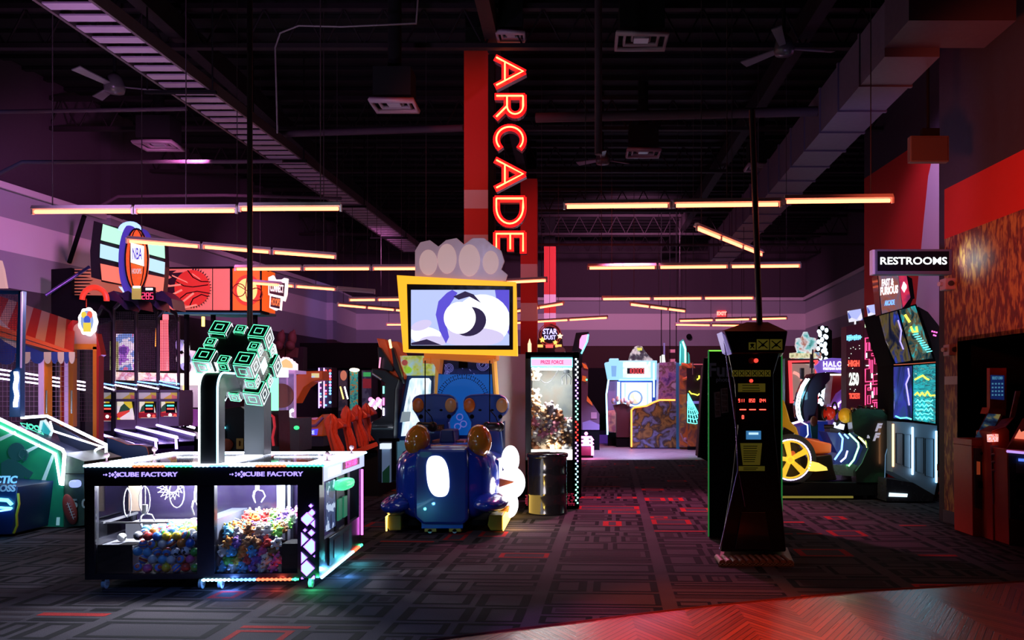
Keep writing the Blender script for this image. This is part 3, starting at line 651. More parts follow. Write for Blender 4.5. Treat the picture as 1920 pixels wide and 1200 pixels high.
# ================================================================== CUBE claw machine (front left)
def cube_machine():
    Y0 = 7.38; s = F / Y0; rz = .039; cr_, sr = math.cos(rz), math.sin(rz)
    ox = X(159, Y0)
    def W(x, y, z): return Vector((ox + x * cr_ - y * sr, Y0 + x * sr + y * cr_, z))
    def box(mb, x0, x1, y0, y1, z0, z1, mi=0):
        v = [W(x, y, z) for z in (z0, z1) for y in (y0, y1) for x in (x0, x1)]
        return mb.add(v, [(0, 2, 3, 1), (4, 5, 7, 6), (0, 1, 5, 4), (2, 6, 7, 3), (0, 4, 6, 2), (1, 3, 7, 5)], mi)
    def fx(px): return (px - 159) / s            # metres along the front
    def fz(py): return (1107 - py) / s
    WD, DP = fx(594), 1.72; ZB, ZT = fz(1087), fz(872); t = .05
    T = thing('claw_machine', 'wide black cube claw machine with two front windows and a cube topper', 'claw machine', W(WD / 2, DP / 2, 0))
    BODY = M('cm_body', (.010, .010, .016), .3, coat=.3)
    mb = MB()
    box(mb, 0, WD, 0, DP, ZB, ZB + .04)                                   # bottom
    zw0, zw1 = fz(1078), fz(911)
    for a, b in ((0, fx(177)), (fx(366), fx(398)), (fx(553), WD)):          # front posts
        box(mb, a, b, 0, .07, ZB + .04, ZT - .01)
        box(mb, a, b, DP - .07, DP, ZB + .04, ZT - .01)
    box(mb, 0, WD + .03, -.012, .05, zw1, ZT - .01); box(mb, 0, WD, DP - .05, DP, zw1, ZT - .01); box(mb, 0, WD, 0, .05, ZB + .04, zw0)
    box(mb, 0, WD, DP - .05, DP, ZB + .04, zw0 + .25)
    box(mb, 0, .04, 0, DP, ZB + .04, .42); box(mb, 0, .04, 0, DP, zw1, ZT - .01)
    for y in (0, .78, DP - .14): box(mb, 0, .04, y, y + .14, .42, zw1)
    # right side panels
    box(mb, WD - .04, WD, 0, DP, ZB + .04, .40); box(mb, WD - .04, WD, .0, DP, .93, ZT - .01)
    for y in (.07, .62, 1.08, DP - .1): box(mb, WD - .04, WD, y, y + .1, .40, .93)
    box(mb, WD - .1, WD - .02, .6, 1.14, .4, .93)
    mb.build('body', BODY, T)
    # rim on top with colour changing led strips
    mb = MB(); z = ZT
    n = 100; colr = lambda k: 0
    def strip(a, b, name, cols, r=.011):
        """led strip: cols = list of (t0,t1,mat)"""
        a, b = Vector(a), Vector(b); mats = []; mb = MB()
        for t0, t1, m in cols:
            if m not in mats: mats.append(m)
            k = mats.index(m); mb.cyl(a.lerp(b, t0), a.lerp(b, t1), r * .7, 6, mi=k)
            nn = max(1, int((b - a).length * (t1 - t0) / .035))
            for i in range(nn):
                c = a.lerp(b, t0 + (t1 - t0) * (i + .5) / nn); mb.ell(c, (r * 1.15, r * 1.15, r * 1.15), 6, 4, k)
        return mb.build(name, mats, T)
    ICE = E('led_ice', (.35, .75, 1), 4.5); LBL = E('led_blue', (.10, .30, 1), 5); LRD = E('led_redorange', (1, .10, .04), 4.5); LGR = E('led_green', (.05, 1, .35), 4.0)
    strip(W(0, -.02, ZT - .008), W(WD + .05, -.02, ZT - .008), 'led_strip', [(0, .2, ICE), (.2, .335, LRD), (.335, .45, LGR), (.45, .52, ICE), (.52, .6, LBL), (.6, .71, ICE), (.71, .84, LRD), (.84, 1, LGR)])
    strip(W(fx(376), -.015, ZB - .008), W(fx(556), -.015, ZB - .008), 'led_strip', [(0, .3, ICE), (.3, .56, LBL), (.56, .93, LRD), (.93, 1, LGR)], .013)
    strip(W(WD + .01, .03, ZB - .005), W(WD + .01, DP, ZB - .005), 'led_strip', [(0, .75, ICE), (.75, .92, LRD), (.92, 1, LGR)], .013)
    strip(W(WD + .05, -.02, ZT - .008), W(WD + .05, DP + .02, ZT - .008), 'led_strip', [(0, 1, ICE)])
    strip(W(0, DP + .02, ZT - .008), W(WD + .05, DP + .02, ZT - .008), 'led_strip', [(0, .5, ICE), (.5, .72, LGR), (.72, .85, LRD), (.85, 1, ICE)])
    strip(W(0, -.02, ZT - .008), W(0, DP + .02, ZT - .008), 'led_strip', [(0, 1, ICE)])
    mb = MB(); r = .10
    RIM = M('cm_rim', (.65, .68, .75), .25, emit=(.78, .82, 1), es=5)
    mb_ = MB()
    box(mb_, -.0, WD + .05, -.02, .10, ZT - .006, ZT + .004); box(mb_, 0, WD + .05, DP - .10, DP + .02, ZT - .006, ZT + .004)
    box(mb_, 0, .16, 0.1, DP - .1, ZT - .006, ZT + .004); box(mb_, WD - .16, WD + .05, .1, DP - .1, ZT - .006, ZT + .004); box(mb_, WD * .46, WD * .56, .1, DP - .1, ZT - .006, ZT + .004)
    mb_.build('top_rim', RIM, T)
    mb = MB(); box(mb, .16, WD * .46, .1, DP - .1, ZT - .004, ZT + .002); box(mb, WD * .56, WD - .16, .1, DP - .1, ZT - .004, ZT + .002); mb.build('top_glass', GLASS, T)
    # interior lighting bars hidden under the rim
    for x0, x1 in ((.12, fx(360)), (fx(404), fx(548))):
        mb = MB(); box(mb, x0, x1, .70, .74, ZT - .05, ZT - .035); box(mb, x0, x1, DP - .16, DP - .12, ZT - .05, ZT - .035); mb.build('interior_light', E('cm_inside', (.72, .82, 1), 30), T)
        c = W((x0 + x1) / 2, .5, ZT - .10); lamp('POINT', 'claw_machine_lamp', c, (.86, .90, 1), 170, .10)
    # glazing
    mb = MB()
    box(mb, fx(177), fx(366), .02, .028, zw0, zw1); box(mb, fx(398), fx(553), .02, .028, zw0, zw1)
    mb.build('front_glass', GLASS, T)
    mb = MB(); box(mb, fx(177), fx(366), DP - .03, DP - .022, .42, zw1); box(mb, fx(398), fx(553), DP - .03, DP - .022, .42, zw1)
    box(mb, .015, .023, .14, .78, .42, zw1); box(mb, .015, .023, .92, DP - .14, .42, zw1); mb.build('rear_glass', TINTG, T)
    # interior: deck, prize chutes, dividers
    mb = MB(); box(mb, .05, fx(238), .07, .75, fz(1028) - .02, fz(1028)); box(mb, fx(228), fx(240), .07, .75, ZB + .04, fz(1028)); box(mb, .05, WD - .08, .84, .86, ZB + .04, ZT - .05, 1)
    box(mb, fx(182), fx(300), .50, .78, fz(1028), fz(1028) + .14); box(mb, .05, fx(300), .87, 1.1, .3, .52)
    mb.build('prize_deck', [M('cm_deck', (.22, .22, .25), .4), M('cm_backwall', (.014, .010, .03), .15)], T)
    mb = MB(); box(mb, .05, fx(240), .055, .07, ZB + .04, fz(1024)); box(mb, fx(520), fx(553), .055, .3, ZB + .04, fz(1024)); box(mb, fx(205), fx(236), .12, .3, fz(1028), fz(1028) + .004); mb.build('chute_panel', MATTE, T)
    mb = MB(); box(mb, fx(366), fx(398), .07, DP - .07, ZB + .04, .60)
    for yy in (.74,): box(mb, fx(465), fx(482), yy, yy + .1, .3, ZT - .02); box(mb, fx(487), fx(493), yy, yy + .1, .3, ZT - .02)
    mb.build('divider', M('cm_divider', (.10, .11, .15), .3), T)
    # gantry, claws and coiled cables
    def claw(x, y, z, s_=1, ball=False):
        mb = MB(); mb.cyl(W(x, y, z), W(x, y, z + .10 * s_), .03 * s_, 10); mb.cyl(W(x, y, z + .1 * s_), W(x, y, ZT - .03), .006, 5)
        for k in range(3):
            a = k * 2.09 + .4; dx, dy = math.cos(a), math.sin(a)
            mb.tube([W(x, y, z), W(x + dx * .07 * s_, y + dy * .07 * s_, z - .02 * s_), W(x + dx * .10 * s_, y + dy * .1 * s_, z - .09 * s_), W(x + dx * .05 * s_, y + dy * .05 * s_, z - .17 * s_)], .008 * s_, 5)
        return mb.build('claw', M('claw_metal', (.75, .75, .78), .2, .6), T)
    claw(fx(238), .32, .62, .8); claw(fx(322), .5, .72, .8); claw(fx(435), .6, .80, .7)
    mb = MB()
    for cx_, cz, w_ in ((238, .74, .05), (345, .80, .05), (205, .72, .035), (300, .80, .07)):
        pts = [W(fx(cx_) + w_ * math.sin(k / 16 * 2 * PI * 1.0), .3 + .02 * k / 16, cz + .13 * math.cos(k / 16 * 2 * PI)) for k in range(17)]; mb.tube(pts, .0055, 5)
    mb.tube([W(fx(300) + k * .03, .5, .52 + .03 * math.sin(k * .55)) for k in range(28)], .005, 4)
    mb.tube([W(fx(543) - .004 * k, .4, .93 - .03 * k) for k in range(10)] + [W(fx(548), .4, .60)], .006, 4)
    mb.build('coiled_cable', M('cable_pale', (.8, .8, .85), .4), T)
    mb = MB(); box(mb, fx(178), fx(182), .1, .75, .56, .58); box(mb, fx(182), fx(300), .14, .16, .555, .57); 
    for k in range(16):
        a = k * .39; mb.tube([W(fx(265) + .12 * math.cos(a), .55, .83 + .12 * math.sin(a)), W(fx(265) + .05 * math.cos(a + 1), .6, .83 + .05 * math.sin(a + 1)), W(fx(265) + .12 * math.cos(a + 1.6), .55, .83 + .12 * math.sin(a + 1.6))], .003, 4)
    mb.build('gantry', STEEL, T)
    mb = MB(); box(mb, fx(188), fx(212), .5, .52, .62, .86); mb.build('instruction_card', M('card_peach', (.8, .6, .45), .6), T)
    # logos
    LOGO = E('logo_periwinkle', (.34, .26, 1), 1.9); DIAF = E('diamond_lit', (.50, .76, 1), 1.4); DIAE = E('diamond_edge', (.28, .10, 1), 3.5)
    for pxa in (222, 455):
        mb = MB(); mb.text('CUBE FACTORY', W(fx(pxa + 55), -.014, fz(890)),   .054, xd=W(1, 0, 0) - W(0, 0, 0), bold=.0013, width=.50)
        for i, (u, v, q) in enumerate([(0, 0, .010), (.03, .012, .009), (.03, -.012, .009), (.055, 0, .016), (.078, .02, .011), (.078, -.02, .011), (.10, 0, .02), (-.02, 0, .006)]):
            c = W(fx(pxa - 22) + u, -.014, fz(890) + v); mb.ext([c + Vector((-q, 0, 0)), c + Vector((0, 0, q)), c + Vector((q, 0, 0)), c + Vector((0, 0, -q))], (0, -.004, 0))
        mb.build('logo', LOGO, T)
    # diamond panel on the right corner post
    cx0, cx1 = 560, 590
    def dia(cx, cy, h, clip=True):
        pts = [(cx - h, cy), (cx, cy - h), (cx + h, cy), (cx, cy + h)]
        # clip to panel
        def cl(pts, f, inside):
            out = []
            for i in range(len(pts)):
                a, b = pts[i], pts[(i + 1) % len(pts)]
                ia, ib = inside(a), inside(b)
                if ia: out.append(a)
                if ia != ib: out.append(f(a, b))
            return out
        for lim, sgn in ((cx0 + 1.5, 1), (cx1 - 4, -1)):
            pts = cl(pts, lambda a, b, lim=lim: (lim, a[1] + (b[1] - a[1]) * (lim - a[0]) / (b[0] - a[0])), lambda p, lim=lim, sgn=sgn: (p[0] - lim) * sgn >= 0)
            if len(pts) < 3: return []
        pts = cl(pts, lambda a, b: (a[0] + (b[0] - a[0]) * (1088 - a[1]) / (b[1] - a[1]), 1088), lambda p: p[1] <= 1088)
        return pts
    mb = MB(); me_ = MB()
    for cx, cy, h in ((579, 950, 3.5), (572, 975, 12.5), (581, 963, 6.5), (590, 984, 11), (580, 1001, 6), (568, 996, 3), (560, 1013, 14), (580, 1027, 14.5), (561, 1048, 11), (571, 1068, 14.5), (589, 1045, 5), (562, 1091, 6), (585, 1093, 11)):
        p = dia(cx, cy, h)
        if len(p) >= 3:
            q = [W(fx(a), -.013, fz(b)) for a, b in p]; mb.ext(q, (0, -.004, 0)); me_.tube([v + Vector((0, -.004, 0)) for v in q], .0035, 5, True)
    dp = mb.build('diamond_panel', DIAF, T); me_.build('diamond_outline', DIAE, T)
    # right side: displays, console, doors
    mb = MB(); box(mb, WD - .002, WD + .034, .02, DP - .01, .93, ZT - .02); mb.build('side_fascia', M('cm_side', (.35, .38, .5), .3, emit=(.55, .62, 1), es=1.0), T)
    mb = MB(); box(mb, WD + .034, WD + .04, .18, .62, .955, ZT - .05); mb.build('side_display', E('side_white', (.8, .85, 1), 2.2), T)
    mb = MB(); box(mb, WD + .034, WD + .04, .72, 1.45, .975, ZT - .04, 0)
    o_ = W(WD + .042, 1.08, 1.01); mb.text('SCAN DEMO', o_, .09, xd=W(0, 1, 0) - W(0, 0, 0), bold=.002, mi=1, depth=-.003); mb.build('side_marquee', [E('side_dark', (.3, .02, .15), .5), E('side_pink', (1, .1, .45), 3)], T)
    mb = MB(); box(mb, WD - .002, WD + .004, .20, .56, .46, .90); mb.build('side_window', art('side_screen', [(.02, .03, .08), (.05, .08, .2), (.6, .75, 1)], 7, .3, es=.7, hard=True), T)
    mb = MB(); mb.ell(W(WD + .05, .72, .84), (.07, .24, .055), 14, 8, pw=.75); mb.build('console', M('console_green', (.15, .45, .3), .25, emit=(.1, 1, .45), es=.9), T)
    for y in (.62, .84):
        mb = MB(); box(mb, WD + .004, WD + .02, y, y + .14, .50, .70); mb.build('bill_slot', M('slot_green', (.03, .12, .08), .4, emit=(.1, 1, .5), es=.12), T)
    mb = MB(); box(mb, WD + .001, WD + .015, .30, 1.2, .14, .39, 0); 
    for y in (.45, .82): box(mb, WD + .015, WD + .02, y, y + .25, .18, .35, 1)
    mb.build('service_door', [DGREY, M('door_rim', (.08, .02, .04), .4)], T)
    mb = MB(); mb.tube([W(WD + .02, DP - .05, z) for z in (.2, .5, .9)], .014, 6); mb.build('corner_neon', E('corner_pink', (.9, .15, .9), 3), T)
    # joysticks on the rim
    for x, y in ((WD - .02, .35), (WD - .02, 1.35), (.06, .25), (.10, 1.1), (.9, DP - .04)):
        mb = MB(); mb.lathe(W(x, y, 0).x, W(x, y, 0).y, [(.03, ZT), (.03, ZT + .012), (.008, ZT + .015), (.008, ZT + .05)], 12); c = W(x, y, ZT + .07); mb.ell(c, .024, 12, 8); mb.build('joystick', M('joy_pink', (.75, .5, .6), .25), T)
    # arch: front post, top beam, rear post
    NECK = M('cm_neck', (.012, .014, .018), .3); xa, xb = fx(367), fx(401)
    zt = 1.89; R = .15; yn0, yn1 = .04, 1.42; th = .17
    outer = [(yn0, ZT)] + [(yn0 + R - R * math.cos(PI / 2 * k / 8), zt - R + R * math.sin(PI / 2 * k / 8)) for k in range(9)] + [(yn1 - R + R * math.sin(PI / 2 * k / 8), zt - R + R * math.cos(PI / 2 * k / 8)) for k in range(9)] + [(yn1, ZT)]
    inner = [(yn1 - th, ZT), (yn1 - th, zt - th - .05), (yn1 - th - .05, zt - th), (yn0 + th + .05, zt - th), (yn0 + th, zt - th - .05), (yn0 + th, ZT)]
    mb = MB(); full = outer + inner
    q0 = [W(xa, y, z) for y, z in full]; dv = W(xb - xa, 0, 0) - W(0, 0, 0); mb.ext(q0, dv); nk = mb.build('neck', NECK, T)
    for xx, nm, m_ in ((xa, 'neck_led', E('neck_led', (.70, .95, .95), 5)), (xb, 'neck_led', E('neck_led2', (.35, .75, 1), 5))):
        mb = MB(); mb.tube([W(xx, y - .004, z) for y, z in outer[:10]] + [W(xx, .9, zt)], .009, 6); mb.build(nm, m_, nk)
    mb = MB(); box(mb, xa - .02, xb + .02, yn1 - th - .03, yn1 + .03, ZT, 1.72); mb.build('rear_post', M('cm_post', (.045, .055, .065), .4), T)
    # cube head
    G1 = E('cube_green', (.10, 1, .42), 2.6); G2 = E('cube_white', (.75, .95, 1), 2.0); CB = M('cube_black', (.008, .010, .010), .25)
    H = thing_part = None
    R = (Matrix.Rotation(-.03, 3, 'Z') @ Matrix.Rotation(.10, 3, 'Y') @ Matrix.Rotation(.82, 3, 'X'))
    hc = W(fx(389), .72, 1.995)
    def cube(mb, c, h, mi=0):
        v = [hc + R @ (Vector(c) + Vector((sx * h[0], sy * h[1], sz * h[2]))) for sz in (-1, 1) for sy in (-1, 1) for sx in (-1, 1)]
        mb.add(v, [(0, 2, 3, 1), (4, 5, 7, 6), (0, 1, 5, 4), (2, 6, 7, 3), (0, 4, 6, 2), (1, 3, 7, 5)], mi)
    mb = MB(); cube(mb, (0, 0, 0), (.240, .240, .240)); hd = mb.build('cube_head', CB, T)
    def small(c, h):
        mb = MB(); cube(mb, c, (h, h, h), 0)
        ln = MB()
        for ax, sg in ((1, -1), (2, -1), (0, 1), (0, -1), (2, 1), (1, 1)):
            for q in (.88, .40):
                pts = []
                for a, b in ((-1, -1), (1, -1), (1, 1), (-1, 1)):
                    v = [0, 0, 0]; v[ax] = sg * (h + .002); o1, o2 = [i for i in range(3) if i != ax]; v[o1] = a * h * q; v[o2] = b * h * q; pts.append(hc + R @ (Vector(c) + Vector(v)))
                ln.tube(pts, .0032 if h > .06 else .0026, 4, True, mi=(0 if ax != 0 else 1))
        o = mb.build('cube_block', CB, T); ln.build('neon_outline', [G1, G2], o)
    for sx in (-1, 1):
        for sz in (-1, 1):
            for sy in (-1, 1): small((sx * .188, sy * .188, sz * .188), .085)
    for a in (-1, 1):
        for b in (-1, 1):
            small((a * .208, b * .208, 0), .05); small((a * .208, 0, b * .208), .05); small((0, a * .208, b * .208), .05)
    mb = MB(); cube(mb, (.243, 0, 0), (.003, .06, .06)); mb.build('side_light', E('cube_side', (.6, .95, .9), 2), T)
    for x, y, c_, e_ in ((fx(430), -.06, (.12, .3, 1), 5), (fx(520), -.06, (1, .1, .05), 2), (fx(585), -.08, (.05, 1, .3), 2.5), (WD + .12, .5, (.1, .4, 1), 4), (WD + .12, 1.1, (.1, .8, .9), 3)):
        lamp('POINT', 'floor_led_glow', W(x, y, .07), c_, e_, .02)
    # casters
    for x, y in ((fx(190), .06), (fx(372), .03), (fx(408), .03), (fx(577), .03), (WD - .1, 1.0), (.1, DP - .1), (WD - .1, DP - .1)):
        mb = MB(); c = W(x, y, .046); mb.cyl(c + Vector((-.014, 0, 0)), c + Vector((.014, 0, 0)), .045, 16); mb.cyl(c + Vector((-.024, 0, 0)), c + Vector((.024, 0, 0)), .018, 10, mi=1)
        mb.box(c.x - .02, c.x + .02, c.y - .01, c.y + .03, .075, ZB, 1); mb.build('caster', [M('caster_plastic', (.35, .45, .5), .3), STEEL], T)
    # ---- prizes: every ball and plush its own object
    cols = [('yellow', (.85, .62, .03)), ('red', (.65, .04, .03)), ('blue', (.03, .18, .7)), ('green', (.08, .45, .06)), ('white', (.75, .75, .72)), ('orange', (.85, .25, .03)), ('pink', (.85, .12, .35)), ('sky blue', (.15, .5, .8))]
    base = {}
    def ballmesh(name, c, kind):
        if kind == 'soccer': mat = art('ball_soccer', [(.8, .8, .8), (.8, .8, .8), (.02, .02, .02)], 45, .35, kind='voronoi', hard=True)
        elif kind == 'stripe':
            mat = art('ball_stripe_' + name, [c, (.8, .75, .2), (.75, .1, .05), (.1, .3, .7)], 2, .3, kind='wave', hard=True, stretch=(.08, .08, .3))
            mat.node_tree.nodes['Mapping'].inputs['Scale'].default_value = (3, 3, 9)
        else: mat = M('ball_' + name, c, .25, coat=.3)
        mb = MB(); mb.ell((0, 0, 0), .040, 16, 10); me = bpy.data.meshes.new('ball_' + name); me.from_pydata([v for v in mb.v], [], mb.f); me.polygons.foreach_set('use_smooth', mb.sm); me.materials.append(mat); return me
    bm_ = [(n, ballmesh(n, c, 'plain')) for n, c in cols] + [('striped ' + n, ballmesh('s' + n.replace(' ', ''), c, 'stripe')) for n, c in cols[:4]] + [('black and white soccer', ballmesh('soccer', (1, 1, 1), 'soccer'))]
    rr = random.Random(5)
    def put(name, me, loc, label, cat, group, rot=True, sc=1):
        o = bpy.data.objects.new(name, me); COL.objects.link(o); o.location = loc
        if rot: o.rotation_euler = (rr.uniform(0, 6), rr.uniform(0, 6), rr.uniform(0, 6))
        o.scale = (sc,) * 3; o['label'] = label; o['category'] = cat; o['group'] = group
    zfl = ZB + .04
    def pile(x0, x1, y0, y1, htop, d):
        out = []; nx = int((x1 - x0) / d); ny = int((y1 - y0) / (d * .9))
        for j in range(ny):
            top = htop(j / max(1, ny - 1)); nz = int((top - zfl) / (d * .86)) + 1
            for i in range(nx):
                ks = range(nz) if j == 0 else [nz - 1]
                for k in ks:
                    off = (k % 2) * .5 * d + (j % 2) * .25 * d
                    x = x0 + d * .5 + i * d + off
                    if x > x1 - d * .4: continue
                    out.append((x + rr.uniform(-.004, .004), y0 + j * d * .9 + rr.uniform(-.004, .004), zfl + d * .5 + k * d * .86 + rr.uniform(-.004, .008) + (rr.uniform(0, .03) if j and k == nz - 1 else 0)))
        return out
    for x, y, z in pile(fx(241), fx(366), .075, .76, lambda t: .43 + .05 * t, .082):
        if z > .5 and rr.random() < .1: continue
        n, me = rr.choice(bm_)
        put('ball', me, W(x, y, z), n + ' ball in the left pile of the cube claw machine', 'ball', 'balls in the left bin of the cube claw machine')
    for x, y in ((fx(196), .3), (fx(250), .22)):
        put('ball', bm_[-1][1], W(x, y, fz(1028) + .045 if x < fx(200) else .43 + .02), ('soccer ball at the far left on the prize deck' if x < fx(200) else 'soccer ball held by the left claw over the prize deck'), 'ball', 'balls in the left bin of the cube claw machine')
    pc = [('yellow', (.85, .6, .08)), ('cream', (.8, .7, .55)), ('pink', (.9, .15, .4)), ('orange', (.85, .28, .05)), ('green', (.2, .65, .1)), ('sky blue', (.15, .55, .8)), ('brown', (.35, .16, .06)), ('white', (.8, .8, .78)), ('purple', (.2, .1, .4)), ('red', (.7, .06, .05))]
    pm = []
    for n, c in pc:
        mat = M('plush_' + n.replace(' ', ''), c, .9); dk = M('plush_eye', (.02, .015, .015), .3)
        mb = MB(); mb.ell((0, 0, 0), (.042, .040, .040), 12, 8); mb.ell((0, -.012, .040), (.030, .028, .026), 12, 8)
        for sx in (-1, 1):
            mb.ell((sx * .024, -.005, .064), .011, 8, 6); mb.ell((sx * .036, -.022, .010), (.016, .020, .012), 8, 6); mb.ell((sx * .024, -.030, -.026), (.015, .022, .013), 8, 6); mb.ell((sx * .011, -.038, .046), .0045, 6, 4, mi=1)
        mb.ell((0, -.040, .036), (.009, .007, .006), 8, 6, mi=1)
        me = bpy.data.meshes.new('plush_' + n); me.from_pydata([v for v in mb.v], [], mb.f); me.polygons.foreach_set('use_smooth', mb.sm); me.polygons.foreach_set('material_index', mb.mi); me.materials.append(mat); me.materials.append(dk); pm.append((n, me))
    def plushes(x0, x1, y0, y1, h, d, where, grp):
        for x, y, z in pile(x0, x1, y0, y1, h, d):
            n, me = rr.choice(pm)
            o = bpy.data.objects.new('plush_toy', me); COL.objects.link(o); o.location = W(x, y, z - .015); o.rotation_euler = (rr.uniform(-.5, .5), rr.uniform(-.6, .6), rr.uniform(-.9, .9)); o.scale = (rr.uniform(.85, 1.1),) * 3
            o['label'] = n + ' plush toy ' + where; o['category'] = 'plush toy'; o['group'] = grp
    plushes(fx(398), fx(522), .085, .80, lambda t: .42 + .13 * t, .086, 'in the right pile of the cube claw machine', 'plush toys in the right bin of the cube claw machine')
cube_machine()
# ================================================================== two seat blue screen ride (centre)
def ride():
    Y = 10.5
    T = thing('video_ride', 'glossy blue two seat video ride with round orange headrest pads', 'arcade ride', P(835, 1000, Y))
    # hull: lofted rings in x-z, from the rounded nose (near) to the rear
    mb = MB()
    def ring_pts(y, hw, z0, z1, n=28, pw=.62):
        cx = X(829, Y); cz = (z0 + z1) / 2; hz = (z1 - z0) / 2; out = []
        for i in range(n):
            a = 2 * PI * i / n; c, s_ = math.cos(a), math.sin(a)
            out.append(Vector((cx + hw * math.copysign(abs(c) ** pw, c), y, cz + hz * math.copysign(abs(s_) ** pw, s_))))
        return out
    secs = [(Y - .05, .30, .30, .86, 0), (Y - .04, .42, .22, .98, 0), (Y + .03, .52, .15, 1.04, 0), (Y + .16, .60, .12, 1.09, 0), (Y + .40, .655, .12, 1.10, 0), (Y + .8, .68, .13, 1.02, 0), (Y + 1.25, .66, .15, .95, 0), (Y + 1.5, .55, .2, .9, 0)]
    rings = [ring_pts(y, hw, a, b) for y, hw, a, b, _ in secs]; n = 28
    vs = [v for r in rings for v in r]
    fs = [(k * n + i, k * n + (i + 1) % n, (k + 1) * n + (i + 1) % n, (k + 1) * n + i) for k in range(len(rings) - 1) for i in range(n)]
    mb.add(vs, fs, 0, True); mb.add(rings[0], [tuple(reversed(range(n)))], 0); mb.add(rings[-1], [tuple(range(n))], 0)
    body = mb.build('hull', BLUE, T)
    # raised central nose panel with bevelled edges and the plain lit plate
    mb = MB(); o = [(783, 842), (876, 842), (878, 880), (878, 975), (868, 984), (792, 984), (776, 970), (776, 880)]
    mb.px(o, Y - .10, .25); mb.build('nose_panel', M('nose_blue', (.012, .045, .30), .22, coat=.6), T, bevel=.035)
    mb = MB(); cx, cz = P(821, 893, Y - .105).x, Zy(893, Y - .105)
    mb.ext([(cx + .135 * math.copysign(abs(math.cos(a)) ** .7, math.cos(a)) - .03 * math.sin(a), Y - .112, cz + .25 * math.copysign(abs(math.sin(a)) ** .8, math.sin(a))) for a in [2 * PI * i / 32 for i in range(32)]], (0, .012, 0))
    mb.build('lit_plate', E('plate_white', (.92, .96, 1), 2.4), T)
    # side pods
    for px, rx, yy in ((744, .175, 944), (920, .22, 941)):
        mb = MB(); c = P(px, yy, Y + .06); mb.ell(c, (rx, .5, .115), 18, 12); mb.build('side_pod', BLUE, T)
    # shoulder: slanted glossy flanks
    mb = MB(); mb.ext([P(744, 862, Y + .5), P(785, 838, Y + .5), P(785, 930, Y + .5), P(742, 930, Y + .5)], (0, 1.2, 0)); mb.ext([P(878, 838, Y + .4), P(935, 862, Y + .4), P(935, 930, Y + .4), P(878, 940, Y + .4)], (0, 1.3, 0)); mb.build('flank', BLUE, T, bevel=.03)
    # yellow skids with glowing outer edges
    YD = M('skid_yellow', (.42, .34, .02), .35); YG = E('skid_glow', (1, .62, .12), 4)
    for x0, x1, e in ((724, 752, 724), (914, 942, 941)):
        mb = MB(); mb.px([(x0 + 3, 966), (x1, 966), (x1, 994), (x0 + 6, 995), (x0, 985)], Y - .02, 1.9, dx=.0); sk = mb.build('skid', YD, T, bevel=.012)
        mb = MB(); xx = X(e, Y) + (.012 if e < 800 else -.0); mb.tube([(xx, Y - .035, .03), (xx - .0, Y - .035, .2), (xx, Y + .3, .22)], .011, 6)
        if e > 800: mb = MB(); mb.ext([(X(943, Y), Y - .02, .03), (X(943, Y), Y + 1.9, .03), (X(943, Y), Y + 1.9, .25), (X(943, Y), Y - .02, .2)], (.012, 0, 0))
        mb.build('skid_light', YG, sk)
    mb = MB(); mb.pbox(790, 868, 976, 991, Y - .06, .2); mb.build('step_bumper', M('bumper_blue', (.01, .12, .6), .3), T, bevel=.006)
    for px in (807, 853):
        mb = MB(); mb.pbox(px - 11, px + 11, 990, 997, Y - .05, .14); mb.build('foot', YD, T)
        mb = MB(); c = P(px, 1000, Y - .02); mb.cyl((c.x, c.y - .03, .03), (c.x, c.y + .03, .03), .028, 10); mb.build('caster', STEEL, T)
    mb = MB(); mb.pbox(752, 914, 975, 985, Y + .1, 1.6); mb.build('chassis', MATTE, T)
    # orange egg shaped shoulder lamps
    EG = M('egg_orange', (.60, .19, .015), .12, coat=1)
    for px, py, rot in ((783, 826, .25), (899, 826, -.1)):
        mb = MB(); mb.ell(P(px, py, Y + .15), (.155, .19, .205), 20, 14, R=Matrix.Rotation(rot, 3, 'Y')); mb.build('shoulder_bulb', EG, T)
    mb = MB(); mb.px([(826, 806), (850, 806), (853, 831), (823, 831)], Y + .35, .5); mb.build('console', M('console_navy', (.008, .02, .13), .4), T, bevel=.02)
    mb = MB(); mb.pbox(810, 870, 826, 842, Y + .5, .5); mb.build('console_deck', M('deck_tan', (.35, .12, .06), .5), T)
    # seat backs
    SB = M('seat_blue', (.012, .065, .36), .38, coat=.2); PO = M('pad_orange', (.72, .17, .02), .35); PT = M('pad_tan', (.72, .36, .13), .3)
    Ys = Y + 1.25
    for cx, flip in ((814, 1), (910, 1)):
        def s(a, b): return (cx + a, b)
        out = [s(-42, 752), s(-38, 744), s(-28, 740), s(0, 738), s(28, 740), s(38, 745), s(43, 755), s(43, 766), s(38, 776), s(31, 782), s(27, 792), s(29, 806), s(33, 840), s(36, 900), s(-30, 900), s(-28, 806), s(-27, 792), s(-34, 778), s(-41, 768)]
        mb = MB(); mb.px(out, Ys, .16); seat = mb.build('seat_back', SB, T, bevel=.03)
        for dx, mt in ((-30, PO), (31, PT)):
            mb = MB(); c = P(cx + dx, 760, Ys - .02); mb.ell(c, (.080, .035, .100), 20, 10); q = mb.build('head_pad', mt, seat)
        mb = MB()
        for dx, dy in ((-10, 769), (13, 769)): mb.ell(P(cx + dx, dy, Ys - .005), (.022, .014, .014), 10, 6)
        for dx in (-25, 28): mb.cyl(P(cx + dx, 781, Ys - .02), P(cx + dx, 781, Ys + .02), .03, 12)
        mb.build('bolt', MATTE, seat)
        # headset hanging with its cable
        mb = MB(); hx = 797 if cx < 850 else 918
        mb.tube([P(hx, 676, Y + .9), P(hx, 792, Y + .9)], .008, 5); c = P(hx + (0 if cx < 850 else 4), 800, Y + .88)
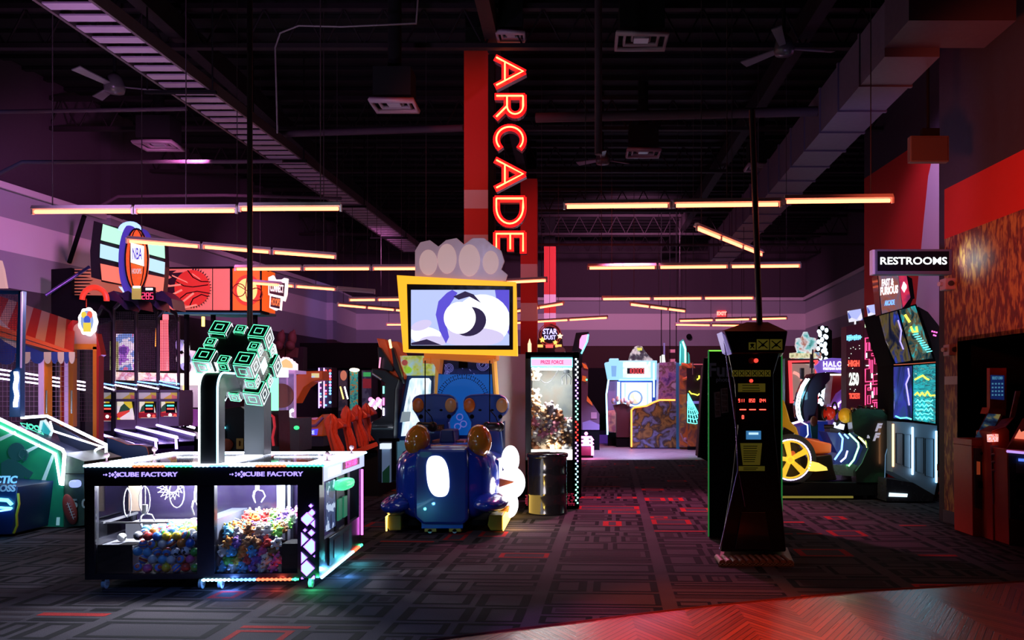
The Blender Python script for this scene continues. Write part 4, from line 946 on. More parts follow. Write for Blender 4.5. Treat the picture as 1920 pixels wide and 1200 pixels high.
        mb.tube([P(hx, 768, Y + .9), P(hx + 12, 782, Y + .85), P(hx + 18, 800, Y + .85), c], .007, 5); mb.build('hanging_cable', MATTE, T)
        mb = MB(); mb.ell(c, (.13, .09, .06), 14, 8, pw=.7); mb.ell(c + Vector((-.06, -.05, .02)), (.05, .04, .05), 10, 6); mb.ell(c + Vector((.10, 0, .0)), (.07, .05, .07), 10, 8); mb.build('vr_headset', M('headset_black', (.01, .01, .01), .4), T)
        mb = MB(); mb.pbox(cx - 5, cx + 18, 796, 808, Ys - .03, .03, 0); mb.text('AXEL', P(cx + 7, 802, Ys - .03), .06, mi=1, depth=.003); mb.build('seat_label', [M('label_dark', (.09, .04, .01), .5), ORG], seat)
    # rear cabinet with artwork
    Yc = Y + 2.0
    mb = MB(); mb.px([(822, 668), (921, 668), (932, 818), (936, 960), (818, 960), (815, 818)], Yc, .55); mb.build('cabinet', M('cabinet_navy', (.006, .022, .16), .4), T, bevel=.01)
    mb = MB(); mb.px([(824, 674), (918, 674), (922, 730), (820, 730)], Yc - .012, .012); mb.build('art_panel_upper', art('ride_art_dark', [(.01, .03, .22), (.01, .04, .28), (.03, .06, .40)], 9, .35), T)
    mb = MB(); mb.px([(820, 702), (922, 702), (928, 816), (817, 816)], Yc - .02, .012); mb.build('art_panel', M('ride_art_blue', (.01, .18, .62), .35, emit=(.01, .22, 1), es=.22), T)
    mb = MB(); c = P(868, 745, Yc - .022); n = 40
    for i in range(n):
        a = PI * (i / n) * 1.15 - .2
        for rr_ in (.33, .38):
            mb.ell(c + Vector((math.cos(a) * rr_, 0, math.sin(a) * rr_ - .05)), .009, 5, 4)
        if i % 2 == 0: mb.cyl(c + Vector((math.cos(a) * .33, 0, math.sin(a) * .33 - .05)), c + Vector((math.cos(a) * .38, 0, math.sin(a) * .38 - .05)), .005, 4)
    mb.build('track_drawing', M('ride_line_navy', (.01, .02, .1), .5), T)
    mb = MB()
    for (a, b), r_ in (((842, 690), 8), ((905, 684), 11), ((838, 700), 4)):
        for k in range(3): mb.ring(P(a, b, Yc - .014), (r_ - k * 2.6) / F * Yc, .004, 14)
    for k in range(5): mb.tube([P(893 + k * 5, 680 + k * 3, Yc - .014), P(898 + k * 5, 674 + k * 3, Yc - .014)], .005, 4)
    for a, b in ((865, 688), (880, 692), (834, 683), (888, 700)): mb.tube([P(a, b, Yc - .014), P(a + 3, b + 4, Yc - .014)], .006, 4)
    for a, b in ((862, 782), (869, 795), (858, 800)): mb.ring(P(a, b, Yc - .024), .045, .008, 12)
    mb.build('doodle_marking', M('ride_doodle', (.25, .35, .8), .5, emit=(.3, .3, 1), es=.3), T)
    mb = MB(); mb.pbox(860, 876, 675, 690, Yc - .04, .04); mb.pbox(862, 874, 676, 683, Yc - .045, .01); mb.build('camera_box', MATTE, T)
    mb = MB()
    for pts in ([(817, 672), (822, 668), (822, 700), (815, 818), (812, 818)], [(921, 668), (925, 670), (935, 818), (931, 818)]): mb.px(pts, Yc - .03, .5)
    mb.build('edge_strip', M('edge_yellow', (.6, .30, .03), .4, emit=(1, .5, .1), es=.25), T)
    mb = MB(); mb.px([(795, 662), (930, 662), (930, 673), (905, 680), (825, 673), (822, 700), (812, 680), (795, 680)], Yc - .35, .5); mb.pbox(793, 806, 671, 681, Yc - .4, .12); mb.pbox(912, 925, 671, 681, Yc - .4, .12); mb.build('lamp_hood', M('hood_orange', (.55, .18, .04), .45, emit=(1, .3, .05), es=.2), T)
    # framed screen
    Yt = Y + 1.45
    outer = [(744, 516), (967, 529), (970, 667), (756, 660)]; inner = [(762, 532), (962, 536), (962, 656), (765, 655)]
    mb = MB()
    for i in range(4):
        j = (i + 1) % 4; mb.px([outer[i], outer[j], inner[j], inner[i]], Yt - .02, .16)
    mb.build('screen_frame', M('frame_yellow', (.8, .4, .02), .4, emit=(1, .46, .015), es=1.1), T)
    mb = MB(); mb.px([(758, 527), (964, 534), (964, 659), (763, 657)], Yt + .05, .22); mb.build('screen_housing', MATTE, T)
    mb = MB(); mb.px(inner, Yt + .01, .02); mb.build('bezel', GLOSSBLK, T)
    # the picture on the screen: plain abstract shapes
    sx0, sx1, sy0, sy1 = 770.6, 954.8, 543.5, 647.5
    S0 = E('pic_pale', (.48, .56, .92), 1.1); S1 = E('pic_blue', (.10, .07, .62), 1.1); S2 = E('pic_white', (.80, .84, 1), 1.5); S3 = E('pic_dark', (.05, .02, .12), .4); S4 = E('pic_lav', (.65, .58, .85), 1.1); S5 = E('pic_bright', (1, 1, 1), 1.5)
    mb = MB(); mb.pbox(sx0, sx1, sy0, sy1, Yt, .012, 0); e = [0]
    def blob(pts, mi):
        e[0] += .0012; mb.px(pts, Yt - .001 - e[0], .0012, mi)
    def ov(cx, cy, a, b, mi, n=28, rot=0):
        pts = []
        for i in range(n):
            t = 2 * PI * i / n; u, v = a * math.cos(t), b * math.sin(t); x = cx + u * math.cos(rot) - v * math.sin(rot); y = cy + u * math.sin(rot) + v * math.cos(rot)
            pts.append((min(sx1, max(sx0, x)), min(sy1, max(sy0, y))))
        blob(pts, mi)
    blob([(928, 543.5), (954.8, 543.5), (954.8, 628), (945, 612), (934, 585)], 1)
    ov(800, 630, 34, 17, 2, rot=.2); ov(790, 610, 20, 9, 4, rot=-.3); ov(812, 640, 26, 10, 4)
    ov(905, 600, 52, 48, 2, rot=.15); ov(885, 632, 60, 18, 4)
    blob([(838, 549), (848, 543.5), (858, 549), (843, 572), (835, 600), (842, 632), (836, 644), (824, 620), (817, 590), (822, 565)], 1)
    blob([(850, 556), (872, 546), (888, 552), (902, 568), (880, 556), (860, 562)], 3)
    ov(880, 603, 32, 27, 3, rot=-.3); ov(862, 596, 30, 30, 5)
    blob([(771, 643), (800, 636), (828, 647), (771, 647)], 3)
    mb.build('screen', [S0, S1, S2, S3, S4, S5], T)
    # pale clear topper board with a plain scalloped outline
    mb = MB(); pts = [(778, 522), (778, 470), (788, 454), (806, 450), (822, 462), (836, 450), (856, 446), (870, 458), (886, 446), (908, 446), (922, 458), (940, 470), (946, 490), (940, 505), (952, 515), (948, 527)]
    mb.px(pts, Yt + .04, .03); mb.build('topper_board', M('topper_acrylic', (.55, .38, .42), .2, emit=(.7, .45, .6), es=.22), T, bevel=.008)
    mb = MB()
    for cx, cy, a, b in ((803, 492, 17, 24), (838, 485, 18, 28), (880, 488, 20, 30), (920, 492, 15, 22)):
        n = 24; mb.px([(cx + a * math.cos(2 * PI * i / n), cy + b * math.sin(2 * PI * i / n)) for i in range(n)], Yt + .03, .012)
    mb.build('topper_relief', M('topper_relief', (.72, .5, .5), .3, emit=(.95, .62, .6), es=.38), T)
    # lit white rounded side lamps and orange fin on the right
    mb = MB()
    for px, py, rx, rz_ in ((957, 862, 17, 27), (960, 905, 25, 30), (955, 945, 17, 26)):
        mb.ell(P(px, py, Y + .9), (rx / F * (Y + .9), .10, rz_ / F * (Y + .9)), 20, 14)
    mb.build('side_lamp', E('side_lamp_white', (.95, .93, 1), 2.2), T)
    mb = MB(); mb.ext([P(935, 897, Y + .5), P(963, 903, Y + .5), P(963, 905, Y + .5), P(935, 914, Y + .5)], (0, .12, 0)); mb.px([(935, 950), (955, 948), (953, 960), (930, 968)], Y + .4, .3); mb.build('fin', M('fin_orange', (.35, .08, .02), .3, coat=.4), T, bevel=.01)
    mb = MB(); mb.px([(926, 815), (944, 790), (944, 860), (940, 960), (920, 960)], Y + 1.6, .3); mb.build('rear_pillar', M('cabinet_navy', (.006, .022, .16), .4), T)
    lamp('POINT', 'ride_side_glow', P(975, 915, Y + .5), (1, .9, .95), 14, .15)
    aim(lamp('SPOT', 'skid_glow_light', P(955, 960, Y + .2), (1, .6, .1), 12, .05, spot=2.4), P(990, 990, 11))
ride()

# ------------------------------------------------------------------ black drum, prize tower
def drum():
    Y = 12.0; cx = X(1025, Y); R = .29
    T = thing('drum_bin', 'glossy black steel drum used as a bin in front of the prize tower', 'bin', (cx, Y + R, 0))
    GB = M('drum_black', (.012, .010, .014), .16, coat=.5); H = .87
    pr = [(0, 0), (R * .97, 0), (R * 1.0, .015), (R * .97, .03)]
    for zc in (.29, .58): pr += [(R * .97, zc - .03), (R * 1.0, zc), (R * .97, zc + .03)]
    pr += [(R * .97, H - .06), (R * 1.0, H - .05)]
    mb = MB(); mb.lathe(cx, Y + R, pr, 40); mb.build('shell', GB, T)
    mb = MB(); mb.lathe(cx, Y + R, [(R * 1.0, H - .06), (R * 1.035, H - .055), (R * 1.035, H - .01), (R * .99, H), (R * .93, H - .004), (R * .8, H - .03), (.0, H - .03)], 40); mb.build('lid', GB, T)
drum()
def prize_tower():
    Y = 12.75; T = thing('prize_claw_tower', 'tall black prize claw tower full of plush behind the black drum', 'claw machine', P(1035, 955, Y))
    D = .9; wz = .012; mb = MB()
    def pb(m, a, b, c, d, yy=Y, dd=.05, mi=0): m.pbox(a, b, c, d, yy, dd, mi)
    pb(mb, 985, 996, 660, 952); pb(mb, 1073, 1086, 660, 952); pb(mb, 985, 1086, 660, 673); pb(mb, 985, 1086, 862, 952, dd=D); pb(mb, 985, 1086, 660, 668, dd=D)
    mb.pbox(985, 990, 660, 952, Y + D - .05, .05); mb.pbox(1077, 1086, 660, 952, Y + .05, D - .05); mb.px([(985, 668), (1080, 668), (1080, 862), (985, 862)], Y + D - .03, .03, 0)
    mb.build('cabinet', BLACK, T, bevel=.006)
    mb = MB(); mb.pbox(996, 1073, 672, 687, Y - .02, .04, 0); mb.frame([P(a, b, Y - .025) for a, b in ((996, 672), (1073, 672), (1073, 687), (996, 687))], .009, mi=1)
    mb.text('PRIZE FORCE', P(1035, 679.5, Y - .022), .075, mi=2, bold=.002, width=.34, depth=.004); mb.build('marquee', [E('mq_pink', (1, .45, .70), 1.4), NC, E('mq_red', (.8, .03, .25), 1)], T)
    mb = MB(); mb.pbox(996, 1073, 690, 845, Y + .01, .008); mb.build('glass', GLASS, T)
    mb = MB(); mb.pbox(997, 1072, 690, 692, Y + .1, .5); mb.build('interior_light', E('tower_inside', (.95, .97, 1), 9), T)
    lamp('POINT', 'tower_lamp', P(1030, 722, Y + .06), (1, .95, .9), 60, .1); lamp('POINT', 'tower_lower_lamp', P(1035, 838, Y + .08), (1, .85, .7), 14, .05)
    mb = MB(); mb.px([(998, 690), (1073, 690), (1073, 862), (998, 862)], Y + D - .06, .01); mb.build('rear_panel', art('tower_back', [(.10, .13, .14), (.16, .18, .17), (.17, .15, .12)], 4, .6), T)
    mb = MB(); mb.pbox(996, 1073, 843, 862, Y + .0, .03, 0); mb.build('lit_sill', E('sill_white', (1, .95, .85), 3), T)
    mb = MB(); mb.tube([P(1000 + t * 4, 692 + 26 * math.sin(t / 12 * PI) ** 1, Y + .3) for t in range(13)], .006, 5); mb.cyl(P(1062, 690, Y + .3), P(1062, 700, Y + .3), .05, 10)
    for k in (-1, 0, 1): mb.tube([P(1062, 700, Y + .3), P(1062 + k * 9, 708, Y + .3), P(1062 + k * 7, 721, Y + .3)], .009, 5)
    mb.build('claw', M('claw_dark', (.05, .06, .07), .3, .5), T)
    mb = MB(); mb.tube([P(1056, 820 - k * 5, Y + .2) for k in range(8)], .012, 6); mb.pbox(1057, 1068, 800, 842, Y + .1, .3); mb.build('chute', TINTG, T)
    # led border on the right edge, changing colour
    mb = MB(); rr = random.Random(2); cols = [NW, NP, E('led_mint', (.3, 1, .7), 3), LEDR, NP, E('led_sky', (.4, .8, 1), 3), E('led_mint', (.3, 1, .7), 3)]
    for k in range(56):
        y = 672 + k * 4.9; sec = min(6, int(k / 8)); mb.px([(1078.5 + 3 * (k % 2), y), (1081.5 + 3 * (k % 2), y), (1081.5 + 3 * (k % 2), y + 3), (1078.5 + 3 * (k % 2), y + 3)], Y - .008, .006, sec)
    mb.build('led_border', cols, T)
    mb = MB()
    for i in range(7):
        for j in range(8):
            if rr.random() < .7: mb.px([(985 + i * 2.4, 925 + j * 3), (986.6 + i * 2.4, 925 + j * 3), (986.6 + i * 2.4, 927 + j * 3), (985 + i * 2.4, 927 + j * 3)], Y - .006, .004)
            if rr.random() < .7: mb.px([(1064 + i * 2, 925 + j * 3), (1065.4 + i * 2, 925 + j * 3), (1065.4 + i * 2, 927 + j * 3), (1064 + i * 2, 927 + j * 3)], Y - .006, .004)
    mb.build('pixel_pattern', M('pixel_red', (.45, .02, .06), .5, emit=(1, .05, .15), es=.3), T)
    cols = [('cream', (.75, .62, .45)), ('brown', (.35, .14, .07)), ('white', (.8, .78, .75)), ('tan', (.6, .35, .18)), ('grey', (.3, .25, .28)), ('rose', (.7, .25, .35))]; ms = []
    for n, c in cols:
        mb = MB(); mb.ell((0, 0, 0), (.075, .07, .07), 12, 8); mb.ell((0, -.02, .075), (.058, .052, .05), 12, 8)
        for sx in (-1, 1): mb.ell((sx * .045, -.01, .12), .022, 8, 6); mb.ell((sx * .07, -.04, .02), (.03, .036, .024), 8, 6); mb.ell((sx * .04, -.06, -.045), (.03, .04, .026), 8, 6); mb.ell((sx * .02, -.07, .085), .008, 6, 4, mi=1)
        mb.ell((0, -.074, .07), (.014, .012, .011), 8, 6, mi=1)
        me = bpy.data.meshes.new('bear_' + n); me.from_pydata([v for v in mb.v], [], mb.f); me.polygons.foreach_set('use_smooth', mb.sm); me.polygons.foreach_set('material_index', mb.mi); me.materials.append(M('bear_' + n, c, .9)); me.materials.append(M('plush_eye', (.02, .015, .015), .3)); ms.append((n, me))
    x0, x1 = X(998, Y) + .05, X(1071, Y) - .05; k = 0
    for row in range(7):
        z = Zy(843, Y) + .05 + row * .088; nn = 5 if row < 4 else (4 if row < 6 else 2)
        for j in range(2 if row < 6 else 1):
            for i in range(nn):
                n, me = rr.choice(ms); o = bpy.data.objects.new('plush_toy', me); COL.objects.link(o)
                o.location = (lerp(x0, x1 - (.16 if row > 3 else 0), (i + .4 * (row % 2)) / (nn - .6)), Y + .17 + j * .2 + rr.uniform(-.02, .02), z + j * .03); o.rotation_euler = (rr.uniform(-.5, .5), rr.uniform(-.7, .7), rr.uniform(-.8, .8)); o.scale = (rr.uniform(.95, 1.15),) * 3
                o['label'] = n + ' plush toy in the pile of the tall prize tower'; o['category'] = 'plush toy'; o['group'] = 'plush toys in the tall prize tower'
    for zz in (705, 745): 
        n, me = ms[0]; o = bpy.data.objects.new('plush_toy', me); COL.objects.link(o); o.location = P(1004, zz, Y + .25); o['label'] = 'cream plush toy pinned high on the left wall of the prize tower, ' + ('upper one' if zz < 720 else 'lower one'); o['category'] = 'plush toy'; o['group'] = 'plush toys in the tall prize tower'
prize_tower()

# ------------------------------------------------------------------ dark strength tester and photo booth
def tester():
    Y = 8.75; T = thing('strength_tester', 'tall black tapered tester cabinet with red digits and a ribbed wooden base', 'arcade machine', P(1415, 1045, Y))
    GB = M('tester_black', (.004, .003, .003), .3, coat=.15, spec=.3)
    mb = MB(); mb.px([(1364, 660), (1462, 660), (1450, 700), (1452, 800), (1462, 900), (1474, 1035), (1350, 1035), (1372, 900), (1383, 800), (1377, 720)], Y, .55, dx=.125); mb.build('cabinet', GB, T, bevel=.02)
    mb = MB(); mb.px([(1357, 618), (1477, 620), (1470, 662), (1372, 664)], Y - .12, .75, dx=.16); mb.build('head_box', GB, T, bevel=.015)
    mb = MB(); a = [P(1353, 621, Y - .16), P(1477, 621, Y - .16), P(1468, 618, Y + .75), P(1360, 618, Y + .75)]; ap = [P(1400, 604, Y + .2), P(1440, 604, Y + .2)]
    mb.add(a + ap, [(0, 1, 5, 4), (2, 3, 4, 5), (1, 2, 5), (3, 0, 4), (3, 2, 1, 0)]); mb.build('roof', M('roof_maroon', (.03, .008, .008), .35), T)
    mb = MB(); mb.tube([P(1356, 624, Y - .13), P(1366, 700, Y - .02), P(1380, 800, Y - .02), P(1384, 880, Y - .02), P(1350, 1030, Y - .02)], .008, 5); mb.tube([P(1384, 880, Y - .02), P(1397, 950, Y - .02)], .004, 4); mb.build('chrome_edge', M('edge_violet', (.35, .25, .5), .2, .7), T)
    mb = MB(); mb.px([(1353, 622), (1360, 630), (1372, 664), (1364, 660)], Y - .14, .3); mb.build('side_light', M('side_light_violet', (.4, .35, .8), .3, emit=(.5, .4, 1), es=.35), T)
    # yellow pictograms
    YP = M('picto_yellow', (.34, .32, .03), .5, emit=(1, .9, .1), es=.035); mb = MB()
    for k in range(3):
        x0 = (1404, 1419, 1444)[k]; x1 = (1417, 1442, 1467)[k]; y0 = (642, 636, 636)[k]
        mb.pbox(x0, x1, y0, 656, Y - .128, .004, 0); mb.tube([P(x0 + 3, y0 + 3, Y - .132), P(x1 - 3, 653, Y - .132)], .007, 4, mi=1); mb.tube([P(x1 - 3, y0 + 3, Y - .132), P(x0 + 3, 653, Y - .132)], .007, 4, mi=1); mb.disc(P((x0 + x1) / 2, 647, Y - .134), .016, .004, 12, mi=1)
    for k in range(6):
        x0 = 1373 + k * 12.2; mb.pbox(x0, x0 + 11, 694, 706, Y - .006, .004, 0); mb.tube([P(x0 + 2, 696, Y - .009), P(x0 + 9, 704, Y - .009)], .005, 4, mi=1); mb.tube([P(x0 + 9, 696, Y - .009), P(x0 + 2, 704, Y - .009)], .005, 4, mi=1)
    mb.build('pictogram_lettering', [YP, MATTE], T)
    mb = MB(); mb.pbox(1384, 1435, 719, 735, Y - .006, .004, 0); mb.px([(1388, 831), (1429, 831), (1425, 872), (1393, 872)], Y - .006, .004, 0); mb.pbox(1384, 1434, 874, 883, Y - .006, .004, 0)
    for y in (722, 727, 732, 836, 840, 845, 849, 853, 857, 861, 865, 877, 880):
        x0 = 1392 if y < 740 else 1394; x1 = 1428 if y < 740 else 1422; mb.pbox(x0, x1 - (y * 7 % 9), y, y + 1.2, Y - .009, .003, 1)
    mb.build('instruction_lettering', [YP, MATTE], T)
    mb = MB(); mb.disc(P(1409, 714, Y - .02), .018, .03); mb.disc(P(1418, 676, Y - .02), .022, .03); mb.disc(P(1409, 676, Y - .01), .03, .015, mi=1); mb.build('red_lamp', [E('dim_red_lamp', (1, .06, .04), 1.4), RED], T)
    mb = MB(); mb.pbox(1379, 1442, 744, 796, Y - .012, .01, 0); mb.build('display_window', GLOSSBLK, T)
    mb = MB()
    for px, t in ((1390, '911'), (1410, '850'), (1430, '044')): digits(mb, t, P(px, 751, Y - .02), .032)
    for px in (1393, 1411, 1430): mb.cyl(P(px - 6, 768, Y - .02), P(px + 6, 768, Y - .02), .005, 5)
    digits(mb, '0', P(1393, 782, Y - .02), .034, t=.2); mb.build('red_digits', E('tester_digits', (1, .06, .04), 5), T)
    mb = MB(); mb.pbox(1400, 1427, 808, 824, Y - .03, .03, 0); mb.pbox(1404, 1422, 811, 815, Y - .034, .006, 1); mb.build('coin_reader', [M('reader_blue', (.05, .2, .4), .3, emit=(.1, .45, 1), es=.35), E('reader_lcd', (.5, .75, 1), 1.2)], T)
    mb = MB(); mb.px([(1390, 960), (1436, 960), (1446, 1030), (1378, 1030)], Y - .02, .02); mb.build('lower_flap', GLOSSBLK, T, bevel=.006)
    # ribbed base
    WB = M('base_wood', (.20, .09, .06), .5); Yb = 8.42; mb = MB(); mb.add([P(1345, 1057, Yb), P(1489, 1057, Yb), P(1476, 1030, Yb + .75), P(1351, 1030, Yb + .75)], [(0, 1, 2, 3)]); 
    mb = MB(); mb.ext([(X(1347, Yb), Yb, 0), (X(1489, Yb), Yb, 0), (X(1476, 9.3), 9.3, 0), (X(1353, 9.3), 9.3, 0)], (0, 0, .035)); mb.build('base_plate', WB, T)
    mb = MB(); x0, x1 = X(1348, Yb), X(1488, Yb); n = 11
    for k in range(n):
        x = lerp(x0, x1, (k + .5) / n); mb.cyl((x, Yb, .035), (x, Yb + .3, .035), (x1 - x0) / n / 2 * .95, 12)
    mb.build('rib', WB, T)
    mb = MB()
    for k in range(n):
        x = lerp(x0, x1, (k + .5) / n); h = (x1 - x0) / n / 2; mb.tube([(x - h, Yb - .006, .01), (x, Yb - .006, .035), (x + h, Yb - .006, .01)], .004, 4)
        mb.tube([(x - h, Yb - .006, .03), (x, Yb - .006, .008), (x + h, Yb - .006, .03)], .004, 4)
    mb.build('lattice_edge', M('lattice', (.3, .2, .14), .5), T)
tester()
def booth():
    Y = 10.1; T = thing('photo_booth', 'black photo booth with dim green edges behind the strength tester', 'photo booth', P(1400, 1010, Y))
    mb = MB(); mb.px([(1329, 659), (1466, 659), (1466, 1008), (1329, 1008)], Y, 1.1, dx=.18); mb.build('shell', M('booth_black', (.004, .004, .005), .7, spec=.15), T, bevel=.006)
    mb = MB(); mb.cyl(P(1328.5, 657.5, Y - .005), P(1372, 657.5, Y - .005), .008, 5, mi=1)
    for x in (1328.5, 1466): mb.cyl(P(x, 657, Y - .005), P(x, 1006, Y - .005), .009, 5)
    mb.build('green_edge', [M('edge_green', (.01, .06, .02), .4, emit=(.05, .6, .12), es=.22), E('edge_lime', (.3, 1, .1), 1)], T)
    mb = MB(); mb.text('Fun', P(1352, 695, Y - .006), .22, bold=.006, width=.30, depth=.004); mb.text('photo', P(1356, 712, Y - .006), .07, bold=.001, depth=.003); mb.build('booth_lettering', M('booth_blue_grey', (.16, .22, .34), .5), T)
    mb = MB()
    for x0, y0, x1, y1 in ((1339, 734, 1350, 783), (1351, 727, 1364, 775)):
        mb.px([(x0, y0 + 2), (x1, y0), (x1 + 2, y1 - 2), (x0 + 2, y1)], Y - .006, .004, 0)
        for k in range(4): mb.px([(x0 + 2, y0 + 3 + k * 11), (x1 - 1, y0 + 3 + k * 11), (x1, y0 + 12 + k * 11), (x0 + 3, y0 + 12 + k * 11)], Y - .010, .004, 1)
    mb.build('photo_strip', [M('strip_pale', (.22, .2, .22), .5), art('strip_photos', [(.02, .02, .02), (.15, .12, .12), (.03, .03, .03)], 30, .5)], T)
    mb = MB(); pts = [(1328, 668), (1330, 868), (1322, 862), (1310, 857), (1314, 800), (1321, 700)]; mb.px([(1329, 668), (1329, 866), (1309, 856), (1313, 800), (1320, 690)], Y + .55, .25)
    for k in range(4): mb.tube([P(1326 - k * 1, 672, Y + .54), P(1324 - k * 4, 858, Y + .54)], .03, 6)
    mb.build('curtain', MATTE, T)
booth()
# ================================================================== left side
def ground(T, x0, x1, y, Y, D, mat=None):
    mb = MB(); q, r = P(x0, y, Y), P(x1, y, Y); mb.box(q.x, r.x, Y, Y + D, 0, q.z); return mb.build('plinth', mat or MATTE, T)
def football():
    """two lane football throwing game"""
    Y = 10.9; T = thing('football_game', 'football throwing game with a green field side panel and white neon outlines', 'arcade machine', P(120, 990, Y))
    FG = art('field_green', [(.004, .05, .10), (.01, .22, .12), (.03, .50, .20)], 1.1, .35, es=.13, distort=.3)
    DB = M('fb_dark', (.012, .015, .035), .35)
    # right hand cabinet side (faces camera): outline sloping down to the right
    
    mb = MB(); mb.px([(-60, 760), (-60, 985), (118, 988), (119, 880), (107, 844), (0, 787)], Y, .1); mb.build('side_panel', FG, T)
    mb = MB(); mb.px([(116, 850), (158, 865), (158, 985), (116, 990)], Y + .02, .9); mb.build('front_panel', art('fb_front', [(.02, .04, .03), (.05, .09, .06), (.03, .03, .04)], 4, .4), T)
    # lines and player silhouette
    WL = M('fb_line', (.45, .6, .6), .5, emit=(.4, .9, 1), es=.25); mb = MB()
    for pts in ([(0, 820), (28, 808), (31, 812), (0, 827)], [(46, 845), (74, 832), (76, 836), (50, 850)], [(78, 900), (98, 850), (104, 848), (84, 903)], [(40, 985), (58, 945), (68, 945), (50, 985)], [(60, 985), (66, 968), (72, 968), (66, 985)], [(80, 985), (85, 968), (91, 968), (87, 985)], [(105, 985), (106, 970), (112, 970), (111, 985)]):
        mb.px(pts, Y - .008, .006)
    mb.build('yard_lines', WL, T)
    SIL = M('fb_player', (.008, .045, .06), .5, emit=(.01, .08, .1), es=.4); mb = MB()
    n = 24; hd = [(31 + 16 * math.cos(2 * PI * i / n), 847 + 17 * math.sin(2 * PI * i / n)) for i in range(n)]
    mb.px(hd, Y - .012, .006); mb.px([(2, 868), (16, 860), (30, 864), (52, 880), (62, 886), (54, 898), (44, 892), (50, 908), (62, 905), (60, 918), (44, 914), (30, 905), (28, 930), (2, 930)], Y - .016, .006)
    mb.ring(P(44, 852, Y - .02), .06, .006, 12); mb.px([(45, 845), (50, 846), (50, 862), (43, 866), (42, 863), (47, 860), (47, 850)], Y - .018, .006); mb.build('player_silhouette', SIL, T)
    mb = MB(); mb.ell(P(131, 955, Y + .0), (.085, .03, .20), 16, 12, R=Matrix.Rotation(-.25, 3, 'Y')); b = mb.build('football_picture', M('fb_ball', (.35, .05, .04), .5), T)
    mb = MB(); mb.tube([P(126, 942, Y - .03), P(133, 960, Y - .035), P(138, 974, Y - .03)], .005, 4)
    for k in range(6): mb.tube([P(124 + k * 2.2, 946 + k * 5, Y - .035), P(131 + k * 2.2, 944 + k * 5, Y - .035)], .004, 4)
    mb.build('laces', WHITE, b)
    mb = MB(); mb.text('5 0', P(150, 945, Y + .01), .16, bold=.004); mb.build('yard_number', M('fb_num', (.5, .55, .5), .6), T)
    mb = MB(); mb.pbox(122, 158, 888, 889, Y, .02); mb.build('panel_seam', MATTE, T)
    mb = MB(); mb.ell(P(141, 907, Y - .02), (.065, .06, .05), 14, 8, pw=.7); mb.build('ticket_light', E('fb_ticket', (.35, .45, 1), 1.2), T)
    # inner floor of the lanes
    mb = MB(); mb.add([P(0, 806, Y + .35), P(122, 862, Y + .3), P(200, 838, Y + 1.5), P(85, 790, Y + 1.9)], [(0, 1, 2, 3)]); mb.px([(95, 790), (165, 830), (198, 848), (180, 870), (130, 862)], Y + .9, .02)
    mb.px([(38, 792), (72, 780), (88, 800), (88, 815), (72, 818)], Y + 1.2, .3); mb.build('lane_bed', DB, T)
    # neon outlines
    mb = MB(); mb.tube([P(-40, 770, Y - .02), P(0, 786, Y - .02), P(117, 843, Y - .02), P(121, 850, Y - .02)] + [P(117, 910, Y - .02)], .022, 6)
    mb.tube([P(-40, 785, Y - .02), P(0, 800, Y - .02), P(104, 851, Y - .02), P(113, 909, Y - .02)], .014, 6); mb.build('neon_edge', NW, T)
    mb = MB(); mb.tube([P(40, 783, Y + .7), P(88, 780, Y + .7), P(199, 834, Y + .7), P(199, 862, Y + .7)], .02, 6); mb.tube([P(94, 790, Y + .72), P(99, 808, Y + .72), P(192, 838, Y + .7), P(197, 838, Y + .7)], .012, 6)
    mb.tube([P(192, 838, Y + .7), P(180, 843, Y + .7), P(172, 855, Y + .7), P(130, 861, Y + .7)], .014, 6); mb.build('neon_edge', NW, T)
    # goal post shaped target and score display
    mb = MB(); mb.tube([P(72, 818, Y + 1), P(78, 790, Y + 1), P(84, 788, Y + 1), P(98, 808, Y + 1), P(92, 822, Y + 1)], .02, 5); mb.px([(76, 792), (84, 790), (94, 808), (88, 820), (80, 815)], Y + 1.02, .02, 1); mb.build('goal_target', [M('fb_target_white', (.6, .75, .75), .4, emit=(.6, .9, 1), es=.5), M('fb_target_teal', (.02, .3, .35), .4, emit=(.05, .7, .8), es=.3)], T)
    mb = MB(); mb.text('JOO', P(62, 801, Y + .8), .10, xd=(1, 0, -.25), bold=.002); mb.frame([P(38, 793, Y + .8), P(70, 800, Y + .8), P(82, 815, Y + .8), P(44, 800, Y + .8)], .005); mb.build('score_display', E('score_green', (.1, .9, .6), 1.2), T)
    lamp('POINT', 'football_glow', P(100, 800, Y - .35), (.7, .85, 1), 20, .1)
    lamp('POINT', 'football_lane_glow', P(150, 810, Y + .9), (.6, .65, 1), 10, .1)
football()
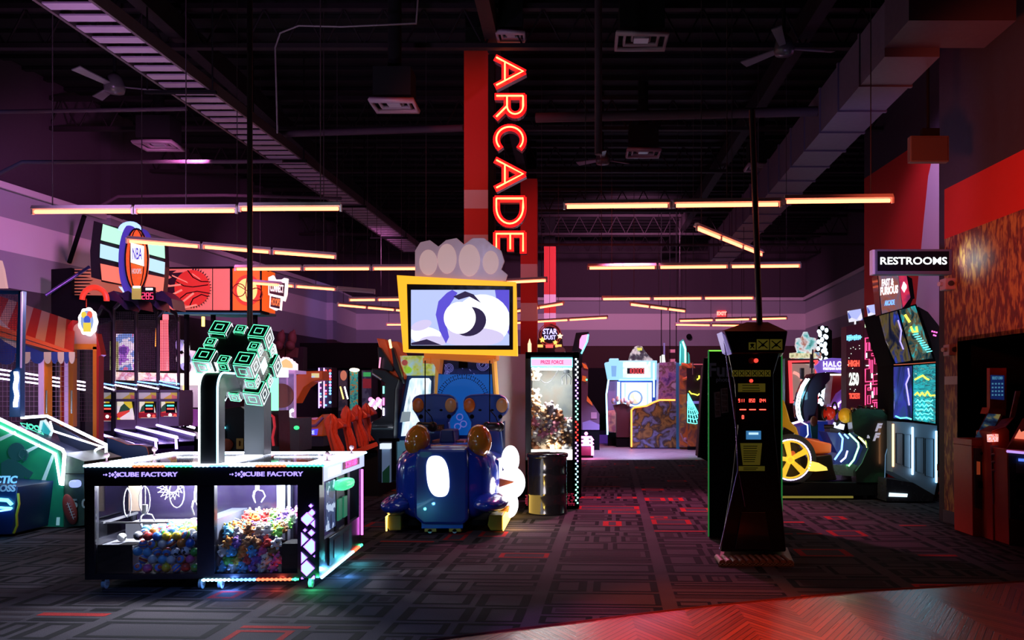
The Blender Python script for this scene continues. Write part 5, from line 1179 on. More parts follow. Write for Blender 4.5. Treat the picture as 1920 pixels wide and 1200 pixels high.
def blue_cabinet():
    Y = 10.2; T = thing('blue_cabinet', 'blue arcade cabinet cut off by the left frame edge beside the football panel', 'arcade machine', P(10, 1010, Y))
    mb = MB(); mb.px([(-70, 905), (33, 912), (30, 940), (22, 1002), (-70, 1006)], Y, .8); mb.build('cabinet', M('ice_blue', (.006, .025, .10), .4), T, bevel=.01)
    mb = MB(); mb.text('ARCTIC', P(-2, 900, Y - .02), .12, bold=.004, shear=.2); mb.text('CROSS', P(2, 916, Y - .02), .11, bold=.004, shear=.2, mi=1); mb.build('title_lettering', [M('ice_letter', (.2, .5, .9), .4, emit=(.2, .6, 1), es=.8), WHITE], T)
    mb = MB(); mb.tube([P(-70, 932, Y - .02), P(14, 938, Y - .02), P(22, 946, Y - .02)], .022, 6); mb.tube([P(-70, 948, Y - .02), P(22, 953, Y - .02)], .015, 6); mb.build('neon_edge', NC, T)
    mb = MB(); mb.tube([P(-30, 955, Y - .02), P(0, 958, Y - .02), P(20, 955, Y - .02)], .012, 6); mb.build('neon_edge', NB, T)
    mb = MB(); mb.tube([P(34, 925, Y), P(36, 945, Y), P(31, 965, Y), P(32, 985, Y), P(26, 1000, Y)], .014, 6); mb.build('yellow_hose', YEL, T)
    lamp('POINT', 'cabinet_glow', P(20, 925, Y - .3), (.15, .5, 1), 5, .1)
blue_cabinet()
def carnival():
    """striped awning ball booth with netting, and the blue framed netted lane in front of it"""
    Y = 12.2; T = thing('awning_booth', 'netted carnival ball booth under a red and cream striped awning', 'arcade booth', P(90, 850, Y))
    AR = M('awning_red', (.50, .03, .02), .7); AC = M('awning_cream', (.62, .30, .20), .7); BW = M('awning_blue', (.02, .06, .45), .7); CW = M('awning_white', (.62, .6, .68), .7)
    # sloping roof: fan of stripes from the upper left to the eave
    mb = MB(); n = 11; top = [(-30, 545), (140, 603)]; bot = [(-60, 585), (138, 662)]
    for i in range(n):
        a, b = i / n, (i + 1) / n
        q = [P(lerp(top[0][0], top[1][0], a), lerp(top[0][1], top[1][1], a), Y + .9), P(lerp(top[0][0], top[1][0], b), lerp(top[0][1], top[1][1], b), Y + .9), P(lerp(-60, 138, min(1, b * 1.0)), lerp(590, 662, b), Y), P(lerp(-60, 138, a), lerp(590, 662, a), Y)]
        mb.ext(q, (0, .01, -.012), i % 2)
    mb.build('awning', [AR, AC], T)
    mb = MB(); mb.ext([P(-60, 590, Y - .02), P(138, 660, Y - .02), P(134, 664, Y - .02), P(-60, 600, Y - .02)], (0, .03, 0), 0); mb.ext([P(-60, 603, Y - .02), P(130, 664, Y - .02), P(120, 664, Y - .02), P(-60, 614, Y - .02)], (0, .03, 0), 0); mb.build('awning_band', [M('band_orange', (.7, .13, .06), .6)], T)
    # blue and white panel below and scalloped valance
    mb = MB(); mb.px([(-60, 612), (30, 640), (80, 660), (-60, 668)], Y + .03, .01, 0); mb.px([(0, 600), (30, 628), (34, 655), (8, 640), (-30, 610)], Y + .02, .01, 1); mb.build('gable_panel', [BW, CW], T)
    mb = MB(); xs = [(-45, -5, 0), (-5, 27, 0), (38, 57, 1), (57, 82, 0), (82, 96, 1), (96, 108, 0), (108, 120, 1), (120, 129, 0), (129, 140, 1)]
    for x0, x1, m_ in xs:
        w_ = (x1 - x0) / 2; c = (x0 + x1) / 2; y = 660 if x0 > 30 else 662; pts = [(x0, y)] + [(c - w_ * math.cos(PI * k / 8), y + 8 + 14 * math.sin(PI * k / 8)) for k in range(9)] + [(x1, y)]
        mb.px(pts, Y - .03, .012, m_)
    mb.build('scalloped_valance', [BW, CW], T)
    # posts
    PO = M('booth_orange', (.75, .24, .03), .4); PM = M('booth_red', (.45, .02, .03), .4); PL = M('booth_lilac', (.55, .35, .65), .3, emit=(.7, .4, 1), es=.35)
    for a, b, m_, dd in ((72, 81, PL, 0), (81, 90, PO, .02), (112, 116, PO, .5), (116, 121, PM, .5), (121, 128, PL, .5), (128, 137, PO, .5)):
        mb = MB(); mb.pbox(a, b, 672, 782 if a < 100 else 800, Y + dd, .10); mb.build('post', m_, T)
    for a, b in ((86, 89), (133, 137)):
        mb = MB(); mb.cyl(P(a + 1, 732, Y - .04), P(a + 1, 775, Y - .04), .012, 8); mb.build('door_handle', STEEL, T)
    mb = MB(); grid_wires(mb, P(-20, 668, Y + .1), P(72, 668, Y + .1), P(72, 790, Y + .1), P(-20, 790, Y + .1), 11, 13, .003); grid_wires(mb, P(90, 668, Y + .12), P(128, 668, Y + .12), P(128, 790, Y + .12), P(90, 790, Y + .12), 5, 13, .003); mb.build('net', M('net_lilac', (.5, .35, .6), .5, emit=(.6, .3, 1), es=.02), T)
    # neon rods inside
    mb = MB()
    for k in range(3): mb.tube([P(-20, 690 + k * 8.5, Y + 1.5), P(160, 717 + k * 7, Y + 1.9)], .014, 6)
    mb.build('neon_rod', NWV, T)
    # arched gateway with round topper
    Yg = 12.8
    mb = MB(); mb.px([(131, 650), (137, 650), (137, 800), (131, 800)], Yg, .1, 0); mb.px([(131, 645), (183, 645), (183, 655), (131, 655)], Yg, .12, 0); mb.px([(174, 650), (181, 650), (181, 820), (174, 820)], Yg, .12, 0); mb.build('gateway_frame', PO, T)
    mb = MB(); mb.px([(181, 625), (190, 665), (185, 668), (185, 830), (181, 830)], Yg - .01, .14); mb.px([(127, 610), (136, 600), (134, 650), (122, 656)], Yg - .01, .14); mb.build('gateway_trim', M('gate_red', (.5, .015, .03), .4), T)
    mb = MB(); mb.px([(133, 648), (133, 625), (140, 610), (150, 603), (165, 603), (176, 615), (183, 640), (183, 648)], Yg + .02, .05); mb.build('gateway_arch', M('gate_pink', (.6, .35, .4), .5), T)
    mb = MB(); grid_wires(mb, P(137, 656, Yg + .05), P(174, 656, Yg + .05), P(174, 790, Yg + .05), P(137, 790, Yg + .05), 7, 18, .0025); mb.build('gateway_net', M('net_dark', (.12, .06, .12), .6), T)
    mb = MB(); pts = []; n = 40
    for i in range(n):
        a = 2 * PI * i / n; r = 1 + .05 * math.cos(a * 9); pts.append((163 + 16.5 * r * math.cos(a), 603 + 26 * r * math.sin(a)))
    mb.px(pts, Yg - .1, .06, 0)
    n = 20
    def el(cx, cy, a, b, mi, dz): mb.px([(cx + a * math.cos(2 * PI * i / n), cy + b * math.sin(2 * PI * i / n)) for i in range(n)], Yg - .1 - dz, .006, mi)
    el(163, 602, 12, 20, 1, .01); el(157, 590, 5, 6, 2, .018); el(168, 590, 5, 7, 3, .018); el(163, 600, 6, 8, 4, .024); mb.px([(156, 605), (170, 605), (170, 622), (156, 622)], Yg - .13, .006, 2)
    tp = mb.build('round_topper', [E('tp_white', (1, .97, .95), 2.6), E('tp_sky', (.35, .5, .95), .8), E('tp_yellow', (1, .75, .08), .9), E('tp_red', (1, .12, .08), .9), E('tp_blue', (.04, .12, .8), .8)], T)
    mb = MB(); mb.cyl(P(162, 576, Yg - .08), P(162, 560, Yg - .08), .008, 5); mb.build('topper_wire', RED, tp)
    # blue framed netted lane in front
    Yf = 11.2; T2 = thing('netted_lane', 'tall blue framed netted lane with a white lit strip at the left edge', 'arcade booth', P(20, 800, Yf))
    FB = M('frame_teal_blue', (.01, .05, .18), .4); mb = MB(); mb.px([(-60, 541), (41, 545), (41, 552), (-60, 549)], Yf, .08); mb.px([(34, 545), (41, 545), (38, 690), (38, 782), (17, 782), (18, 697), (29, 690)], Yf, .10); mb.build('frame', FB, T2, bevel=.006)
    mb = MB(); mb.px([(38.5, 547), (41.5, 547), (40, 690), (37.5, 690)], Yf - .012, .01); mb.build('lilac_edge', PL, T2)
    mb = MB(); mb.tube([P(30, 697, Yf - .02)] + [P(30 + 1.6 * math.sin(k * 1.3), 700 + k * 7, Yf - .02) for k in range(10)], .026, 6); mb.build('lit_strip', NW, T2)
    mb = MB(); grid_wires(mb, P(-60, 552, Yf + .05), P(34, 552, Yf + .05), P(34, 690, Yf + .05), P(-60, 690, Yf + .05), 30, 40, .0025); mb.build('net', M('net_dark', (.12, .06, .12), .6), T2)
    mb = MB(); mb.px([(-20, 540), (11, 540), (5, 505), (0, 488), (-20, 488)], Yf + .1, .05); mb.build('corner_topper', E('tp_corner', (.9, .45, .5), .7), T2)
    lamp('POINT', 'booth_lamp', P(60, 700, Y + .9), (.75, .4, 1), 16, .1); lamp('POINT', 'awning_fill', P(90, 560, Y - .9), (1, .42, .32), 55, .2)  # the point before the awning is unseen, added to brighten its stripes
carnival()

def alley():
    """alley ball machines: back cabinets with netted cages, lanes with neon rails"""
    Yb = 16.6
    names = ['leftmost alley ball lane with neon rails, next to the awning gateway', 'second alley ball lane from the awning gateway, with neon rails', 'third alley ball lane from the awning gateway, with neon rails', 'alley ball lane nearest the arch of the cube claw machine']
    xs = [(183, 213), (214, 255), (256, 296), (297, 335)]; yb = [(742, 800), (742, 800), (740, 795), (735, 790)]
    RAILS = [((185, 813), (250, 833), None), ((212, 805), (293, 825), (293, 843)), ((256, 801), (331, 820), (331, 842)), ((294, 797), (364, 815), None)]
    LRAIL = E('lane_rail', (.50, .38, 1), 3.6)
    cageS = M('cage_dark', (.02, .015, .02), .4); rr = random.Random(8)
    for k in range(4):
        x0, x1 = xs[k]; T = thing('alley_ball_machine', names[k], 'arcade machine', P((x0 + x1) / 2, 850, Yb - .8), 'alley ball lanes')
        mb = MB(); mb.pbox(x0 - 1, x0 + 3, 735, 803 - k * 3, Yb, .6); mb.pbox(x1 - 3, x1 + 1, 735, 803 - k * 3, Yb, .6); mb.pbox(x0, x1, 731, 736, Yb, .6); mb.pbox(x0, x1, 748, 753, Yb - .03, .6); mb.pbox(x0, x1, 790 - k * 3, 808 - k * 3, Yb - .02, .6); mb.pbox(x0, x1, 735, 850, Yb + .5, .1)
        mb.build('back_cabinet', M('alley_grey', (.09, .07, .10), .4), T)
        mb = MB(); mb.pbox(x0 + 3, x1 - 3, 736, 748, Yb + .02, .02); mb.build('upper_art', art('alley_up', [(.5, .5, .45), (.55, .12, .1), (.55, .42, .04), (.15, .3, .3)], 3.2, .4, kind='voronoi', es=.35), T)
        mb = MB(); mb.px([(x0 + 3, 753), (x1 - 9, 753), (x1 - 3, 790 - k * 3), (x0 + 3, 790 - k * 3)], Yb + .05, .02); mb.build('target_panel', art('alley_art', [(.8, .75, .5), (.65, .5, .03), (.02, .06, .03), (.6, .05, .03), (.05, .35, .12), (.75, .7, .6)], 5, .4, kind='voronoi', hard=True, es=.7), T)
        mb = MB()
        if k != 1:
            cx = (x0 + x1) / 2 + 3; mb.pbox(cx - 8, cx + 9, 756, 776, Yb + .03, .02, 0); mb.pbox(cx - 6, cx + 7, 759, 762, Yb + .02, .008, 1); mb.pbox(cx - 6, cx + 7, 765, 768, Yb + .02, .008, 2)
            mb.pbox(x0 + 3, x1 - 3, 774, 789 - k * 3, Yb + .02, .02, 3); mb.disc(P(cx, 781 - k, Yb + .015), .035, .01, 12, 4); mb.disc(P(cx + 9, 782 - k, Yb + .015), .03, .01, 12, 2)
            mb.build('score_panel', [MATTE, E('alley_cyan', (.1, 1, .8), 1.3), E('alley_red', (1, .08, .05), 1.6), M('alley_maroon', (.25, .01, .02), .4, emit=(1, .02, .04), es=.12), E('alley_white', (1, .95, .9), 1.2)], T)
        # netted cage above
        mb = MB(); zt = [597, 585, 590, 600][k]
        for a in (x0, x1): mb.cyl(P(a, zt - 6, Yb - .5), P(a, 735, Yb - .5), .03, 6)
        mb.tube([P(x0, zt - 6, Yb - .5), P((x0 + x1) / 2 - 6, zt - 22, Yb - .5), P(x1 - 6, zt - 12, Yb - .5), P(x1, zt + 6, Yb - .5)], .035, 6)
        mb.build('cage_frame', cageS, T)
        mb = MB(); grid_wires(mb, P(x0, zt, Yb - .45), P(x1, zt, Yb - .45), P(x1, 694, Yb - .45), P(x0, 694, Yb - .45), 12, 30, .0045); mb.build('net', M('cage_net', (.05, .03, .05), .6), T)
        mb = MB(); mb.pbox(x0 + 1, x1 - 1, 694, 724, Yb - .46, .01); mb.build('shield', GLASS, T)
        mb = MB(); mb.tube([P(x0 - 2, 722 - k, Yb - .5), P(x1 + 1, 731 - k, Yb - .6)], .014, 6); mb.build('neon_shelf', NWV if k != 3 else NB, T)
        mb = MB(); mb.tube([P(x0 - 2, 717 - k, Yb - .5), P(x1 + 1, 723 - k, Yb - .55)], .012, 6); mb.build('neon_line', NB, T)
        # lane bed and neon rail
        (a, b), (c, d), e = RAILS[k]; Yn = 14.5
        mb = MB(); p0, p1 = P(a, b + 6, Yb), P(c, d + 8, Yn); q0, q1 = P(a + 43, b + 4, Yb), P(c + 43, d + 6, Yn)
        mb.ext([p0, p1, q1, q0], (0, 0, -.08)); mb.ext([P(c, d + 10, Yn), P(c + 40, d + 8, Yn), P(c + 40, d + 60, Yn), P(c, d + 60, Yn)], (0, .1, 0)); mb.build('lane_bed', M('lane_indigo', (.03, .012, .10), .22, coat=.4), T)
        mb = MB(); mb.ext([P(a, b + 3, Yb), P(c, d + 3, Yn), P(c, d + 14, Yn), P(a, b + 14, Yb)], (.04, 0, 0)); mb.build('rail', M('rail_indigo', (.02, .008, .07), .4), T)
        mb = MB(); pts = [P(a, b, Yb), P(c, d, Yn)] + ([P(e[0], e[1], Yn)] if e else []); mb.tube(pts, .024, 8); mb.build('neon_rail', LRAIL, T)
    for a, b, w_ in (((335, 794), (364, 802), .028),):
        mb = MB(); mb.tube([P(*a, 18.5), P(*b, 17.4)], .026, 6); mb.cyl(P(*a, 18.5), (P(*a, 18.5).x, 18.5, 0), .02, 5); tag(mb.build('neon_bar', NWV), 'short white neon bar beyond the alley ball lanes', 'neon light')
    lamp('POINT', 'alley_glow', P(270, 790, 15.0), (.6, .35, 1), 40, .3); lamp('POINT', 'alley_cage_glow', P(260, 712, 17.2), (1, .8, .9), 30, .3)
    # curved near end boards of two more lanes
    for (cx, cy, r, lab) in ((168, 848, 14, 'rounded dark blue lane end with an orange rim beside the football game'), (268, 838, 22, 'long dark blue lane end with an orange rim left of the cube claw machine')):
        Yq = 12.6; T = thing('lane_end', lab, 'lane end', P(cx, 880, Yq)); mb = MB()
        if r < 20: pts = [(cx + r * math.cos(t), cy + r * math.sin(t)) for t in [2 * PI * i / 24 for i in range(24)]]
        else: pts = [(200, 820), (212, 823), (240, 834), (262, 834), (275, 838), (279, 850), (275, 870), (200, 870)]
        mb.px(pts, Yq, .2); bo = mb.build('board', M('lane_end_blue', (.012, .03, .10), .35), T, bevel=.01)
        mb = MB(); mb.tube([P(a, b, Yq - .012) for a, b in (pts[:14] if r >= 20 else pts)], .007, 5); mb.build('rim', M('rim_orange', (.45, .10, .04), .4), bo)
alley()

def hoops():
    Y = 15.6; T = thing('basketball_topper', 'large round basketball topper with glowing side wings above the netted cages', 'illuminated topper', P(245, 580, Y))
    WG = E('wing_green', (.50, 1, .72), 1.15); WB_ = E('wing_blue', (.52, .80, 1), 1.1); WR_ = E('wing_red', (1, .20, .14), 1.05)
    mb = MB(); mb.px([(176, 414), (193, 419), (188, 470), (190, 525), (171, 520), (169, 470)], Y + .1, .8); mb.px([(188, 418), (232, 428), (226, 470), (230, 535), (190, 528), (186, 470)], Y + .12, .2)
    mb.px([(273, 448), (306, 456), (308, 500), (304, 550), (270, 542), (276, 500)], Y + .12, .2); mb.build('wing_back', M('wing_black', (.012, .010, .014), .4), T)
    for pts, m_ in (([(193, 420), (230, 432), (224, 459), (189, 450)], WG), ([(188, 457), (224, 467), (224, 492), (187, 483)], WB_), ([(188, 494), (225, 502), (230, 533), (191, 525)], WR_), ([(276, 450), (306, 458), (307, 484), (277, 476)], WG), ([(278, 483), (307, 491), (306, 514), (276, 506)], WB_), ([(276, 514), (306, 520), (303, 549), (271, 541)], WR_)):
        mb = MB(); mb.px(pts, Y + .06, .05); mb.build('wing_panel', m_, T)
    mb = MB(); n = 36
    def el(cx, cy, a, b, n=36): return [(cx + a * math.cos(2 * PI * i / n), cy + b * math.sin(2 * PI * i / n)) for i in range(n)]
    mb.px(el(244, 488, 22, 68), Y - .05, .5); mb.build('drum', M('drum_violet', (.03, .02, .16), .35, emit=(.15, .1, 1), es=.3), T)
    mb = MB(); mb.px(el(256, 487, 21, 58), Y - .10, .06); mb.build('ball_face', M('ball_orange', (.7, .14, .01), .5, emit=(1, .14, .01), es=.8), T)
    mb = MB(); 
    for cx, a in ((244, 14), (270, 14)): mb.tube([P(256 + (cx - 256) * math.cos(t) , 487 + 57 * math.sin(t), Y - .105) for t in [lerp(-PI / 2, PI / 2, i / 14) for i in range(15)]], .008, 4)
    mb.tube([P(e[0], e[1], Y - .105) for e in el(256, 487, 21.5, 58.5)], .014, 5, True); mb.build('ball_seam', MATTE, T)
    mb = MB(); mb.px([(245, 455), (269, 461), (269, 499), (245, 492)], Y - .13, .02, 0); mb.text('NBA', P(257, 477, Y - .135), .30, bold=.004, width=.17, mi=1, depth=.004); mb.build('league_plate', [E('plate_w', (1, .95, 1), 1.6), M('plate_blue', (.02, .03, .3), .5, emit=(.1, .05, .8), es=.4)], T)
    mb = MB(); mb.text('HOOPS', P(256, 509, Y - .115), .13, bold=.002, width=.17, mi=0); mb.build('hoops_lettering', E('hoops_pink', (1, .55, .6), .9), T)
    mb = MB(); mb.tube([P(244 + 16 * math.cos(t), 433 - 12 * math.sin(t), Y) for t in [lerp(0, PI, i / 10) for i in range(11)]], .06, 8); mb.build('top_glow', E('top_glow_blue', (.3, .45, 1), 2), T)
    mb = MB(); mb.px([(222, 537), (240, 540), (246, 556), (232, 550)], Y - .02, .1, 0); mb.build('lower_glow', E('low_glow', (.5, .6, 1), 1.5), T)
    mb = MB(); mb.pbox(247, 264, 538, 561, Y - .25, .06, 0); mb.pbox(249, 262, 536, 540, Y - .27, .04, 1); mb.build('price_card', [M('card_green', (.35, .4, .08), .5, emit=(.6, 1, .1), es=.15), LITW], T)
    mb = MB(); mb.pbox(265, 288, 538, 563, Y - .25, .08, 0); mb.pbox(273, 286, 540, 544, Y - .26, .02, 1); mb.build('score_box', [MATTE, LITW], T)
    mb = MB(); digits(mb, '285', P(276.5, 555, Y - .27), .11); mb.build('score_digits', E('hoop_digits', (1, .03, .10), 3), T)
    # orange hoop arc and dark curved hoods
    mb = MB(); mb.tube([P(177 + 23 * math.cos(t), 562 - 23 * math.sin(t), Y - .3) for t in [lerp(-.1, PI, i / 14) for i in range(15)]], .05, 6); mb.build('hoop_arc', M('arc_orange', (.8, .06, .02), .4, emit=(1, .05, .02), es=.5), T)
    for x in (195, 222, 255, 285):
        mb = MB(); mb.px([(x, 552), (x + 18, 545), (x + 36, 560), (x + 40, 580), (x + 26, 566), (x + 8, 562)], Y - .1, .5); mb.build('cage_hood', M('hood_indigo', (.015, .012, .04), .3), T)
    # billboard with flaming basketball
    Yb = 17.2; B = thing('basketball_billboard', 'long pink and orange billboard with a flaming basketball', 'billboard', P(400, 590, Yb))
    PKM = M('bill_pink', (.62, .20, .14), .5, emit=(1, .22, .15), es=.42)
    mb = MB(); mb.px([(136, 505), (306, 503), (433, 502), (433, 583), (306, 581), (136, 552)], Yb, .4); mb.build('board', PKM, B)
    mb = MB(); mb.px([(398, 502), (399, 502), (399, 583), (398, 583)], Yb - .01, .01); mb.px([(431, 500), (436, 500), (436, 584), (431, 584)], Yb - .02, .02); mb.px([(487, 500), (490, 500), (490, 584), (487, 584)], Yb - .02, .03); mb.px([(300, 501), (490, 499), (490, 503), (300, 504)], Yb - .02, .45); mb.px([(300, 581), (490, 582), (490, 586), (300, 584)], Yb - .02, .45); mb.build('board_trim', MATTE, B)
    mb = MB(); mb.px([(306, 508), (330, 507), (322, 512), (350, 510), (340, 516), (360, 520), (345, 560), (330, 572), (306, 573), (322, 565), (306, 558), (318, 550), (306, 545), (320, 535), (306, 528), (322, 520)], Yb - .02, .015)
    for k in range(22):
        a = -PI / 2 + PI * k / 21; mb.px([(360 + 31 * math.cos(a), 540 + 33 * math.sin(a)), (360 + 37 * math.cos(a + .05), 540 + 39 * math.sin(a + .05)), (360 + 31 * math.cos(a + .12), 540 + 33 * math.sin(a + .12))], Yb - .02, .01)
    for k in range(8): mb.px([(136, 506 + k * 6), (175 - (k * 7 % 20), 507 + k * 6), (170, 509 + k * 6), (136, 510 + k * 6)], Yb - .02, .015)
    mb.build('flame_shadow', M('flame_dark', (.03, .008, .015), .5), B)
    mb = MB(); mb.px(el(360, 540, 33, 34), Yb - .05, .02, 0); mb.build('ball_picture', M('bill_ball', (.55, .035, .02), .5, emit=(1, .04, .02), es=.35), B)
    mb = MB()
    for pts in ([(330, 528), (345, 536), (362, 538), (390, 534)], [(352, 507), (362, 520), (378, 528), (391, 528)], [(335, 562), (350, 550), (370, 546), (392, 550)], [(356, 573), (362, 560), (378, 552), (390, 556)]): mb.tube([P(a, b, Yb - .055) for a, b in pts], .012, 4)
    mb.build('ball_lines', MATTE, B)
    mb = MB()
    for a, b, c, d in ((312, 556, 340, 542), (322, 515, 350, 528), (335, 570, 362, 548), (315, 535, 338, 532), (360, 512, 374, 522), (346, 575, 368, 570)): mb.px([(a, b), (c, d), (c + 2, d + 3), (a + 1, b + 3)], Yb - .065, .01)
    mb.build('speed_streaks', M('streak_pink', (.75, .3, .2), .5, emit=(1, .35, .2), es=.5), B)
    mb = MB(); mb.px([(436, 502), (488, 502), (488, 584), (436, 583)], Yb - .01, .4); mb.ext([P(490, 502, Yb - .01), P(516, 512, Yb + 1.2), P(516, 588, Yb + 1.2), P(490, 584, Yb - .01)], (-.02, .04, 0)); mb.build('orange_panel', M('bill_orange', (.75, .12, .01), .5, emit=(1, .12, .01), es=.75), B)
    mb = MB(); mb.px(el(464, 544, 25, 29), Yb - .03, .02, 0); mb.px(el(463, 544, 19, 22), Yb - .04, .02, 1); mb.build('glow_ball', [E('glow_ring', (1, .04, .02), .9), E('glow_core', (1, .55, .18), 1.6)], B)
    mb = MB(); mb.tube([P(463, 522, Yb - .045), P(460, 545, Yb - .045), P(464, 566, Yb - .045)], .01, 4); mb.tube([P(446, 535, Yb - .045), P(463, 545, Yb - .045), P(481, 540, Yb - .045)], .01, 4); mb.ring(P(448, 544, Yb - .045), .13, .01, 14); mb.ring(P(480, 552, Yb - .045), .13, .01, 14); mb.build('glow_ball_seam', M('seam_red', (.3, .02, .01), .5), B)
    mb = MB(); mb.ext([P(300, 585, Yb), P(488, 586, Yb), P(518, 590, Yb + 1.2), P(440, 592, Yb + 1.4)], (0, 0, -.04)); mb.build('underside', M('bill_teal', (.02, .25, .22), .5), B)
    K = thing('net_enclosure', 'black netted enclosure wall behind the round basketball topper', 'enclosure', P(150, 700, 16.4))
    mb = MB(); mb.px([(96, 505), (134, 502), (134, 553), (300, 556), (300, 600), (210, 600), (96, 640)], 16.4, .1); mb.build('board', MATTE, K)
    for x in (98, 150, 208): ground(K, x, x + 4, 600, 16.4, .1)
    mb = MB(); mb.tube([P(85, 554, 15.9), P(168, 500, 16.4)], .03, 6); mb.build('strut', M('strut_violet', (.12, .1, .3), .3, .5), K)
    for x in (345, 395, 474): 
        mb = MB(); mb.pbox(x, x + 5, 586, 800, Yb + .2, .12); mb.build('support_post', MATTE, B)
    # CONNECT HOOPS sign
    Yc = 17.0; C = thing('hoops_sign', 'white outlined double sign at the right end of the orange billboard', 'illuminated sign', P(518, 582, Yc))
    WO = M('sign_outline', (.9, .8, .8), .4, emit=(1, .85, .8), es=1.1); DK = M('sign_darkface', (.05, .015, .02), .5)
    mb = MB(); mb.px([(503, 520), (512, 516), (516, 524), (528, 524), (533, 521), (539, 522), (537, 552), (533, 565), (503, 553)], Yc, .08); mb.px([(506, 552), (528, 557), (526, 582), (520, 580), (516, 582), (505, 577)], Yc, .08); mb.build('board', WO, C)
    mb = MB(); mb.px([(505, 527), (534, 531), (532, 556), (505, 550)], Yc - .01, .01); mb.px([(508, 555), (526, 559), (524, 579), (507, 575)], Yc - .01, .01); mb.build('face', DK, C)
    mb = MB(); mb.text('CONNECT', P(519, 541, Yc - .015), .22, xd=(1, 0, -.15), width=.27, bold=.006); mb.build('lettering', WO, C)
    mb = MB(); mb.text('HOOPS', P(516.5, 567, Yc - .015), .20, xd=(1, 0, -.18), width=.18, bold=.006, mi=0); mb.build('lettering_red', E('lett_orange', (1, .18, .05), 1.3), C)
hoops()
# ================================================================== middle left, behind the cube machine
def el(cx, cy, a, b, n=24): return [(cx + a * math.cos(2 * PI * i / n), cy + b * math.sin(2 * PI * i / n)) for i in range(n)]
def lit_kiddie():
    Y = 19; T = thing('lit_prize_machine', 'bright white prize machine with tangled cables and lit shelf behind the neon lanes', 'arcade machine', P(348, 800, Y))
    mb = MB(); mb.pbox(330, 372, 700, 722, Y, .6, 0); mb.build('lit_shelf', E('shelf_warm', (1, .86, .80), 2.2), T)
    mb = MB(); mb.pbox(334, 372, 722, 764, Y + .1, .5, 0); mb.pbox(343, 345, 722, 762, Y + .08, .02, 1); mb.build('cabinet', [M('kid_beige', (.4, .35, .38), .4, emit=(.8, .7, 1), es=.18), NY], T)
    mb = MB(); mb.px([(330, 766), (372, 768), (372, 800), (330, 800)], Y - .1, .4); mb.build('base', M('kid_violet', (.25, .05, .30), .4), T); ground(T, 330, 372, 799, Y - .1, .5)
    mb = MB(); rr = random.Random(4)
    for k in range(14):
        x, y = rr.uniform(333, 353), rr.uniform(642, 700); mb.ell(P(x, y, Y - .1 + rr.uniform(-.1, .1)), (.09, .06, .12), 8, 6, mi=k % 3)
    mb.tube([P(333, 592, Y), P(336, 640, Y), P(334, 690, Y)], .02, 5, mi=1); mb.build('hanging_toys', [M('toy_white', (.7, .75, .75), .5, emit=(.8, .9, 1), es=.35), M('toy_lav', (.35, .35, .8), .5, emit=(.4, .4, 1), es=.3), M('toy_black', (.05, .05, .06), .5)], T)
    mb = MB(); mb.px([(352, 656), (366, 658), (370, 700), (352, 700)], Y - .05, .05); mb.build('art_card', art('kid_art', [(.4, .6, .75), (.7, .4, .45), (.7, .7, .75)], 6, .4, es=.5, kind='voronoi'), T)
    lamp('POINT', 'kid_glow', P(350, 690, Y - .6), (1, .85, 1), 16, .2)
lit_kiddie()
def tall_glow():
    # hockey style screens and neon columns inside the cages
    Y = 18.4
    mb = MB(); mb.pbox(217, 246, 626, 694, Y, .2); o = tag(mb.build('picture_cabinet', art('cab_pic', [(.12, .04, .30), (.35, .12, .55), (.75, .65, .85), (.15, .25, .6), (.7, .15, .3)], 3.2, .4, es=1.1, kind='noise', detail=4, hard=True)), 'violet lit picture cabinet seen through the second net cage', 'arcade machine')
    mb = MB(); mb.tube([P(307, 590, Y), P(308, 695, Y)], .10, 8); tag(mb.build('neon_column', E('col_red', (1, .12, .16), 2.2)), 'thick red neon column seen through the net cages', 'neon light')
    mb = MB(); mb.tube([P(296, 600, Y - .2), P(294, 650, Y - .2)], .035, 6); tag(mb.build('neon_column', NO), 'thin orange neon column seen through the net cages', 'neon light')
    mb = MB(); mb.pbox(298, 306, 590, 692, Y + .3, .1); tag(mb.build('lit_board', E('lil_panel', (.35, .18, .75), .9)), 'lilac lit panel beside the red neon column', 'lit panel')
    mb = MB(); mb.pbox(206, 213, 640, 694, Y - .6, .2)
    tag(mb.build('lime_cabinet', art('lime', [(.1, .12, .05), (.35, .4, .12), (.15, .2, .1)], 5, .5, es=.5)), 'pale green lit cabinet seen through the first net cage', 'arcade machine')
    mb = MB(); mb.tube([P(381, 594, 16), P(381, 612, 16)], .03, 6); tag(mb.build('neon_column', NY), 'short yellow neon tube just left of the glowing cube topper', 'neon light')
    mb = MB(); mb.px([(205, 697), (330, 700), (330, 716), (205, 712)], Y + .2, .1); tag(mb.build('lit_counter', art('counter_lit', [(.7, .4, .2), (1, .8, .75), (.5, .15, .25), (.8, .7, .9)], 6, .4, es=.9)), 'warm lit counter running behind the net cages', 'counter')
tall_glow()
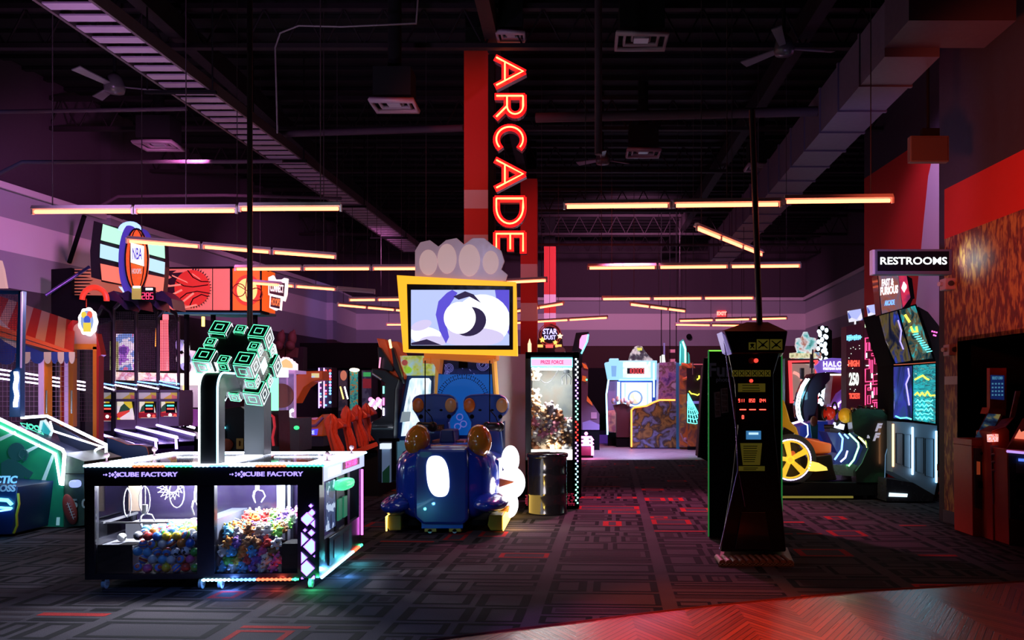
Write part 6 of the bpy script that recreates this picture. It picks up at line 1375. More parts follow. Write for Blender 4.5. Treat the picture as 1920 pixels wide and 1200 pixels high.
def floor_cab():
    Y = 11.5; T = thing('dark_cabinet', 'low dark cabinet with an orange framed coin door and basketball picture', 'arcade machine', P(430, 870, Y))
    mb = MB(); mb.px([(404, 768), (450, 762), (468, 775), (468, 870), (404, 870)], Y, .6); mb.build('cabinet', M('lowcab', (.012, .012, .018), .4), T, bevel=.01)
    mb = MB(); mb.frame([P(a, b, Y - .01) for a, b in ((411, 793), (421, 793), (420, 821), (411, 821))], .007); mb.build('coin_door', M('coin_orange', (.5, .28, .08), .4), T)
    mb = MB(); mb.ell(P(419, 802, Y - .03), (.03, .02, .02), 10, 6); mb.build('coin_light', NC, T)
    mb = MB(); mb.ell(P(425, 834, Y - .005), (.09, .02, .085), 16, 10); mb.build('ball_picture', M('lowcab_ball', (.35, .07, .03), .5), T)
    mb = MB(); mb.pbox(443, 456, 822, 842, Y - .01, .01); mb.text('1', P(449, 832, Y - .012), .10, mi=1); mb.build('number_card', [M('card_tan', (.65, .4, .1), .5), MATTE], T)
    ground(T, 404, 468, 869, Y, .6)
floor_cab()
def glow_tower():
    Y = 13; T = thing('lit_token_tower', 'white and mint glowing tower just right of the cube topper', 'arcade machine', P(505, 860, Y))
    mb = MB(); mb.px([(498, 662), (500, 640), (506, 645), (512, 672), (515, 690), (515, 706), (498, 706)], Y, .25); mb.build('crest', E('crest_white', (.75, .9, .95), 1.6), T)
    mb = MB(); mb.pbox(492, 520, 688, 706, Y - .15, .5); mb.build('crest_band', E('band_white', (.85, .9, 1), 2.2), T)
    mb = MB(); mb.pbox(506, 516, 708, 770, Y, .15); mb.build('mint_tube', E('mint', (.25, 1, .5), 1.8), T)
    mb = MB(); mb.px([(500, 770), (522, 770), (524, 860), (500, 860)], Y, .5); mb.build('pedestal', M('ped_dark', (.02, .02, .03), .4), T)
    mb = MB(); mb.tube([P(505, 776, Y - .05), P(513, 782, Y - .05), P(515, 800, Y - .05), P(511, 820, Y - .05), P(513, 836, Y - .05)], .02, 6); mb.build('red_hose', M('hose_red', (.6, .03, .04), .4, emit=(1, .05, .08), es=.4), T)
    ground(T, 500, 524, 860, Y, .5)
glow_tower()
def pink_claw():
    Y = 15; T = thing('pink_claw_machine', 'slim claw machine with a scalloped pink lit top', 'claw machine', P(535, 845, Y))
    mb = MB(); pts = [(518, 692), (518, 682)] + [(522 + i * 5.2 - 2 + 2.2 * math.cos(t), 682 - 10 * math.sin(PI * (i + .5) / 6) + 3.0 * math.sin(t) * -1) for i in range(6) for t in (PI, PI / 2, 0)] + [(552, 682), (552, 694)]
    mb.px(pts, Y - .05, .2); mb.build('crown_light', E('crown_pink', (1, .60, .75), 1.6), T)
    mb = MB(); mb.px([(524, 690), (524, 683), (530, 676), (536, 673), (543, 677), (548, 684), (548, 690)], Y - .08, .03); mb.build('crown_picture', E('crown_yel', (1, .55, .25), 1.1), T)
    mb = MB(); mb.pbox(516, 554, 694, 700, Y, .6); mb.pbox(516, 518, 700, 784, Y, .05); mb.pbox(551, 554, 700, 784, Y, .05); mb.pbox(551, 554, 700, 784, Y + .55, .05); mb.pbox(537, 540, 700, 784, Y + .55, .05); mb.build('frame', M('pink_frame', (.5, .3, .6), .3, emit=(.8, .4, 1), es=.35), T)
    mb = MB(); mb.pbox(518, 551, 700, 784, Y + .02, .008); mb.build('glass', GLASS, T)
    mb = MB(); mb.px([(518, 700), (551, 700), (551, 784), (518, 784)], Y + .56, .02); mb.build('back_panel', art('pinkback', [(.14, .08, .25), (.35, .22, .5), (.2, .12, .3)], 3, .4, es=.4), T)
    mb = MB(); mb.disc(P(527, 742, Y + .3), .22, .04, 24); mb.build('prize_disc', M('disc_brown', (.35, .14, .12), .4), T)
    mb = MB(); mb.px([(526, 784), (561, 784), (561, 846), (526, 848)], Y - .15, .7, 0); mb.px([(515, 784), (526, 784), (526, 846), (515, 846)], Y - .1, .6, 1); mb.build('base', [M('pclaw_base', (.03, .012, .035), .4), art('pclaw_side', [(.1, .04, .2), (.25, .1, .3), (.05, .1, .15)], 5, .4)], T)
    mb = MB(); mb.ell(P(519, 778, Y - .1), .04); mb.ell(P(541, 778, Y - .1), .045); mb.build('button', E('btn_white', (1, .9, 1), 2.5), T)
    mb = MB(); mb.ell(P(556, 802, Y - .2), (.05, .04, .035), 10, 8); mb.build('green_button', E('btn_green', (.05, 1, .3), 1.3), T)
    ground(T, 515, 561, 845, Y - .1, .6)
pink_claw()
def orange_racer():
    Y = 19; T = thing('orange_simulator', 'orange sweeping simulator cabinet in front of the black curtain', 'arcade machine', P(590, 840, Y))
    OG = M('sim_orange', (.75, .14, .02), .35, emit=(1, .14, .02), es=.10)
    mb = MB(); mb.px([(554, 704), (575, 696), (605, 695), (606, 712), (585, 716), (570, 727), (560, 745), (554, 757)], Y, .5); mb.build('canopy', OG, T, bevel=.02)
    mb = MB(); mb.pbox(584, 598, 700, 708, Y - .02, .02); mb.build('canopy_display', art('sim_disp', [(.2, .5, .5), (.7, .6, .2), (.3, .5, .8)], 10, .4, es=1), T)
    mb = MB(); mb.px([(560, 785), (575, 784), (590, 788), (605, 776), (608, 800), (606, 818), (560, 818)], Y - .2, .8); mb.build('cowl', OG, T, bevel=.03)
    mb = MB(); mb.px([(560, 806), (596, 804), (594, 816), (560, 816)], Y - .23, .03); mb.text('RACE', P(578, 811, Y - .235), .11, mi=1, bold=.002); mb.build('side_sign', [E('side_blue', (.08, .06, .9), 1.1), E('side_pale', (.6, .7, 1), 1.4)], T)
    mb = MB(); mb.px([(560, 818), (606, 818), (606, 838), (560, 838)], Y - .1, .7); mb.build('base', M('sim_base', (.012, .015, .03), .5), T)
    mb = MB(); mb.tube([P(570, 800, Y - .3), P(592, 798, Y - .3), P(606, 783, Y - .3)], .03, 6); mb.build('trim_tube', M('sim_lilac', (.4, .2, .5), .3), T)
    ground(T, 560, 606, 837, Y - .1, .7)
orange_racer()
def led_columns():
    Y = 22; rr = random.Random(6); T = thing('led_column_cabinet', 'cabinet of vertical coloured bulb columns beside the black curtain', 'arcade machine', P(608, 800, Y))
    mb = MB(); mb.pbox(597, 622, 689, 765, Y + .05, .5); mb.build('cabinet', M('ledcab', (.02, .015, .04), .4), T); ground(T, 597, 622, 764, Y + .05, .5)
    cols = [E('bulb_red', (1, .06, .05), 3), E('bulb_blue', (.15, .4, 1), 3), E('bulb_pink', (1, .2, .6), 3), E('bulb_white', (.8, .9, 1), 3)]
    for x in (601, 611, 619):
        mb = MB()
        for k in range(13):
            if rr.random() < .75: mb.ell(P(x, 695 + k * 5.4, Y), .026 if x != 619 else .032, 8, 6, mi=rr.randrange(4))
        mb.build('bulb_column', cols, T)
    mb = MB(); mb.tube([P(598, 690, Y), P(598, 765, Y)], .015, 5); mb.tube([P(607.5, 690, Y), P(607.5, 765, Y)], .015, 5); mb.build('violet_edge', NP, T)
led_columns()
def far_cabs():
    for (x0, x1, y0, y1, lab, cols, sc_) in ((634, 652, 694, 770, 'dark cabinet with a round red and cream emblem in the back corner', [(.01, .01, .02), (.03, .02, .03)], 3), (655, 672, 694, 770, 'tall teal patterned cabinet with a white lamp on top in the back corner', [(.01, .10, .12), (.03, .25, .2), (.25, .12, .03)], 12), (678, 697, 694, 770, 'dim cabinet with green and red bands in the back corner', [(.01, .01, .03), (.03, .03, .06)], 4)):
        Y = 26; T = thing('far_cabinet', lab, 'arcade machine', P((x0 + x1) / 2, 815, Y)); mb = MB(); mb.pbox(x0, x1, y0, 848, Y, .8); mb.build('cabinet', M('farcab_dark', (.01, .01, .02), .5), T)
        mb = MB(); mb.pbox(x0 + 1, x1 - 1, y0 + 2, y1, Y - .02, .02); mb.build('front_art', art('farart%d' % x0, cols, sc_, .5, es=.7, hard=True), T)
        mb = MB()
        if x0 == 634: mb.px(el(644, 704, 6, 9.5), Y - .04, .02); mb.build('emblem', M('emb', (.5, .2, .1), .5, emit=(1, .35, .2), es=.35), T)
        elif x0 == 655: mb.px(el(663, 693.5, 8, 3.5), Y - .2, .2); mb.build('top_lamp', E('toplamp', (1, .85, .6), 3), T)
        else:
            mb.pbox(681, 695, 698, 706, Y - .04, .02, 0); mb.pbox(680, 696, 710, 728, Y - .04, .02, 1); mb.build('bands', [E('band_green', (.03, .5, .12), .6), M('band_maroon', (.2, .02, .03), .5, emit=(.6, .03, .05), es=.15)], T)
    for x, c, lab in ((641, NY, 'thin yellow light strip in the back left corner'), (649, NW, 'thin white light strip in the back left corner')):
        mb = MB(); mb.tube([P(x - 3, 725, 24), P(x + 3, 748, 24)], .02, 5); tag(mb.build('light_strip', c), lab, 'light strip')
    for x, y, lab in ((699, 757, 'pink glowing toy cluster, left one, in the back corner'), (713, 757, 'pink glowing toy cluster, right one, in the back corner')):
        mb = MB()
        for k in range(6): mb.ell(P(x + (k % 3 - 1) * 4, y - 8 + k * 3, 22), .06, 8, 6, mi=k % 2)
        tag(mb.build('glowing_toy', [E('toy_pink', (1, .25, .6), 2.2), E('toy_wht', (1, .8, .9), 2)]), lab, 'glowing toy')
    mb = MB(); mb.tube([P(565, 668, 27.47), P(566, 682, 27.47)], .03, 6); tag(mb.build('light_strip', E('warm_white', (1, .9, .7), 2)), 'small warm white lamp at the left end of the black valance', 'light strip')
    for x, lab in ((527, 'left one of two dim animal head props high on the dark wall'), (548, 'right one of two dim animal head props high on the dark wall')):
        Y = 24; mb = MB(); mb.ell(P(x, 634, Y), (.12, .15, .20), 12, 8); mb.ell(P(x - 4, 648, Y - .1), (.13, .15, .14), 12, 8); mb.ell(P(x + 3, 624, Y), (.05, .05, .09), 8, 6); mb.px([(x - 12, 652), (x + 8, 652), (x + 6, 670), (x - 12, 670)], Y, .2)
        tag(mb.build('wall_prop', M('prop_brown', (.12, .03, .03), .7)), lab, 'prop')
    mb = MB(); mb.pbox(515, 568, 650, 700, 25, .4); tag(mb.build('dark_board', M('board_dk', (.02, .008, .015), .7)), 'dark board behind the pink claw machine top', 'board')
far_cabs()
def seats():
    Y = 14.6; SR = M('seat_red', (.62, .07, .03), .28, coat=.5); L = ['foremost', 'second', 'third', 'rearmost']; G_ = [(618, 852, 0), (648, 850, .35), (672, 836, .7), (690, 830, 1.05)]
    rgt = [(606, 775, 645, 862), (637, 760, 667, 850), (656, 758, 690, 840), (676, 755, 702, 828)]
    for k in range(4):
        x0, y0, x1, y1 = rgt[k]; Yk = Y + k * .45; w_ = x1 - x0; h = y1 - y0; T = thing('red_game_seat', L[k] + ' glossy red moulded seat in the row by the motion ride', 'seat', P((x0 + x1) / 2, y1, Yk), 'red moulded seats in a row')
        def q(u, v): return (x0 + u * w_, y0 + v * h)
        mb = MB(); mb.px([q(.0, .20), q(.12, .08), q(.32, 0), q(.45, .02), q(.62, .10), q(.70, .2), q(.64, .36), q(.66, .46), q(.95, .72), q(1, .82), q(1.0, 1), q(.45, 1), q(.30, .72), q(.10, .40)], Yk, .10); mb.build('back_shell', SR, T, bevel=.035)
        mb = MB(); mb.px([q(.32, 0), q(.40, .01), q(.48, .18), q(.42, .38), q(.50, .52), q(.72, .80), q(.74, 1), q(.62, 1), q(.50, .76), q(.34, .5), q(.30, .32), q(.36, .16)], Yk - .05, .06); mb.build('spine_ridge', SR, T, bevel=.02)
        mb = MB(); mb.px([q(.62, .10), q(.95, .24), q(.98, .30), q(.72, .34), q(.64, .36)], Yk + .12, .25); mb.build('side_wing', SR, T, bevel=.02)
        ground(T, x0 + .5 * w_, x1, y1 - 2, Yk, .2)
    T = thing('motion_ride_base', 'long red base board in front of the row of red seats', 'ride base', P(680, 870, 14.3)); mb = MB(); mb.px([(640, 852), (712, 826), (712, 835), (644, 862)], 14.3, 1.0); mb.build('board', SR, T); ground(T, 642, 712, 850, 14.4, 2.4)
    aim(lamp('SPOT', 'seat_fill', (-3.2, 12.6, 3.6), (1, .35, .22), 230, .2, spot=.9), P(665, 800, 15))  # unseen orange spot added overhead to brighten the red seats
seats()
def angular():
    Y = 12.6; T = thing('angular_cabinet', 'dark angular cabinet side with orange fins, left of the blue water game', 'arcade machine', P(735, 905, Y))
    DK = M('ang_dark', (.010, .010, .022), .35, coat=.2); OR = M('ang_orange', (.70, .10, .03), .4, emit=(1, .12, .03), es=.10)
    mb = MB(); mb.px([(697, 690), (722, 694), (748, 712), (742, 730), (738, 820), (738, 905), (708, 905), (708, 832), (694, 815), (697, 790), (715, 782), (716, 740), (722, 720), (697, 700)], Y, .5); mb.build('side_panel', DK, T, bevel=.015)
    mb = MB(); mb.px([(706, 634), (722, 636), (738, 692), (750, 718), (732, 700), (712, 655)], Y + .2, .3); mb.px([(728, 640), (745, 640), (757, 665), (758, 712), (745, 690), (736, 668)], Y + .25, .3); mb.build('orange_fin', OR, T, bevel=.01)
    mb = MB(); mb.px([(708, 650), (714, 652), (738, 690), (736, 697), (722, 694), (710, 690)], Y + .1, .3); mb.px([(733, 650), (737, 652), (752, 700), (756, 720), (748, 708), (738, 690)], Y + .1, .3); mb.build('dark_fin', DK, T, bevel=.01)
    mb = MB(); mb.px([(728, 638), (731, 636), (734, 652), (731, 653)], Y + .05, .06); mb.tube([P(713, 670, Y), P(711, 690, Y)], .012, 5, mi=1); mb.build('tip_light', [E('tip_warm', (1, .75, .3), 2.5), E('tip_pink', (1, .3, .5), 1.5)], T)
    mb = MB()
    for k, y in enumerate((724, 746, 765)): mb.tube([P(719, y, Y - .01), P(719, y + 14, Y - .01)], .014, 5, mi=k)
    mb.build('side_leds', [E('sl_mint', (.2, 1, .6), 2.5), NM, NWV], T)
    mb = MB(); mb.tube([P(698, 701, Y - .02), P(715, 712, Y - .02)], .02, 6); mb.build('grey_trim', STEEL, T)
    mb = MB(); mb.px([(710, 822), (748, 822), (748, 828), (742, 828), (742, 900), (735, 900), (735, 828), (710, 828)], Y - .2, .05, 0); mb.build('stand_frame', MATTE, T)
    mb = MB(); mb.pbox(712, 730, 832, 842, Y - .15, .25, 0); mb.pbox(716, 731, 842, 905, Y - .1, .3, 1); mb.build('pale_locker', [E('locker_top', (.75, .85, 1), 1.1), M('locker_blue', (.25, .35, .5), .4, emit=(.4, .6, 1), es=.12)], T)
    mb = MB(); mb.px([(717, 885), (730, 872), (730, 905), (717, 905)], Y - .12, .02); mb.build('green_patch', M('lock_green', (.03, .3, .08), .5), T)
angular()
def water_game():
    Y = 12.9; T = thing('blue_water_game', 'blue cabinet with a tall bright window and leafy picture top, behind the ride', 'arcade machine', P(785, 900, Y))
    mb = MB(); mb.px([(763, 704), (813, 704), (813, 830), (742, 830), (745, 800)], Y, .6); mb.px([(738, 826), (790, 826), (790, 905), (738, 905)], Y, .6); mb.build('cabinet', M('wg_blue', (.01, .05, .22), .35), T, bevel=.01)
    mb = MB(); mb.px([(768, 713), (772, 709), (804, 709), (808, 714), (806, 760), (790, 815), (752, 818), (757, 770)], Y - .02, .03); mb.build('bright_window', art('wg_window', [(.15, .35, .5), (.55, .8, .9), (.9, .95, 1), (.3, .5, .55)], 5, .3, es=1.0, detail=5, stretch=(2, 1, .7)), T)
    mb = MB(); mb.px([(750, 667), (813, 667), (813, 704), (763, 704), (757, 697), (752, 684)], Y - .05, .5); mb.build('leafy_top', art('wg_top', [(.05, .25, .05), (.5, .6, .1), (.35, .6, .75), (.6, .3, .1)], 6, .4, es=.55), T)
    mb = MB(); mb.ell(P(766, 694, Y - .1), .05); mb.ell(P(759, 680, Y - .1), .045, mi=1); mb.build('round_fruit', [E('fr_lime', (.4, .8, .05), .6), E('fr_red', (.6, .1, .1), .5)], T)
    mb = MB(); mb.px([(754, 772), (770, 772), (768, 790), (750, 792)], Y - .03, .012); mb.build('rules_card', M('rules_pale', (.5, .6, .6), .5, emit=(.6, .8, .9), es=.3), T)
    mb = MB(); mb.px([(740, 826), (768, 826), (768, 850), (752, 862), (752, 900), (740, 900)], Y - .03, .03, 0); mb.px([(740, 850), (748, 870), (748, 905), (738, 905)], Y - .04, .03, 1); mb.build('lower_art', [M('wg_low', (.1, .35, .5), .4, emit=(.2, .5, .7), es=.2), M('wg_green', (.03, .35, .08), .5)], T)
water_game()
def small_lamp_tower():
    # star marquee above the prize tower, candle lamp, red cabinet behind
    Y = 16; T = thing('star_marquee_game', 'dark arched game marquee with lit stars and violet lettering above the prize tower', 'arcade machine', P(1032, 850, Y))
    mb = MB(); mb.px([(1008, 660), (1008, 640), (1012, 622), (1022, 611), (1034, 608), (1046, 613), (1053, 625), (1056, 660), (1056, 845), (1008, 845)], Y, .6); mb.build('cabinet', M('star_dark', (.02, .008, .015), .4), T)
    mb = MB(); mb.text('STAR', P(1031, 622, Y - .02), .14, bold=.004, width=.27); mb.text('DUST', P(1031, 633, Y - .02), .11, bold=.003, width=.22); mb.build('lettering', E('star_violet', (.5, .45, 1), 2), T)
    def star(cx, cy, r): return [(cx + (r if i % 2 == 0 else r * .5) * math.sin(PI * i / 5), cy - (r if i % 2 == 0 else r * .5) * math.cos(PI * i / 5)) for i in range(10)]
    for cx, cy, r, m_ in ((1050, 630, 6, 'star_warm'), (1017, 637, 6, 'star_yel'), (1041, 642, 5, 'star_yel')):
        mb = MB(); mb.px(star(cx, cy, r), Y - .05, .03); mb.build('star', E(m_, (1, .7, .45) if m_ == 'star_warm' else (1, .6, .12), 1.8), T)
    mb = MB(); mb.pbox(1008, 1018, 646, 651, Y - .04, .03, 0); mb.pbox(1023, 1037, 646, 652, Y - .04, .03, 1); mb.pbox(1041, 1053, 646, 651, Y - .04, .03, 0); mb.build('lamp_bar', [E('bar_orange', (1, .35, .08), 2.2), E('bar_red', (1, .1, .1), 1.4)], T)
    mb = MB(); mb.px(el(1050, 657, 10, 7), Y - .1, .1); mb.build('dome', M('dome_pink', (.6, .4, .4), .4), T)
    mb = MB(); mb.ring(P(1031, 628, Y - .02), .17, .012, 24); mb.ring(P(1031, 628, Y - .02), .21, .008, 24); mb.build('arch_rings', M('ring_red', (.3, .03, .03), .4, emit=(1, .1, .1), es=.2), T)
    ground(T, 1008, 1056, 844, Y, .6)
    mb = MB(); c = P(993, 652, 13.6); mb.cyl(P(993, 662, 13.6), P(993, 644, 13.6), .03, 8); mb.cyl(P(993, 644, 13.6), P(993, 635, 13.6), .025, 8, r2=.002); tag(mb.build('candle_lamp', E('candle', (1, .5, .3), 2)), 'small pointed candle shaped lamp on the prize tower top left corner', 'lamp')
small_lamp_tower()
# ================================================================== right side and back
def ff_tower():
    """tall curved multi screen racing cabinet against the red wall"""
    Y = 13.6; T = thing('screen_tower', 'tall curved cabinet of glowing teal screens under the racing arcade topper', 'arcade machine', P(1712, 940, Y))
    BK = M('tower_black', (.010, .009, .012), .3, coat=.3)
    # curved black side
    mb = MB(); mb.px([(1722, 575), (1740, 585), (1760, 610), (1773, 645), (1776, 700), (1772, 790), (1766, 905), (1756, 935), (1750, 935), (1756, 790), (1754, 690), (1745, 640)], Y + .15, .9); mb.build('side_panel', BK, T)
    # backing of the two screen columns
    mb = MB(); mb.px([(1646, 588), (1718, 570), (1752, 668), (1757, 690), (1757, 795), (1674, 790), (1674, 685), (1660, 640)], Y + .08, .7); mb.build('back_shell', MATTE, T)
    A1 = art('scr_blue', [(.005, .005, .012), (.008, .01, .03), (.10, .07, .02), (.02, .03, .12), (.03, .05, .45)], 2.6, .2, es=1.0, distort=1.2, detail=5, stretch=(2.5, 1, .8), coat=.5)
    A2 = art('scr_teal', [(.006, .01, .012), (.01, .05, .06), (.12, .08, .03), (.01, .30, .32), (.05, .6, .6)], 3.4, .2, es=1.0, distort=1.5, detail=5, stretch=(2, 1, 1.2), coat=.5)
    A3 = art('scr_low', [(.008, .01, .03), (.015, .02, .07), (.03, .03, .22), (.02, .05, .08)], 2.2, .2, es=1.0, distort=1, stretch=(2.5, 1, .6), coat=.5)
    A4 = art('scr_water', [(.02, .16, .18), (.03, .42, .45), (.01, .08, .11), (.25, .6, .5)], 5, .2, es=.9, distort=2, detail=5, stretch=(1, 1, 2.5), coat=.5)
    for pts, m_, nm in (([(1650, 592), (1682, 583), (1709, 676), (1681, 681), (1662, 640)], A1, 'upper_screen'), ([(1687, 580), (1716, 573), (1749, 672), (1714, 676)], A2, 'upper_screen'), ([(1677, 688), (1710, 686), (1710, 788), (1677, 784)], A3, 'lower_screen'), ([(1714, 685), (1754, 682), (1754, 794), (1714, 788)], A4, 'lower_screen')):
        mb = MB(); mb.px(pts, Y + .04, .05); mb.build(nm, m_, T)
    # glowing squiggles on the screens
    mb = MB(); rr = random.Random(3)
    mb.tube([P(1681 + i, 0, Y) * 0 + P(x, y, Y + .02) for i, (x, y) in enumerate(((1703, 690), (1705, 705), (1699, 720), (1703, 745), (1705, 760)))], .012, 5, mi=0)
    mb.tube([P(x, y, Y + .02) for x, y in ((1679, 780), (1688, 784), (1700, 783), (1709, 786))], .012, 5, mi=1)
    mb.tube([P(x, y, Y + .02) for x, y in ((1715, 741), (1720, 736), (1725, 742), (1729, 736), (1734, 742), (1739, 734), (1744, 742), (1753, 741))], .013, 5, mi=2)
    mb.tube([P(x, y, Y + .02) for x, y in ((1715, 712), (1722, 708), (1730, 704), (1737, 710), (1742, 712))], .014, 5, mi=2)
    mb.tube([P(x, y, Y + .02) for x, y in ((1697, 590), (1702, 598), (1706, 604))], .02, 5, mi=2); mb.tube([P(x, y, Y + .02) for x, y in ((1708, 612), (1712, 622), (1720, 622), (1718, 612))], .016, 5, mi=2)
    for k in range(9): mb.tube([P(1712 + k * 3.2, 628 + k * 4, Y + .02), P(1722 + k * 3.2, 626 + k * 4, Y + .02)], .010, 4, mi=1)
    for k in range(5): mb.tube([P(x, 752 + k * 8 + 3 * math.sin(x * .7 + k), Y + .02) for x in range(1717, 1753, 4)], .008, 4, mi=1)
    mb.tube([P(x, y, Y + .02) for x, y in ((1684, 600), (1690, 620), (1688, 640), (1694, 655))], .010, 5, mi=0)
    mb.build('screen_glow_lines', [E('sg_violet', (.3, .25, 1), 2.5), E('sg_teal', (.15, 1, .95), 2), E('sg_yellow', (1, .95, .08), 1.8)], T)
    # orange divider, grey cabinet doors, neon uprights
    mb = MB(); mb.tube([P(1676, 684, Y), P(1712, 682, Y), P(1754, 679, Y)], .008, 4); mb.build('divider_line', M('div_orange', (.6, .12, .04), .4, emit=(1, .2, .1), es=.5), T)
    mb = MB(); mb.px([(1674, 790), (1711, 793), (1757, 798), (1757, 905), (1752, 928), (1711, 905), (1674, 885)], Y + .02, .7); mb.build('lower_cabinet', M('tower_grey', (.20, .24, .30), .4, emit=(.3, .5, .7), es=.03), T)
    mb = MB()
    for x0, x1, y0, y1 in ((1680, 1693, 812, 868), (1695, 1708, 814, 874), (1717, 1732, 820, 884), (1735, 1751, 822, 892)): mb.frame([P(x0, y0, Y + .015), P(x1, y0 + 1, Y + .015), P(x1, y1 + 4, Y + .015), P(x0, y1, Y + .015)], .005)
    mb.build('door_outline', MATTE, T)
    for (x, y0, y1, m_) in ((1674.5, 795, 875, E('up_orange', (1, .45, .2), 4)), (1711, 801, 890, E('up_ice', (.45, .75, 1), 5)), (1755.5, 808, 905, E('up_cyan', (.25, .65, 1), 5))):
        mb = MB(); mb.tube([P(x, y0, Y - .02), P(x, y1, Y - .02)], .016, 6); mb.build('neon_upright', m_, T)
    mb = MB(); mb.px([(1662, 897), (1712, 905), (1752, 928), (1748, 940), (1662, 940)], Y - .1, .9); mb.build('platform', M('plat_dark', (.05, .05, .06), .25), T)
    mb = MB(); mb.px([(1668, 924), (1702, 926), (1701, 932), (1667, 931)], Y - .12, .02); mb.build('platform_light', E('plat_ice', (.65, .85, .95), 1.5), T)
    # topper
    mb = MB(); mb.px([(1645, 516), (1702, 517), (1712, 560), (1705, 577), (1652, 590)], Y - .1, .25); mb.px([(1700, 517), (1710, 522), (1715, 560), (1708, 562)], Y - .05, .3); mb.build('topper_shell', BK, T)
    mb = MB(); mb.px([(1648, 516), (1684, 516), (1692, 578), (1655, 588)], Y - .13, .03, 0); mb.px([(1686, 516), (1700, 517), (1707, 558), (1694, 576)], Y - .13, .03, 1); mb.build('topper_face', [art('ff_top', [(.05, .02, .03), (.25, .08, .06), (.12, .10, .16), (.6, .35, .2)], 4, .3, es=1.0, distort=1, stretch=(1, 1, .4)), art('ff_top2', [(.25, .01, .03), (.6, .03, .08), (.2, .02, .08)], 5, .3, es=1)], T)
    mb = MB(); mb.text('FAST &', P(1664, 530, Y - .135), .15, xd=(1, 0, .12), bold=.005, width=.19); mb.text('FURIOUS', P(1667, 545, Y - .135), .17, xd=(1, 0, .14), bold=.006, width=.28); mb.build('title_lettering', E('ff_white', (1, .85, .85), 1.8), T)
    mb = MB(); mb.text('ARCADE', P(1668, 568, Y - .135), .11, xd=(1, 0, .12), bold=.003, width=.16); mb.build('subtitle_lettering', E('ff_blue', (.15, .4, 1), 1.8), T)
    mb = MB(); mb.px([(1695, 528), (1700, 535), (1696, 548), (1691, 540)], Y - .15, .02); mb.px([(1700, 536), (1700, 540), (1697, 545)], Y - .15, .02); mb.build('topper_diamond', E('ff_dia', (1, .85, .9), 2.2), T)
    mb = MB()
    for x, y in ((1747, 620), (1751, 621), (1755, 622), (1750, 627), (1753, 628)): mb.px([(x, y), (x + 2.6, y), (x + 2.6, y + 2.6), (x, y + 2.6)], Y + .14, .01)
    mb.build('side_marks', M('side_pink', (.4, .15, .2), .5), T)
    lamp('POINT', 'tower_teal_glow', P(1712, 740, Y - .5), (.25, .75, 1), 9, .1)
ff_tower()
